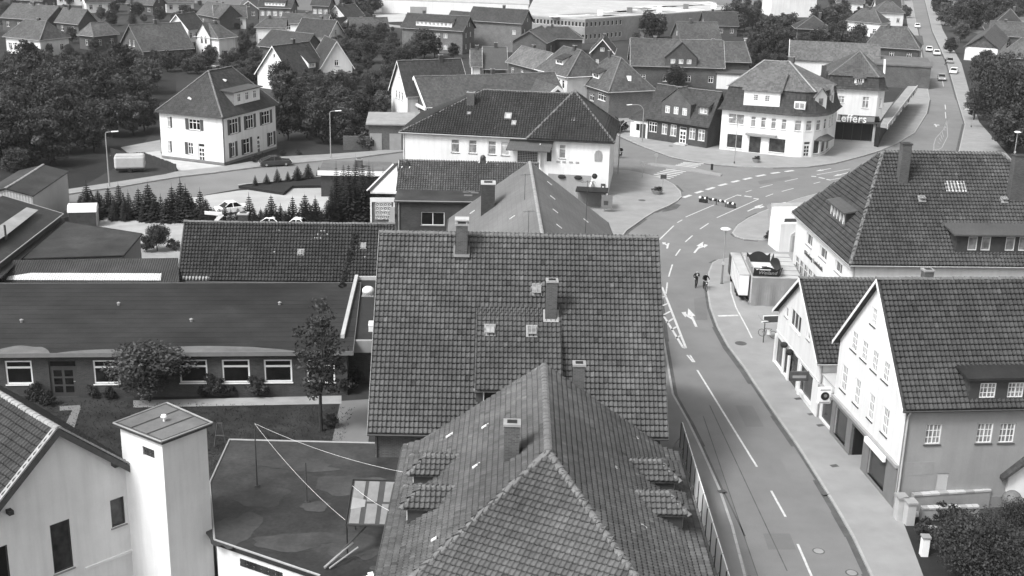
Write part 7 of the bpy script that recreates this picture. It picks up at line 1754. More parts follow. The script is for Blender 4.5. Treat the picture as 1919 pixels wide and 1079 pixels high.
for c_, a_, L_, W_, he_, hr_, wm_, rm_, lab in (((-80.98, 301.6), 70, 7, 6, 3, 6.6, 'white_render', 'tile_far_dark', 'white gable peeping out left of the white villa'), ((-47.96, 344.03), 60, 8, 6, 3, 6, 'white_render', 'tile_far_dark', 'small white gable left of the factory yard'), ((-55.61, 325.22), -5, 12, 6, 2.8, 5, 'white_render', 'tile_far', 'long low white house left of the white shed gables'), ((-143.51, 370.31), -15, 9, 7, 3, 6.5, 'brick', 'tile_far', 'brown roof at the top left behind the long cottage'), ((-124.65, 368.61), 30, 8, 6, 3, 6.2, 'white_render', 'tile_far_dark', 'white cottage left of the tall slender spruce'), ((-109.6, 365.88), -20, 9, 6, 3, 6.2, 'brick', 'tile_far', 'brown cottage behind the brick gable cottage'), ((-102.63, 375.04), 25, 8, 6, 3, 6.4, 'white_render', 'tile_far', 'white cottage between the brown barn and the tall spruce'), ((-139.55, 390.84), 10, 10, 7, 3, 6.5, 'white_render', 'tile_far', 'farthest white cottage at the top left'), ((-77.56, 333.52), 15, 8, 6, 3, 6, 'white_render', 'tile_far', 'low white house behind the white villa'), ((-46.76, 291.34), -25, 9, 7, 3.2, 7, 'white_render', 'tile_far_dark', 'white walled house right of the dark barn'), ((-37.02, 304.69), 20, 9, 6, 3, 6.4, 'brick', 'tile_far', 'brown cottage among trees left of the brick flats'), ((44.16, 309.01), 12, 10, 7, 3.2, 7, 'brick', 'tile_far', 'brown gable left of the half-hipped house'), ((55.68, 346.85), 5, 9, 7, 3, 6.5, 'brick', 'tile_far_dark', 'dark roof right below the factory canopy'), ((115.69, 438.76), -10, 9, 7, 3.4, 7, 'white_render', 'tile_far', 'white house right of the bright depot'), ((124.9, 424.97), -5, 8, 6, 3, 6, 'white_render', 'tile_far_dark', 'white gable below the farthest hip roof'), ((130.96, 332.77), -20, 9, 7, 3.5, 7, 'brick', 'tile_far', 'brown roof above the huge dark tree'), ((-126.88, 320.91), -25, 8, 6, 3, 6, 'brick', 'tile_far', 'brown roof just behind the white bungalow')):
    far('cottage', lab, (c_[0], c_[1], R(a_), L_, W_, he_, hr_, 0, 0), wm_, rm_, n=(3, 2), gable=1, verge='white_paint' if wm_ == 'white_render' else 'ridge')
# factory
fc = empty('factory', (17.07, 314.59, 0.0), 0, 'large factory with pale flat roof and rows of white framed windows', 'factory')
of = Vector(fc.location); HFc = 6.2
q = [Vector((1.72, 325.84, 6.2)) - of, Vector((16.98, 318.11, 6.2)) - of, Vector((60.55, 359.63, 6.2)) - of, Vector((58.7, 385.82, 6.2)) - of, Vector((4.29, 378.43, 6.2)) - of]
for p in q: p.z = 0
mb = MB()
def ffacade(a_, b_, rows, u0, u1, nw, w, h, zs):
    u_ = (b_ - a_).normalized(); ln = (b_ - a_).length
    hs = [(u0 * ln + (u1 - u0) * ln * (k + .5) / nw - w / 2, z, u0 * ln + (u1 - u0) * ln * (k + .5) / nw + w / 2, z + h) for k in range(nw) for z in zs]
    wall(mb, a_, u_, [(0, 0), (ln, 0), (ln, HFc - .3), (0, HFc - .3)], hs)
    for hh in hs: window(fc, a_ + u_ * ((hh[0] + hh[2]) / 2) + Vector((0, 0, hh[1])), math.atan2(u_.y, u_.x), hh[2] - hh[0], hh[3] - hh[1], 'plain', pane='glass_mid', sill=None)
ffacade(q[0], q[1], 2, 0, 1, 17, .78, 1.25, (1.0, 4.1)); ffacade(q[1], q[2], 2, 0, .24, 9, .8, 1.25, (1.0, 4.1))
mb.build('wall', 'concrete', fc)
b = MB(); b.prism([(p.x, p.y) for p in q], HFc - .29, HFc); ro = b.build('flat_roof', 'light_concrete', fc)
for k in range(26):
    t = rnd.random(); s = rnd.random(); p = q[1].lerp(q[2], t).lerp(q[0].lerp(q[3], t), .15 + s * .8)
    MB().obox((p.x, p.y, HFc + .02), (rnd.uniform(4, 14), rnd.uniform(1.5, 4), .03), math.atan2((q[2] - q[1]).y, (q[2] - q[1]).x)).build('roof_patch', 'concrete' if k % 2 else 'lamp_white', ro)
for k in range(5):
    p = q[1].lerp(q[2], .1 + .2 * k) + Vector((0, 6 + 3 * (k % 2), 0)); MB().box(p.x - .7, p.y - .7, HFc, p.x + .7, p.y + .7, HFc + 1.4).build('roof_vent', 'mid_paint' if k % 2 else 'lamp_white', fc)
fl = empty('white_factory_hall', (-42.55, 385.09, 0.0), 0, 'long white factory hall at the top centre', 'factory')
of = Vector(fl.location); q = [Vector((-42.94, 388.68, 0.0)) - of, Vector((2.87, 383.47, 0.0)) - of, Vector((3.29, 469.51, 0.0)) - of, Vector((-52.08, 471.92, 0.0)) - of]
b = MB(); b.prism([(p.x, p.y) for p in q], 0, 3.9); b.build('wall', 'old_white_render', fl); b = MB(); b.prism([(p.x * 1.005, p.y * 1.005) for p in q], 3.91, 4.3); b.build('roof', 'light_concrete', fl)
MB().obox(tuple(Vector((-30.54, 377.56, 1.6)) - of), (5, .3, 3.0)).build('gate', 'concrete', fl)
b = empty('factory_canopy', (53.87, 383.44, 0.0), R(6), 'flat pale loading canopy in front of the factory', 'canopy')
MB().box(-5, -3, 3.0, 6, 3, 3.3).build('roof', 'lamp_white', b)
for x in (-4.5, 5.5): MB().box(x - .12, -2.8, 0, x + .12, -2.6, 3.0).build('post', 'steel', b)
MB().box(-5, 2.8, 0, 6, 3, 3.0).build('back_wall', 'brick', b)
b = empty('white_depot', (93.02, 412.15, 0.0), R(4), 'bright white windowless depot right of the factory', 'depot')
MB().box(-10, 0, 0, 5, 12, 6.0).build('wall', 'white_render', b); MB().box(-10.2, -.2, 6.003, 5.2, 12.2, 6.3).build('flat_roof', 'light_concrete', b)
b = empty('low_flat_shed', (27.66, 332.03, 0.0), R(10), 'low shed with pale flat roof behind the shuttered gable house', 'shed')
MB().box(-10, 0, 0, 8, 10, 2.4).build('wall', 'concrete', b); MB().box(-10.2, -.3, 2.403, 8.2, 10.2, 2.65).build('flat_roof', 'light_concrete', b)
for k, (c_, m_) in enumerate((((60.03, 317.1, 0.0), 'white'), ((68.8, 313.24, 0.0), 'pale'), ((30.73, 261.83, 0.0), 'white low'))):
    b = empty('garden_shed', c_, R(10 * k), m_ + ' small flat shed among the gardens ' + ('left of the tall dark house', 'below the tall dark house', 'beside the cross gable house')[k], 'shed')
    MB().box(-2, -1.5, 0, 2, 1.5, 2.2).build('wall', 'white_render', b); MB().box(-2.2, -1.7, 2.203, 2.2, 1.7, 2.4).build('roof', 'concrete', b)
cp_ = empty('carport', (-20.35, 146.84, 0.0), R(3), 'flat roofed building with white fascia behind the tall spruces', 'building')
MB().box(-3.2, -2.5, 0, 4.8, 3.5, 2.9).build('wall', 'wood_dark', cp_); MB().box(-3.5, -2.8, 2.903, 5.1, 3.8, 3.1).build('flat_roof', 'bitumen_sand', cp_)
b = MB(); b.box(-3.56, -2.87, 2.7, 5.16, -2.803, 3.3); b.build('fascia', 'white_paint', cp_); chimney(cp_, 1.2, .5, 3.0, 4.1, .8, .7, 'brick')

# ============================================================ trees and shrubs
def crown_mesh(name, seed, rx, rz, n_cl, n_leaf, leaf, z0, gap=.0, m='leaf'):
    r_ = np.random.RandomState(seed); V = []; T = []
    cl = []
    for k in range(n_cl):
        d = r_.normal(size=3); d /= np.linalg.norm(d); rad = r_.uniform(.35, 1.0) ** .6
        c = d * rad * np.array([rx, rx, rz]) * r_.uniform(.75, 1.05)
        if c[2] < -rz * .75: c[2] *= .6
        cl.append((c, r_.uniform(.22, .42) * rx, r_.uniform(.65, 1.4)))
    for c, cr, tn in cl:
        d = r_.normal(size=(n_leaf, 3)); d /= np.linalg.norm(d, axis=1)[:, None]
        p = c + d * cr * r_.uniform(.55, 1.1, (n_leaf, 1)) * np.array([1, 1, .8])
        nrm = d + r_.normal(size=(n_leaf, 3)) * .6; nrm /= np.linalg.norm(nrm, axis=1)[:, None]
        a = np.cross(nrm, r_.normal(size=(n_leaf, 3))); a /= np.linalg.norm(a, axis=1)[:, None]; b = np.cross(nrm, a)
        s = leaf * r_.uniform(.6, 1.3, (n_leaf, 1))
        q = np.stack([p - a * s, p + b * s * .6, p + a * s, p - b * s * .6], axis=1)
        V.append(q.reshape(-1, 3)); T.append(np.repeat(tn * r_.uniform(.7, 1.3, n_leaf), 4))
    V = np.concatenate(V); V[:, 2] += z0; T = np.concatenate(T)
    F = np.arange(len(V)).reshape(-1, 4)
    o = fast_mesh(name, V, F, m, T); me = o.data; bpy.data.objects.remove(o); return me, [c + np.array([0, 0, z0]) for c, _, _ in cl]
def trunk_mesh(seed, h, r, limbs, z0):
    r_ = random.Random(seed); b = MB(); p = Vector((0, 0, 0)); pts = [p]
    for i in range(4): p = p + Vector((r_.uniform(-.15, .15), r_.uniform(-.15, .15), h / 4)); pts.append(p)
    for i in range(4): b.tube(pts[i], pts[i + 1], r * (1 - .17 * i), r * (1 - .17 * (i + 1)), 7)
    for c in limbs:
        s = pts[r_.choice((2, 3, 4))]; mid = s.lerp(Vector(c), .5) + Vector((0, 0, .25)); b.tube(s, mid, r * .35, r * .22, 5); b.tube(mid, Vector(c), r * .22, r * .08, 5)
    return b.mesh('trunk', 'bark')
PROTO = {}
def proto(key, seed, H_, rx, n_cl, n_leaf, leaf, m, trunk_h=.35, r=.16):
    rz = H_ * (1 - trunk_h) / 2; z0 = H_ - rz
    cm, cl = crown_mesh('crown', seed, rx, rz, n_cl, n_leaf, leaf, z0, m=m)
    PROTO[key] = (cm, trunk_mesh(seed, H_ * .55, r, cl[:: max(1, len(cl) // 10)], z0), H_)
proto('a', 1, 8, 3.2, 70, 70, .24, 'leaf_dark', .08); proto('b', 2, 8, 2.9, 64, 70, .24, 'leaf', .08); proto('c', 3, 8, 3.6, 76, 70, .25, 'leaf_dark', .06); proto('d', 4, 8, 2.6, 60, 70, .23, 'leaf_light', .1); proto('e', 5, 8, 3.2, 70, 70, .24, 'leaf', .06)
proto('big', 7, 12, 5.2, 130, 130, .22, 'leaf_dark', .1, .3); proto('near', 8, 5, 2.9, 110, 150, .10, 'leaf_dark', .2, .13); proto('bush', 9, 2, 1.2, 24, 50, .13, 'leaf_dark', .08, .05); proto('orchard', 10, 4.6, 2.2, 80, 110, .11, 'leaf', .22, .1); proto('slim', 12, 7.4, 1.35, 46, 60, .10, 'leaf_dark', .22, .11); proto('shrub_l', 13, 2, 1.3, 24, 50, .14, 'leaf_light', .05, .05)
def tree(key, loc, h, label, cat='tree', group=None, name='tree', sx=1.0):
    cm, tm, H_ = PROTO[key]
    if key[0] == 's' and key[1:].isdigit(): h *= rnd.uniform(.82, 1.18); sx *= rnd.uniform(.8, 1.2)
    s = h / H_
    T = empty(name, loc, 0, label, cat, group)
    T.matrix_basis = Matrix.Translation(loc) @ Matrix.Rotation(rnd.gauss(0, .03), 4, 'X') @ Matrix.Rotation(rnd.uniform(0, 6.28), 4, 'Z') @ Matrix.Diagonal((s * sx * rnd.uniform(.92, 1.08), s * sx * rnd.uniform(.92, 1.08), s, 1))
    for n_, me in (('crown', cm), ('trunk', tm)):
        o = bpy.data.objects.new(n_, me); COL.objects.link(o); o.parent = T
    return T
def spruce_mesh(seed, H_, r):
    q = np.random.RandomState(seed); V = []; F = []; T = []
    tiers = int(9 + 2.2 * H_)
    for k in range(tiers):
        t = k / tiers; z = H_ * (.06 + .9 * t); rad = r * (1 - t) ** .85 + .06; nb = int(9 + 7 * (1 - t))
        for b in range(nb):
            a = 2 * math.pi * (b + q.uniform(-.3, .3)) / nb + k; ln = rad * q.uniform(.75, 1.15); w = .16 * ln + .07; dz = -.28 * ln; tn = q.uniform(.6, 1.5)
            ca, sa = math.cos(a), math.sin(a)
            for u0, u1, ww in ((.05, .55, 1.0), (.45, 1.0, .75)):
                i0 = len(V); V += [(ca * ln * u0, sa * ln * u0, z + dz * u0), (ca * ln * (u0 + u1) / 2 - sa * w * ww, sa * ln * (u0 + u1) / 2 + ca * w * ww, z + dz * (u0 + u1) / 2 - .05), (ca * ln * u1, sa * ln * u1, z + dz * u1 + .04), (ca * ln * (u0 + u1) / 2 + sa * w * ww, sa * ln * (u0 + u1) / 2 - ca * w * ww, z + dz * (u0 + u1) / 2 - .05)]
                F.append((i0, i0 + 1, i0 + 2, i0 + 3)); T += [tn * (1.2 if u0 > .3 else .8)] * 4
    i0 = len(V); V += [(-.03, 0, H_ * .9), (.03, 0, H_ * .9), (.01, 0, H_ * 1.06), (-.01, 0, H_ * 1.06)]; F.append((i0, i0 + 1, i0 + 2, i0 + 3)); T += [1] * 4
    o = fast_mesh('foliage', np.array(V), np.array(F), 'needle', np.array(T)); me = o.data; bpy.data.objects.remove(o)
    return me, MB().tube((0, 0, 0), (0, 0, H_ * .95), .07, .02, 6).mesh('trunk', 'bark'), H_
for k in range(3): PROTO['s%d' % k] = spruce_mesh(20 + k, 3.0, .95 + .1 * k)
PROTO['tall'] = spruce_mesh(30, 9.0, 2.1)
# wood on the left
WL = 'dark leafy tree in the dense wood left of the villa'
WOOD = [(-109.0, 273.1, 2.0), (-104.8, 273.0, 2.2), (-101.8, 271.2, 2.2), (-97.7, 270.2, 2.0), (-95.3, 276.9, 2.4), (-92.7, 275.5, 2.0), (-105.1, 256.8, 2.7), (-102.0, 257.2, 2.5), (-100.4, 265.5, 2.6), (-93.7, 259.3, 2.6), (-88.7, 258.2, 2.6), (-86.2, 263.8, 2.9), (-83.1, 268.3, 2.7), (-77.6, 259.9, 3.0), (-74.8, 267.7, 2.7), (-71.0, 268.0, 2.5), (-99.9, 241.3, 3.7), (-95.8, 242.5, 3.5), (-94.7, 249.4, 3.3), (-88.0, 243.5, 3.2), (-86.7, 250.5, 3.3), (-82.9, 250.5, 3.7), (-76.5, 244.9, 3.6), (-74.3, 251.0, 3.9), (-70.3, 248.2, 3.9), (-67.1, 250.3, 3.5), (-95.7, 232.3, 4.4), (-91.4, 231.5, 4.5), (-90.3, 235.5, 5.2), (-86.9, 235.0, 5.0), (-82.7, 236.2, 4.4), (-78.4, 235.6, 4.5), (-74.7, 235.7, 4.4), (-71.2, 234.0, 4.9), (-90.0, 216.2, 6.7), (-87.3, 218.0, 7.5), (-84.8, 219.5, 7.3), (-80.5, 218.3, 5.5), (-77.3, 218.6, 5.9), (-73.6, 218.9, 5.9), (-70.6, 220.6, 7.3), (-67.2, 219.4, 7.1), (-86.9, 206.3, 7.2), (-82.3, 205.8, 6.9), (-79.7, 205.7, 5.7), (-77.1, 205.8, 6.4), (-74.2, 206.2, 7.1), (-71.3, 205.4, 7.6), (-68.7, 208.2, 6.5), (-66.0, 208.9, 5.8), (-80.6, 193.1, 6.5), (-76.7, 189.4, 5.9), (-74.6, 193.6, 6.6), (-70.6, 190.0, 6.8), (-69.9, 194.6, 6.9), (-65.8, 191.2, 7.1), (-63.9, 194.6, 7.4), (-59.5, 192.1, 6.2), (-75.9, 179.6, 7.4), (-73.0, 179.8, 5.7), (-70.0, 179.9, 6.6), (-68.3, 182.2, 8.0), (-63.0, 177.9, 5.8), (-60.4, 178.5, 5.5), (-58.0, 179.3, 6.1), (-56.4, 182.4, 5.8), (-71.6, 169.0, 7.1), (-67.9, 166.1, 5.8), (-65.0, 167.0, 6.6), (-62.4, 166.4, 6.3), (-61.2, 167.3, 5.9), (-58.7, 168.0, 6.0), (-66.3, 154.6, 7.2), (-65.3, 157.4, 7.8), (-62.2, 155.7, 6.3), (-60.7, 156.9, 6.5)]
for k, (x, y, hh) in enumerate(WOOD):
    tree('abcde'[k % 5], (x + rnd.uniform(-1.5, 1.5), y + rnd.uniform(-2, 2), 0), hh * rnd.uniform(.85, 1.2), WL, 'tree', 'trees of the dense wood')
GR = 'leafy tree in the gardens between the villa and the white trimmed house'
for k, (c_, hh) in enumerate((((-33.85, 179.27, 0.0), 7), ((-31.41, 181.31, 0.0), 6), ((-28.42, 177.51, 0.0), 6.5), ((-26.06, 180.34, 0.0), 5.5), ((-24.34, 176.42, 0.0), 5), ((-31.06, 191.78, 0.0), 6), ((-28.42, 197.07, 0.0), 6), ((-24.59, 194.17, 0.0), 5), ((-22.18, 199.52, 0.0), 4.5), ((-24.83, 211.0, 0.0), 5), ((-36.06, 201.05, 0.0), 5), ((-40.15, 209.7, 0.0), 6.5), ((-31.17, 209.99, 0.0), 6), ((-19.93, 203.51, 0.0), 4))):
    tree('abcde'[k % 5], c_, hh, GR, 'tree', 'trees between villa and white trimmed house')
for k, (c_, hh) in enumerate((((-28.99, 207.53, 0.0), 6.5), ((-26.89, 204.04, 0.0), 5.5), ((-25.41, 208.09, 0.0), 7), ((-29.35, 203.66, 0.0), 5), ((-22.4, 203.13, 0.0), 4.6))):
    tree('tall', c_, hh, 'dark spruce in the clump left of the white gable cottage', 'spruce', 'spruces left of the white gable cottage', 'spruce_tree')
FT = 'leafy tree among the far houses near the brick flats'
for k, (c_, hh) in enumerate((((-39.0, 289.84, 0.0), 6), ((-36.22, 298.05, 0.0), 6), ((-32.6, 294.45, 0.0), 6), ((-29.27, 286.72, 0.0), 5), ((-37.59, 270.37, 0.0), 5.5), ((-32.68, 268.61, 0.0), 5.5), ((-27.74, 266.0, 0.0), 5), ((-21.18, 278.45, 0.0), 6.5), ((-18.93, 280.86, 0.0), 5), ((-23.74, 273.18, 0.0), 4.5), ((-14.62, 279.81, 0.0), 3.5), ((-42.93, 299.91, 0.0), 6), ((-49.91, 329.32, 0.0), 5), ((-48.05, 376.33, 0.0), 7), ((-45.15, 386.18, 0.0), 6), ((-53.86, 389.27, 0.0), 6), ((-1.45, 303.51, 0.0), 4), ((34.99, 333.76, 0.0), 7), ((37.94, 334.45, 0.0), 6.5), ((31.53, 253.94, 0.0), 5), ((34.16, 252.87, 0.0), 5.5), ((37.17, 258.94, 0.0), 5), ((31.29, 242.69, 0.0), 4.5), ((40.09, 263.59, 0.0), 5), ((42.01, 257.43, 0.0), 4.5))):
    tree('abcde'[k % 5], c_, hh, FT, 'tree', 'trees among the far houses')
RT = 'leafy tree in the large clump behind the corner shop'
for k, (c_, hh) in enumerate((((58.32, 296.9, 0.0), 7.5), ((60.17, 293.19, 0.0), 8), ((63.68, 298.01, 0.0), 7), ((64.79, 320.52, 0.0), 9), ((71.91, 329.46, 0.0), 8), ((67.47, 294.69, 0.0), 6), ((70.81, 295.37, 0.0), 7), ((75.21, 300.4, 0.0), 8), ((78.63, 301.11, 0.0), 7), ((83.73, 310.82, 0.0), 6), ((78.79, 321.24, 0.0), 7), ((84.77, 328.64, 0.0), 6), ((86.33, 360.06, 0.0), 8), ((95.25, 377.7, 0.0), 8), ((97.05, 365.69, 0.0), 6), ((51.55, 270.0, 0.0), 4), ((54.74, 273.23, 0.0), 4), ((61.83, 356.97, 0.0), 9), ((65.58, 360.88, 0.0), 8), ((68.88, 366.27, 0.0), 7), ((106.66, 410.25, 0.0), 6), ((92.57, 336.72, 0.0), 5))):
    tree('abcde'[(k * 2) % 5], c_, hh, RT, 'tree', 'trees behind the corner shop')
RR = 'leafy tree right of the far street near the top right'
for k, (c_, hh) in enumerate((((131.35, 374.18, 0.0), 9), ((139.67, 384.15, 0.0), 10), ((149.8, 398.42, 0.0), 10), ((134.85, 394.54, 0.0), 8), ((122.47, 343.57, 0.0), 6), ((163.03, 420.0, 0.0), 8), ((146.37, 435.07, 0.0), 8), ((174.87, 439.02, 0.0), 9), ((161.3, 435.21, 0.0), 9), ((141.54, 354.72, 0.0), 5), ((110.47, 316.53, 0.0), 4))):
    tree('acebd'[k % 5], c_, hh, RR, 'tree', 'trees right of the far street')
UL = 'leafy tree among the houses at the upper left'
for k, (c_, hh) in enumerate((((-114.62, 329.69, 0.0), 3.9), ((-114.94, 341.47, 0.0), 3.9), ((-108.72, 331.22, 0.0), 3.9), ((-117.24, 360.25, 0.0), 3.9), ((-99.91, 345.51, 0.0), 3.9), ((-92.72, 335.38, 0.0), 3.9), ((-95.63, 354.62, 0.0), 3.9), ((-109.88, 358.94, 0.0), 3.9), ((-90.82, 344.86, 0.0), 3.9), ((-59.91, 270.47, 0.0), 3.9), ((-55.84, 262.19, 0.0), 3.9), ((-59.27, 257.17, 0.0), 3.9), ((-71.7, 266.18, 0.0), 3.9), ((-64.02, 253.71, 0.0), 3.8), ((-132.52, 319.47, 0.0), 3.9), ((-143.85, 349.38, 0.0), 3.9), ((-104.69, 289.3, 0.0), 3.9), ((-51.45, 263.06, 0.0), 3.4), ((-117.29, 319.26, 0.0), 3.4), ((-105.8, 377.79, 0.0), 3.9), ((-115.87, 390.12, 0.0), 3.9), ((-150.27, 379.58, 0.0), 3.9), ((-125.8, 395.14, 0.0), 3.9), ((-112.3, 407.83, 0.0), 3.9), ((-62.41, 390.57, 0.0), 3.9))):
    tree('bdcae'[k % 5], c_, hh, UL, 'tree', 'trees among the upper left houses')
tree('tall', (-101.83, 327.32, 0.0), 12, 'tall slender dark poplar-like spruce left of the brown barn', 'spruce', None, 'spruce_tree', .6); tree('tall', (-114.64, 326.84, 0.0), 7, 'dark pointed spruce behind the white bungalow', 'spruce', None, 'spruce_tree')
tree('tall', (-58.96, 268.79, 0.0), 8, 'dark spruce in front of the white villa wing', 'spruce', None, 'spruce_tree', 1.2); tree('c', (-42.78, 221.27, 0.0), 6, 'dark rounded tree before the white steep gable', 'tree')
tree('big', (80.37, 202.96, 0.0), 13, 'huge dark broadleaf tree at the right beside the far street', 'tree', None, 'tree', .78); tree('e', (75.22, 184.24, 0.0), 7, 'lighter bushy tree below the huge dark tree', 'tree', None, 'tree', 1.2); tree('c', (81.78, 191.5, 0.0), 8, 'dark tree at the right edge behind the bank chimney', 'tree')
tree('near', (25.52, 58.49, 0.1), 3.9, 'dark leafy tree in the garden at the bottom right corner', 'tree', None, 'tree', 1.05); tree('near', (29.51, 62.4, 0.1), 3.0, 'leafy tree against the white gable at the right edge', 'tree', None, 'tree', .8)
tree('orchard', (-25.8, 80.71, 0.0), 4.6, 'bushy fruit tree in front of the long brick building', 'fruit tree', None, 'fruit_tree', 1.25); tree('slim', (-12.78, 76.36, 0.0), 9.6, 'slender sparse tree at the end of the lawn by the big house', 'tree')
for k, (c_, hh, key) in enumerate((((-29.96, 81.13, 0.0), .9, 'bush'), ((-28.74, 80.91, 0.0), .8, 'bush'), ((-33.84, 80.19, 0.0), 1.2, 'bush'), ((-32.7, 79.49, 0.0), 1.0, 'bush'), ((-21.21, 82.0, 0.0), 1.6, 'bush'), ((-22.13, 81.64, 0.0), .8, 'bush'), ((-20.34, 81.96, 0.0), .8, 'bush'), ((-18.29, 82.2, 0.0), 1.5, 'bush'), ((-12.24, 77.1, 0.0), 1.0, 'bush'), ((-11.99, 83.32, 0.0), 1.4, 'bush'), ((-11.48, 84.92, 0.0), 1.2, 'bush'), ((-36.14, 119.02, 0.0), 2.8, 'orchard'), ((-37.08, 118.54, 0.0), 1.5, 'bush'), ((-34.66, 119.55, 0.0), 1.2, 'shrub_l'), ((-21.26, 173.63, 0.0), 2.6, 'shrub_l'), ((-23.55, 180.68, 0.0), 2.5, 'bush'), ((-35.28, 162.54, 0.0), 1.1, 'bush'), ((-34.29, 164.44, 0.0), 1.0, 'bush'), ((-32.46, 167.59, 0.0), .8, 'bush'), ((-30.4, 168.6, 0.0), .7, 'bush'), ((15.45, 191.4, 0.0), 2.2, 'bush'), ((16.8, 192.51, 0.0), 1.8, 'bush'), ((28.13, 128.86, 0.0), 1.3, 'bush'), ((25.98, 65.68, 0.1), 1.0, 'bush'), ((26.78, 64.75, 0.1), 1.3, 'bush'), ((24.35, 63.05, 0.1), 1.2, 'bush'))):
    tree(key, c_, hh, 'low shrub ' + ('by the wall of the long brick building', 'in the gravel yard or lane', 'in a front garden by the street', 'in the bottom right garden')[0 if k < 11 else 1 if k < 16 else 2 if k < 23 else 3], 'shrub', ('shrubs by the brick building', 'shrubs in yard and lane', 'shrubs in front gardens', 'shrubs in the right garden')[0 if k < 11 else 1 if k < 16 else 2 if k < 23 else 3], 'shrub')
for k in range(9):
    p = lerp(LINK_WALL[0], LINK_WALL[1], (k + .5) / 9); tree('bush', (p[0], p[1], p[2]), .55, 'small plant growing on the white wall of the link roof', 'plant', 'plants on the link roof wall', 'wall_plant')
# rows of young spruces round the car park
SP = 'young spruce in the dense row behind the gravel yard'
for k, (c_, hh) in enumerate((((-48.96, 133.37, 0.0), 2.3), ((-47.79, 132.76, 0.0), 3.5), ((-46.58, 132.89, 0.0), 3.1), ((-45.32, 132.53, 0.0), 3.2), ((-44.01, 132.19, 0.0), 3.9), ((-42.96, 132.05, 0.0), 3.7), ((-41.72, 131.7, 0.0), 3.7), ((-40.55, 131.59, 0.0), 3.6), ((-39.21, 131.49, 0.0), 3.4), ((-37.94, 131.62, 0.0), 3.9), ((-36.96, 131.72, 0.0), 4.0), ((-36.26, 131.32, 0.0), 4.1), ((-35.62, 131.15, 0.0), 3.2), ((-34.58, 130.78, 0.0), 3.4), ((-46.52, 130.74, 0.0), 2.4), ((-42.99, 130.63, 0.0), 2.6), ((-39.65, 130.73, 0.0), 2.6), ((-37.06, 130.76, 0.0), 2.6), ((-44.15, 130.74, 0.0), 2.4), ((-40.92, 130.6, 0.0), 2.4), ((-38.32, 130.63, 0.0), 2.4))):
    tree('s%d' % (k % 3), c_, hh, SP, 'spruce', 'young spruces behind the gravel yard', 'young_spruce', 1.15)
for k, (c_, hh) in enumerate((((-32.7, 129.12, 0.0), 2.2), ((-31.61, 129.23, 0.0), 2.8), ((-30.18, 129.37, 0.0), 2.2), ((-28.88, 129.05, 0.0), 3.9), ((-27.71, 129.62, 0.0), 2.0), ((-26.48, 129.29, 0.0), 3.4), ((-25.54, 129.61, 0.0), 2.7), ((-24.17, 129.52, 0.0), 4.1), ((-22.85, 129.65, 0.0), 3.6), ((-21.75, 129.76, 0.0), 3.1), ((-20.52, 129.43, 0.0), 3.6), ((-29.53, 128.53, 0.0), 2.0), ((-24.86, 128.77, 0.0), 2.2), ((-23.37, 128.92, 0.0), 2.2), ((-32.88, 128.19, 0.0), 2.4), ((-31.98, 128.28, 0.0), 2.2), ((-30.73, 128.41, 0.0), 2.3), ((-28.17, 128.44, 0.0), 2.4), ((-26.92, 128.56, 0.0), 2.3), ((-25.83, 128.67, 0.0), 2.3), ((-22.22, 129.03, 0.0), 2.6), ((-21.01, 129.15, 0.0), 2.8), ((-33.67, 129.48, 0.0), 3.0), ((-24.55, 129.03, 0.0), 2.7))):
    tree('s%d' % (k % 3), c_, hh, 'young spruce in the row between car park and long shed', 'spruce', 'young spruces along the car park', 'young_spruce', 1.15)
for k, (c_, hh) in enumerate((((-32.15, 147.83, 0.0), 1.6), ((-30.96, 148.85, 0.0), 1.6), ((-29.82, 149.88, 0.0), 1.9), ((-28.62, 150.62, 0.0), 1.5), ((-27.53, 151.36, 0.0), 2.1), ((-26.4, 152.72, 0.0), 2.1), ((-25.16, 153.49, 0.0), 2.0))):
    tree('s%d' % (k % 3), c_, hh, 'small spruce in the raised bed beside the side street', 'spruce', 'small spruces in the raised bed', 'young_spruce', 1.1)
for k, (c_, hh) in enumerate((((-19.8, 132.53, 0.0), 6.6), ((-18.34, 131.97, 0.0), 7.0), ((-16.93, 132.58, 0.0), 7.0), ((-15.8, 133.17, 0.0), 6.2), ((-19.53, 136.21, 0.0), 6.0), ((-18.07, 135.86, 0.0), 6.8), ((-16.62, 136.52, 0.0), 6.0), ((-14.88, 134.72, 0.0), 5.6), ((-20.08, 130.39, 0.0), 4.6), ((-14.94, 130.91, 0.0), 4.2))):
    tree('tall', c_, hh, 'tall dark spruce in the thicket left of the screen porch', 'spruce', 'tall spruces by the screen porch', 'spruce_tree', 1.1)
bed = sheet('planting_bed', [(-34.15, 147.31), (-27.98, 144.29), (-27.62, 148.05), (-24.01, 148.76), (-24.77, 153.22), (-32.51, 149.57)], -.02, .35, 'soil')
b = MB(); w0, w1 = (-34.22, 147.3), (-24.71, 153.23); stripe('bed_wall', w0, w1, .25, 'light_concrete', .5, bed)

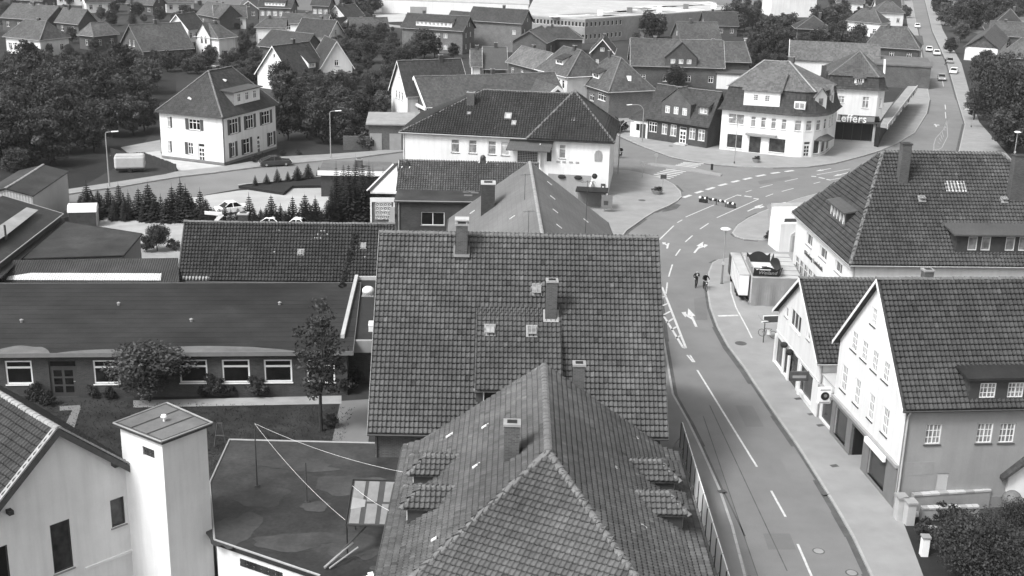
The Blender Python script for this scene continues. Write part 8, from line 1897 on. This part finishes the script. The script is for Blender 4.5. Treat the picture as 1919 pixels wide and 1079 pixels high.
# ============================================================ street furniture, vehicles, people
def lamp(label, base, h, kind, rz=0):
    T = empty('street_lamp', base, rz, label, 'street lamp')
    if kind == 'arm':
        MB().tube((0, 0, 0), (0, 0, h - .25), .09, .06, 8).build('post', 'steel', T)
        MB().path([(0, 0, h - .27), (.08, 0, h - .05), (.75, 0, h + .03)], .045, 6).build('arm', 'steel', T)
        MB().obox((1.15, 0, h + .06), (.85, .24, .13), 0, 0, R(-4)).build('lantern', 'lamp_white', T, bevel=.04)
    elif kind == 'hook':
        MB().tube((0, 0, 0), (0, 0, h - 1.2), .09, .06, 8).build('post', 'steel', T)
        MB().path([(1.0 - math.cos(R(10 * i)) , 0, h - 1.22 + 1.1 * math.sin(R(10 * i))) for i in range(11)] + [(1.9, 0, h - .15)], .045, 6).build('arm', 'steel', T)
        MB().obox((2.2, 0, h - .18), (.8, .2, .11), 0, 0, R(5)).build('lantern', 'lamp_white', T, bevel=.03)
    elif kind == 'disc':
        MB().tube((0, 0, 0), (0, 0, 1.9), .1, .09, 8).build('base_post', 'mid_paint', T); MB().tube((0, 0, 1.9), (0, 0, h), .06, .05, 8).build('post', 'concrete', T); MB().lathe([(.16, 0), (.16, .04)], (0, 0, 0), 12).build('foot', 'dark_paint', T)
        MB().lathe([(.1, h - .15), (.5, h), (.52, h + .06), (.3, h + .14), (.02, h + .17)], (0, 0, 0), 18).build('lantern', 'lamp_white', T, True)
        q = MB().lathe([(.17, 0), (.17, .03)], (0, 0, 0), 12); q.v = [(x, z - .1, y + 2.05) for x, y, z in q.v]; q.build('round_plate', 'light_concrete', T)
    else:
        MB().tube((0, 0, 0), (0, 0, h), .06, .04, 8).build('post', 'steel', T); MB().tube((0, 0, 0), (0, 0, .3), .11, .09, 8).build('foot', 'dark_paint', T)
        MB().tube((0, 0, h - .02), (-1.0, 0, h + .1), .035, n=6).build('arm', 'steel', T); MB().obox((-1.1, 0, h + .1), (.7, .2, .1)).build('lantern', 'lamp_white', T)
    return T
lamp('street lamp with short arm at the left beside the caravan', (-49.74, 146.11, 0.0), 6.88, 'arm', R(5))
lamp('street lamp with short arm beside the side street right of the villa', (-25.56, 166.27, 0.0), 6.68, 'arm', R(5))
lamp('street lamp with curved hook arm at the right corner of the long white house', (13.85, 161.1, 0.13), 7.18, 'hook', R(4))
lamp('street lamp with curved hook arm in front of the white garage wing', (19.23, 184.12, 0.13), 5.81, 'hook', R(178))
lamp('lamp with white disc head on the pavement beside the fairground trailer', (20.21, 112.42, 0.13), 5.40, 'disc')
lamp('lamp with white disc head behind the bank roof at the right edge', (71.6, 173.2, .1), 4.9, 'disc')
lamp('thin street lamp in front of the corner shop window', (30.95, 169.83, 0.13), 6.39, 'thin', R(3))
lamp('far street lamp with short arm below the huge dark tree', (76.86, 205.23, 0.13), 2.91, 'thin', R(-3))

def post_sign(label, base, h, kind='plate', rz=0):
    T = empty('road_sign', base, rz, label, 'road sign')
    MB().tube((0, 0, 0), (0, 0, h), .035, n=6).build('post', 'steel', T)
    if kind == 'tri':
        MB().hexa([(-.42, -.06, h), (.42, -.06, h), (0, -.06, h - .72)], [(-.42, -.04, h), (.42, -.04, h), (0, -.04, h - .72)]).build('plate', 'grey_paint', T)
    elif kind == 'plate': MB().box(-.42, -.07, h - .55, .42, -.04, h).build('plate', 'shutter_paint', T)
    elif kind == 'disc':
        q = MB().lathe([(.3, 0), (.3, .03)], (0, 0, 0), 16); q.v = [(x, -.05 - z, y + h - .3) for x, y, z in q.v]; q.build('plate', 'grey_paint', T)
    else: MB().box(-.16, -.12, h - .8, .16, .12, h).build('signal', 'black_paint', T)
    return T
post_sign('grey triangular give way sign on the rounded pavement by the long white house', (16.94, 159.15, 0.13), 2.1, 'tri'); post_sign('dark square sign beside the flower bowl at the rounded corner', (18.8, 151.58, 0.13), 2.1, 'plate', R(20))
post_sign('slim post with small dark head on the far kerb by the zebra crossing', (26.85, 163.81, 0.1), 1.1, 'signal'); post_sign('thin sign post on the traffic island', (19.63, 167.65, 0.14), 1.6, 'disc'); post_sign('round sign seen from behind by the kiosk', (29.17, 135.82, 0.13), 2.4, 'disc')
def planter(label, base, r=.55):
    T = empty('flower_bowl', base, 0, label, 'planter'); MB().lathe([(r * .62, 0), (r * .95, .42), (r, .5), (r * .9, .5)], (0, 0, 0), 16).build('bowl', 'concrete', T)
    o = bpy.data.objects.new('plants', PROTO['bush'][0]); COL.objects.link(o); o.parent = T; o.matrix_basis = Matrix.Translation((0, 0, .3)) @ Matrix.Diagonal((r / 1.3, r / 1.3, .3, 1)); return T
planter('flower bowl with dark plants on the rounded pavement corner', (17.89, 149.71, 0.13), .75); planter('flower bowl on the pavement before the corner shop entrance', (34.25, 170.97, 0.13), .6)
for k in range(4):
    c_ = lerp((23.23, 146.22, 0.02), (26.26, 143.82, 0.02), k / 3)
    T = empty('barrier_planter', c_, R(-28), 'low black and white barrier tub in the road, ' + ('left end', 'second from left', 'third from left', 'right end') + ' of the row' if False else 'low barrier tub with flowers in the road, ' + ('leftmost', 'second from left', 'third from left', 'rightmost')[k] + ' of four', 'planter', 'barrier tubs across the road')
    MB().box(-.5, -.22, 0, .5, .22, .42).build('tub', ('black_paint', 'mid_paint', 'mid_paint', 'dark_paint')[k], T)
    for j in range(5): MB().sphere((-.42 + .21 * j, rnd.uniform(-.1, .1), .52 + rnd.uniform(0, .12)), rnd.uniform(.12, .18), 7, 5).build('flower_clump', ('lamp_white', 'black_paint', 'lawn')[(j + k) % 3], T)

def car(label, loc, rz, paint='car_white', L=4.1, W=1.62, Hc=1.38, fast=False, group=None):
    T = empty('parked_car', loc, rz, label, 'car', group); b = MB(); h = W / 2
    prof = [(-L / 2, .42), (-L / 2, .62), (-L / 2 + .12, .80), (-L * .22, .86), (L * .2, .86), (L / 2 - .1, .74), (L / 2, .6), (L / 2, .36), (L / 2 - .5, .24), (-L / 2 + .45, .26)]
    b.hexa([(x, -h, z) for x, z in prof], [(x, h, z) for x, z in prof]); b.build('body', paint, T, bevel=.06)
    tail = -L * (.43 if fast else .33)
    gl = [(tail, .85), (-L * .14, Hc - .04), (L * .07, Hc - .04), (L * .22, .85)]
    c = MB(); c.hexa([(x, -h + .1 + (.1 if z > 1 else 0), z) for x, z in gl], [(x, h - .1 - (.1 if z > 1 else 0), z) for x, z in gl]); c.build('cabin_glass', 'glass_dark', T)
    r = MB(); r.hexa([(-L * .19, -h + .19, Hc - .08), (L * .085, -h + .19, Hc - .08), (L * .085, h - .19, Hc - .08), (-L * .19, h - .19, Hc - .08)], [(-L * .16, -h + .25, Hc), (L * .06, -h + .25, Hc), (L * .06, h - .25, Hc), (-L * .16, h - .25, Hc)]); r.build('roof', paint, T)
    for sy in (-1, 1):
        y0 = sy * (h - .09); y1 = sy * (h - .2)
        for a_, b_ in (((tail, y0, .86), (-L * .15, y1, Hc - .05)), ((L * .22, y0, .86), (L * .07, y1, Hc - .05)), ((-L * .05, y0, .86), (-L * .05, y1, Hc - .05))): MB().tube(a_, b_, .045, n=5).build('pillar', paint, T)
    for x in (-L * .31, L * .31):
        for sy in (-1, 1):
            q = MB().lathe([(.29, -.09), (.30, .0), (.29, .09)], (0, 0, 0), 16); q.v = [(x + a, sy * (h - .1) + z, .3 + bb) for a, bb, z in q.v]; w_ = q.build('wheel', 'rubber', T)
            q = MB().lathe([(.15, 0), (.14, .02)], (0, 0, 0), 12); q.v = [(x + a, sy * (h - .005 + z), .3 + bb) for a, bb, z in q.v]; q.build('rim', 'steel', w_)
    for sy in (-1, 1):
        MB().obox((L / 2, sy * (h - .28), .6), (.06, .26, .16)).build('headlight', 'lamp_white', T); MB().obox((-L / 2, sy * (h - .25), .6), (.05, .26, .12)).build('tail_light', 'mid_paint', T)
    MB().obox((L / 2 + .03, 0, .4), (.1, W - .1, .12)).build('bumper', 'steel', T); MB().obox((-L / 2 - .03, 0, .42), (.1, W - .1, .12)).build('bumper', 'steel', T)
    return T
car('dark fastback coupe parked at the kerb by the villa', ((-34.23 - 30.22) / 2, 161.0, .02), R(21), 'car_dark', 4.2, fast=True)
car('white saloon at the edge of the car park, left of the two behind the shed', (-26.2, 128.6, .012), R(-8), 'car_white'); car('white saloon behind the shed ridge, right of the two', (-23.3, 128.4, .012), R(-6), 'car_white', 3.7); car('white car among the spruces in the car park', (-32.1, 135.2, .012), R(35), 'car_white')
fy = math.degrees(math.atan2(384.9 - 264.8, 123.6 - 91.35))
for lab, (x, y), m_, dr in (('pale car coming down the far street, nearest of the five', (91.35, 264.8), 'car_grey', 180), ('white car parked on the right of the far street', (97.8, 276.1), 'car_white', 170), ('grey car on the right side of the far street, behind the white one', (103.5, 296.0), 'car_grey', 0), ('white car on the far street, front one of the close pair', (105.6, 312.1), 'car_white', 180), ('white car on the far street, rear one of the close pair', (106.2, 320.0), 'car_white', 0), ('tiny pale car far up the street', (123.2, 384.9), 'car_white', 180)):
    car(lab, (x, y, .02), R(fy + dr), m_)
cv = empty('covered_caravan', (-50.0, 155.4, .0), R(14), 'pale boxy caravan trailer on the grass beside the street lamp', 'caravan')
MB().box(-1.9, -1.0, .5, 1.9, 1.0, 2.15).build('body', 'canvas', cv, bevel=.25); MB().box(-1.7, -.85, 2.12, 1.7, .85, 2.2).build('roof_panel', 'light_concrete', cv); MB().box(-1.7, -.9, .3, 1.7, .9, .52).build('chassis', 'black_paint', cv)
for sy in (-1, 1): q = MB().lathe([(.3, -.08), (.3, .08)], (0, 0, 0), 14); q.v = [(a, sy * .92 + z, .3 + bb) for a, bb, z in q.v]; q.build('wheel', 'rubber', cv)
MB().box(1.905, -.4, .95, 1.93, .4, 1.2).build('number_plate', 'lamp_white', cv)
wf = empty('board_fence', (-49.52, 159.73, 0.0), 0, 'dark weathered board fence between caravan and villa yard', 'fence')
of = Vector(wf.location)
for A, B in ((Vector((-51.85, 161.52, 0.0)) - of, Vector((-50.31, 162.42, 0.0)) - of), (Vector((-50.31, 162.42, 0.0)) - of, Vector((-44.0, 155.39, 0.0)) - of), (Vector((-55.51, 164.63, 0.0)) - of, Vector((-51.85, 161.52, 0.0)) - of)):
    n_ = int((B - A).length / .3)
    for i in range(n_):
        p = A.lerp(B, (i + .5) / n_); MB().obox((p.x, p.y, .55), (.27, .04, rnd.uniform(1.0, 1.2)), math.atan2((B - A).y, (B - A).x)).build('board', 'wood_dark', wf)
aw = empty('white_arrow_sign', (-27.7, 110.2, 0), R(5), 'bent white arrow-shaped sign rising behind the long shed ridge', 'sign')
MB().tube((0, 0, 0), (0, 0, 6.1), .06).build('post', 'steel', aw); MB().hexa([(-1.1, -.06, 6.3), (.5, -.06, 6.15), (.5, -.06, 6.5), (-1.1, -.06, 6.6)], [(-1.1, .06, 6.3), (.5, .06, 6.15), (.5, .06, 6.5), (-1.1, .06, 6.6)]).build('upper_stroke', 'lamp_white', aw); MB().hexa([(-.5, -.06, 5.45), (-.1, -.06, 5.45), (.65, -.06, 6.2), (.35, -.06, 6.4)], [(-.5, .06, 5.45), (-.1, .06, 5.45), (.65, .06, 6.2), (.35, .06, 6.4)]).build('lower_stroke', 'lamp_white', aw)

def person(label, loc, rz, joints, edges, coat='cloth_black', legs='cloth_dark', shirt=None, hair='hair_grey', name='person'):
    """one continuous skinned body; joints: name -> (x, y, z, radius), facing -y"""
    names = list(joints); me = bpy.data.meshes.new('body'); me.from_pydata([joints[k][:3] for k in names], [(names.index(a), names.index(b)) for a, b in edges], [])
    o = bpy.data.objects.new('body', me); COL.objects.link(o)
    sk = o.modifiers.new('skin', 'SKIN'); o.modifiers.new('sub', 'SUBSURF').levels = 1
    for i, k in enumerate(names):
        r = joints[k][3]; d = me.skin_vertices[0].data[i]; d.radius = (r, r * (.72 if k in ('pelvis', 'chest', 'waist', 'neck') and k != 'neck' else 1)); d.use_root = (k == 'pelvis')
    dg = bpy.context.evaluated_depsgraph_get(); m2 = bpy.data.meshes.new_from_object(o.evaluated_get(dg)); bpy.data.objects.remove(o)
    m2.name = 'body'; m2.materials.clear()
    for k in (coat, legs, 'skin', hair, 'rubber'): m2.materials.append(MATS[k])
    zp = joints['pelvis'][2] - .02; hd = Vector(joints['head'][:3]); nk = joints['neck'][2]
    hands = [Vector(joints[k][:3]) for k in names if k.startswith('hand')]; feet = [Vector(joints[k][:3]) for k in names if k.startswith('toe')]
    for p in m2.polygons:
        c = p.center; p.use_smooth = True
        if c.z > nk + .02: p.material_index = 3 if (c.z > hd.z + .02 and c.y > hd.y - .07) or c.y > hd.y + .04 else 2
        elif any((c - h).length < .1 for h in hands): p.material_index = 2
        elif any((c - h).length < .17 and c.z < h.z + .09 for h in feet): p.material_index = 4
        elif c.z < zp: p.material_index = 1
        else: p.material_index = 0
    T = empty(name, loc, rz, label, 'person'); b = bpy.data.objects.new('body', m2); COL.objects.link(b); b.parent = T
    f = MB(); f.sphere((hd.x, hd.y - .105, hd.z - .02), .022, 6, 5, (1, 1, 1.4)); f.build('nose', 'skin', T)
    if shirt:
        cz = joints['chest']; f = MB(); f.hexa([(cz[0] - .05, cz[1] - .14, cz[2] - .12), (cz[0] + .05, cz[1] - .14, cz[2] - .12), (cz[0] + .06, cz[1] - .1, cz[2] - .12), (cz[0] - .06, cz[1] - .1, cz[2] - .12)], [(cz[0] - .07, cz[1] - .135, nk - .06), (cz[0] + .07, cz[1] - .135, nk - .06), (cz[0] + .07, cz[1] - .1, nk - .06), (cz[0] - .07, cz[1] - .1, nk - .06)]); f.build('shirt', shirt, T)
    return T
SK = [('pelvis', 'waist'), ('waist', 'chest'), ('chest', 'neck'), ('neck', 'head'), ('chest', 'shL'), ('shL', 'elL'), ('elL', 'wrL'), ('wrL', 'handL'), ('chest', 'shR'), ('shR', 'elR'), ('elR', 'wrR'), ('wrR', 'handR'), ('pelvis', 'hipL'), ('hipL', 'knL'), ('knL', 'anL'), ('anL', 'toeL'), ('pelvis', 'hipR'), ('hipR', 'knR'), ('knR', 'anR'), ('anR', 'toeR')]
def fingers(J, E):
    for s, sx in (('L', -1), ('R', 1)):
        h = J['hand' + s]; w = J['wr' + s]; d = (Vector(h[:3]) - Vector(w[:3])).normalized()
        for k, (off, ln) in enumerate(((-.03, .06), (-.012, .075), (.008, .07), (.026, .055), (-.045, .03))):
            J['f%s%d' % (s, k)] = (h[0] + d.x * ln + sx * off * .5, h[1] + d.y * ln + off, h[2] + d.z * ln, .009); E.append(('hand' + s, 'f%s%d' % (s, k)))
    return J, E
walk = dict(pelvis=(0, 0, .95, .15), waist=(0, -.01, 1.12, .15), chest=(0, -.03, 1.33, .17), neck=(0, -.04, 1.5, .06), head=(0, -.07, 1.63, .105), shL=(-.2, -.03, 1.41, .07), elL=(-.27, .08, 1.16, .052), wrL=(-.22, -.08, .98, .038), handL=(-.21, -.13, .92, .036), shR=(.2, -.03, 1.41, .07), elR=(.26, .02, 1.17, .052), wrR=(.14, -.2, 1.16, .038), handR=(.07, -.24, 1.18, .036), hipL=(-.09, 0, .9, .1), knL=(-.1, -.12, .5, .068), anL=(-.1, -.08, .1, .048), toeL=(-.1, -.25, .05, .042), hipR=(.09, 0, .9, .1), knR=(.1, .0, .49, .068), anR=(.1, .2, .12, .048), toeR=(.1, .06, .05, .042))
J, E_ = fingers(dict(walk), list(SK)); person('person in dark open jacket walking on the road beside the cyclist', (17.56, 111.18, 0.02), R(12), J, E_, shirt='cloth_light')
ride = dict(pelvis=(0, .25, .95, .15), waist=(0, .18, 1.1, .15), chest=(0, .06, 1.3, .17), neck=(0, -.02, 1.46, .06), head=(0, -.07, 1.59, .105), shL=(-.2, .04, 1.37, .07), elL=(-.3, -.12, 1.16, .052), wrL=(-.27, -.33, 1.06, .038), handL=(-.26, -.39, 1.05, .036), shR=(.2, .04, 1.37, .07), elR=(.3, -.12, 1.16, .052), wrR=(.27, -.33, 1.06, .038), handR=(.26, -.39, 1.05, .036), hipL=(-.1, .2, .9, .1), knL=(-.16, -.1, .62, .07), anL=(-.15, .08, .2, .048), toeL=(-.15, -.08, .16, .042), hipR=(.1, .2, .9, .1), knR=(.16, -.14, .74, .07), anR=(.15, -.02, .4, .048), toeR=(.15, -.18, .38, .042))
def bicycle(label, loc, rz):
    T = empty('bicycle', loc, rz, label, 'bicycle')
    for y in (-.52, .52):
        b = MB(); n = 20
        b.path([(0, y + .33 * math.cos(2 * math.pi * i / n), .34 + .33 * math.sin(2 * math.pi * i / n)) for i in range(n + 1)], .02, 5); w_ = b.build('wheel', 'rubber', T)
        s = MB()
        for i in range(8): s.tube((0, y, .34), (0, y + .32 * math.cos(math.pi * i / 4), .34 + .32 * math.sin(math.pi * i / 4)), .004, n=3)
        s.build('spokes', 'steel', w_)
    b = MB(); b.path([(0, .52, .34), (0, .2, .8), (0, -.36, .82), (0, .08, .34), (0, .2, .8)], .018, 6); b.tube((0, .52, .34), (0, .08, .34), .014, n=5); b.path([(0, -.52, .34), (0, -.4, .95)], .018, 6); b.build('frame', 'dark_paint', T)
    MB().path([(-.28, -.3, 1.02), (-.2, -.42, 1.0), (.2, -.42, 1.0), (.28, -.3, 1.02)], .014, 6).build('handlebar', 'lamp_white', T); MB().obox((0, .24, .86), (.18, .26, .05)).build('saddle', 'rubber', T)
    MB().tube((-.17, .05, .25), (.17, .05, .42), .015, n=5).build('pedals', 'steel', T); MB().sphere((0, -.48, .8), .06, 8, 6).build('lamp', 'lamp_white', T)
    return T
J, E_ = fingers(dict(ride), list(SK)); person('person in dark jacket riding a bicycle at the kerb', (18.34, 110.58, 0.02), R(6), J, E_); bicycle('bicycle ridden towards the viewer at the kerb', (18.34, 110.58, 0.02), R(6))
J, E_ = fingers(dict(ride), list(SK)); person('cyclist in black coat at the right corner of the long white house', (15.06, 172.07, 0.02), R(-15), J, E_); bicycle('bicycle with pale bars at the right corner of the long white house', (15.06, 172.07, 0.02), R(-15))
J, E_ = fingers(dict(walk), list(SK)); person('tiny dark person crossing the far street', (100.92, 291.35, 0.02), R(60), J, E_)
pc = empty('parked_bicycle', (21.73, 97.35, 0.13), R(60), 'bicycle leaning beside the small gabled shop', 'bicycle'); 
for y in (-.5, .5): b = MB(); b.path([(0, y + .32 * math.cos(2 * math.pi * i / 16), .33 + .32 * math.sin(2 * math.pi * i / 16)) for i in range(17)], .018, 5); b.build('wheel', 'rubber', pc)
MB().path([(0, .5, .33), (0, .2, .8), (0, -.34, .8), (0, .06, .33), (0, .2, .8)], .018, 5).build('frame', 'dark_paint', pc); MB().obox((0, -.1, .45), (.14, .3, .35)).build('bag', 'lamp_white', pc)
ub = empty('folded_awning', (21.44, 96.64, 1.9), R(25), 'pale folded awning jutting out at the top corner of the small gabled shop', 'awning'); MB().hexa([(-.9, -.5, .2), (.9, -.3, .1), (.9, .4, .25), (-.7, .4, .4)], [(-.9, -.5, .26), (.9, -.3, .16), (.9, .4, .31), (-.7, .4, .46)]).build('cloth', 'concrete', ub); MB().tube((-.95, -.52, .15), (.95, -.35, .02), .06).build('roller', 'lamp_white', ub)
tl = empty('iron_trestle', (-33.47, 111.46, 0.0), 0, 'iron trestle beside the white tower on the lawn', 'trestle')
tl.matrix_basis = Matrix.Translation((-19.37, 73.41, 0.0))
for a_, b_ in (((0, 0, 0), (.2, .3, 1.6)), ((.8, 0, 0), (.5, .3, 1.6)), ((.2, .3, 1.6), (.5, .3, 1.6)), ((.1, .1, .8), (.7, .1, .8))): MB().tube(a_, b_, .06, n=5).build('strut', 'dark_paint', tl)

# garden trees and hedges that fill the gaps between the far houses
FILL = [(-95, 351, 3.2), (-148, 358, 3.2), (-132, 382, 3.2), (-133, 404, 3.2), (-132, 336, 2.9), (-127, 395, 2.5), (-91, 342, 3.2), (-98, 366, 3.2), (-91, 340, 3.2), (-140, 387, 2.9), (-143, 342, 3.2), (-125, 337, 3.2), (-133, 324, 2.6), (-103, 341, 2.6), (-163, 391, 3.0), (-106, 394, 3.2), (-130, 358, 3.2), (-136, 339, 3.2), (-149, 368, 3.2), (-105, 381, 3.2), (-153, 391, 2.9), (-103, 330, 3.0), (-66, 296, 3.6), (-59, 275, 3.6), (-55, 237, 2.6), (-54, 243, 2.9), (-51, 235, 3.6), (-67, 311, 3.6), (-55, 242, 3.4), (-52, 232, 3.6), (-26, 247, 3.6), (-32, 244, 3.4), (-43, 270, 3.6), (-23, 214, 3.6), (-38, 254, 2.8), (-38, 222, 3.6), (-36, 222, 3.6), (-31, 231, 3.6), (-37, 227, 3.3), (-34, 223, 3.6), (-36, 212, 3.6), (-40, 283, 3.6), (-40, 229, 3.6), (-28, 233, 3.6), (-38, 231, 3.6), (-31, 254, 3.6), (-27, 230, 3.6), (-26, 242, 3.6), (-40, 218, 3.6), (-35, 228, 3.6), (-35, 269, 3.6), (-33, 230, 3.6), (-31, 224, 3.6), (-37, 282, 3.0), (-35, 283, 3.2), (-32, 286, 2.6), (-40, 321, 2.7), (-45, 311, 3.0), (-48, 340, 3.2), (-37, 286, 3.6), (-36, 264, 2.5), (-40, 316, 3.6), (-39, 269, 3.6), (-43, 285, 2.8), (-37, 310, 3.6), (-26, 272, 3.6), (-29, 285, 3.6), (-41, 287, 3.6), (-25, 262, 3.6), (-35, 265, 2.5), (-42, 289, 3.6), (-41, 284, 3.6), (-39, 301, 3.2), (-35, 260, 3.6), (-25, 266, 3.6), (-35, 259, 3.6), (-66, 264, 3.6), (-65, 265, 3.6), (-68, 250, 3.6), (-64, 245, 3.6), (-70, 254, 3.3), (-54, 247, 3.2), (-70, 270, 3.6), (-65, 251, 3.6), (-60, 253, 3.6), (-66, 245, 3.4), (-55, 392, 3.2), (-47, 377, 2.6), (-61, 382, 3.2), (-48, 388, 3.2), (-48, 374, 3.2), (-48, 404, 3.2), (-50, 414, 3.2), (-44, 358, 2.9), (-54, 378, 3.2), (-50, 413, 3.2), (-44, 365, 3.2), (52, 297, 4.0), (86, 306, 2.6), (94, 360, 4.0), (84, 305, 2.9), (58, 282, 2.9), (79, 333, 3.0), (91, 382, 2.8), (79, 375, 2.7), (70, 299, 4.0), (61, 327, 3.4), (77, 325, 4.0), (80, 377, 4.0), (58, 307, 4.0), (87, 320, 4.0), (63, 316, 3.3), (82, 323, 2.9), (66, 335, 4.0), (57, 299, 4.0), (55, 303, 2.8), (58, 310, 3.2), (87, 328, 3.5), (99, 386, 4.0), (64, 361, 4.0), (87, 357, 2.8), (86, 310, 4.0), (58, 307, 3.6), (67, 339, 4.0), (70, 334, 2.9), (81, 310, 4.0), (63, 289, 4.0), (75, 316, 4.0), (79, 372, 2.6), (73, 378, 4.0), (67, 297, 2.5), (30, 251, 2.9), (33, 291, 2.1), (31, 327, 2.6), (28, 251, 2.2), (32, 312, 2.2), (33, 317, 2.7), (22, 247, 2.6), (40, 270, 3.0), (29, 246, 2.2), (40, 312, 3.0), (187, 488, 4.0), (156, 469, 4.0), (137, 378, 4.0), (155, 437, 4.0), (158, 409, 4.0), (144, 410, 4.0), (169, 446, 4.0), (165, 497, 4.0), (182, 505, 4.0), (176, 437, 4.0), (168, 496, 4.0), (141, 383, 4.0), (175, 502, 4.0), (156, 466, 4.0), (177, 503, 4.0), (196, 489, 4.0), (155, 430, 4.0), (174, 493, 4.0), (170, 426, 4.0), (176, 508, 4.0), (156, 425, 4.0), (154, 407, 4.0), (94, 245, 5.5), (109, 288, 3.9), (80, 213, 5.5), (109, 286, 3.2), (111, 293, 4.0), (106, 270, 3.2), (119, 300, 3.6), (97, 253, 3.3), (101, 261, 5.3), (81, 203, 5.0), (94, 232, 4.3), (92, 224, 5.9), (89, 220, 3.8), (103, 253, 3.4), (104, 280, 3.8), (106, 265, 3.2), (0, 313, 2.0), (-12, 332, 2.4), (2, 295, 2.6), (-9, 317, 2.4), (-8, 339, 2.6), (1, 305, 2.1), (133, 479, 4.0), (111, 407, 4.0), (115, 459, 4.0), (123, 451, 3.8), (121, 410, 4.0), (136, 441, 2.8), (136, 456, 2.7), (154, 500, 4.0), (114, 412, 3.7), (119, 464, 3.1), (129, 460, 4.0), (118, 457, 3.2), (130, 419, 4.0), (130, 456, 2.9), (134, 449, 2.6), (122, 483, 4.0), (101, 461, 4.0), (82, 429, 4.0), (87, 424, 3.8), (76, 436, 4.0), (81, 444, 3.6), (78, 448, 3.8), (85, 429, 3.8), (96, 426, 4.0), (-63, 152, 3.6), (-64, 157, 3.6), (-64, 154, 3.6), (-69, 162, 3.6), (-63, 150, 3.6), (-90, 338, 1.4), (-56, 415, 1.8), (-49, 395, 1.9), (-86, 399, 1.7), (-59, 311, 2.1), (-128, 349, 1.3), (-70, 274, 1.9), (-54, 325, 2.1), (-131, 340, 2.0), (-57, 317, 1.3), (-118, 357, 1.5), (-56, 363, 2.3), (-52, 402, 1.7), (-102, 398, 1.7), (-47, 388, 1.9), (-115, 303, 2.3), (-137, 390, 1.3), (-97, 400, 1.3), (-71, 274, 1.7), (-87, 302, 1.3), (-85, 373, 1.9), (-42, 405, 1.9), (-83, 378, 1.5), (-23, 244, 1.3), (-46, 245, 1.5), (-87, 398, 1.6), (-57, 289, 2.1), (-129, 331, 2.2), (-75, 330, 1.7), (-29, 298, 1.2), (-53, 336, 1.7), (-112, 322, 1.6), (-116, 296, 1.3), (-66, 406, 2.1), (-47, 306, 2.1), (-98, 288, 1.7), (-92, 266, 1.7), (-83, 278, 1.6), (-73, 365, 2.2), (-128, 384, 2.4), (-97, 266, 2.4), (-89, 404, 1.3), (-115, 329, 1.9), (-34, 335, 1.4), (-89, 379, 1.3), (-71, 299, 1.3)]  #more
for k, (x, y, h) in enumerate(FILL):
    tree('abcdeb'[k % 6], (x, y, 0), h, 'garden tree or tall shrub in a gap between background houses', 'tree', 'garden trees between background houses', 'garden_tree', 1.1)
r_ = np.random.RandomState(4); n = 7000
px_ = np.stack([r_.uniform(-33, -11, n), r_.uniform(68.5, 80.5, n), np.full(n, .02)], 1); a = r_.uniform(0, 6.28, n); hh = r_.uniform(.04, .11, n); w_ = .03
dx = np.stack([np.cos(a), np.sin(a), 0 * a], 1) * w_; up_ = np.stack([r_.normal(0, .05, n), r_.normal(0, .05, n), hh], 1)
gr_ = fast_mesh('grass_blades', np.stack([px_ - dx, px_ + dx, px_ + dx * .4 + up_, px_ - dx * .4 + up_], 1).reshape(-1, 3), np.arange(4 * n).reshape(-1, 4), 'leaf_dark', np.repeat(r_.uniform(.55, .95, n), 4)); tag(gr_, 'short rough grass of the lawn', 'grass', kind='stuff')
# ------------------------------------------------------------ damp air
hz_ = MB().box(-700, -30, -1.0, 700, 900, 40).build('haze', None); hz_['kind'] = 'stuff'
hm = bpy.data.materials.new('haze'); hm.use_nodes = True; n = hm.node_tree.nodes; n.clear()
out = n.new('ShaderNodeOutputMaterial'); pv = n.new('ShaderNodeVolumePrincipled'); pv.inputs['Color'].default_value = (.9, .9, .9, 1); pv.inputs['Density'].default_value = HAZE; pv.inputs['Anisotropy'].default_value = .2
hm.node_tree.links.new(pv.outputs[0], out.inputs['Volume']); hz_.data.materials.append(hm)
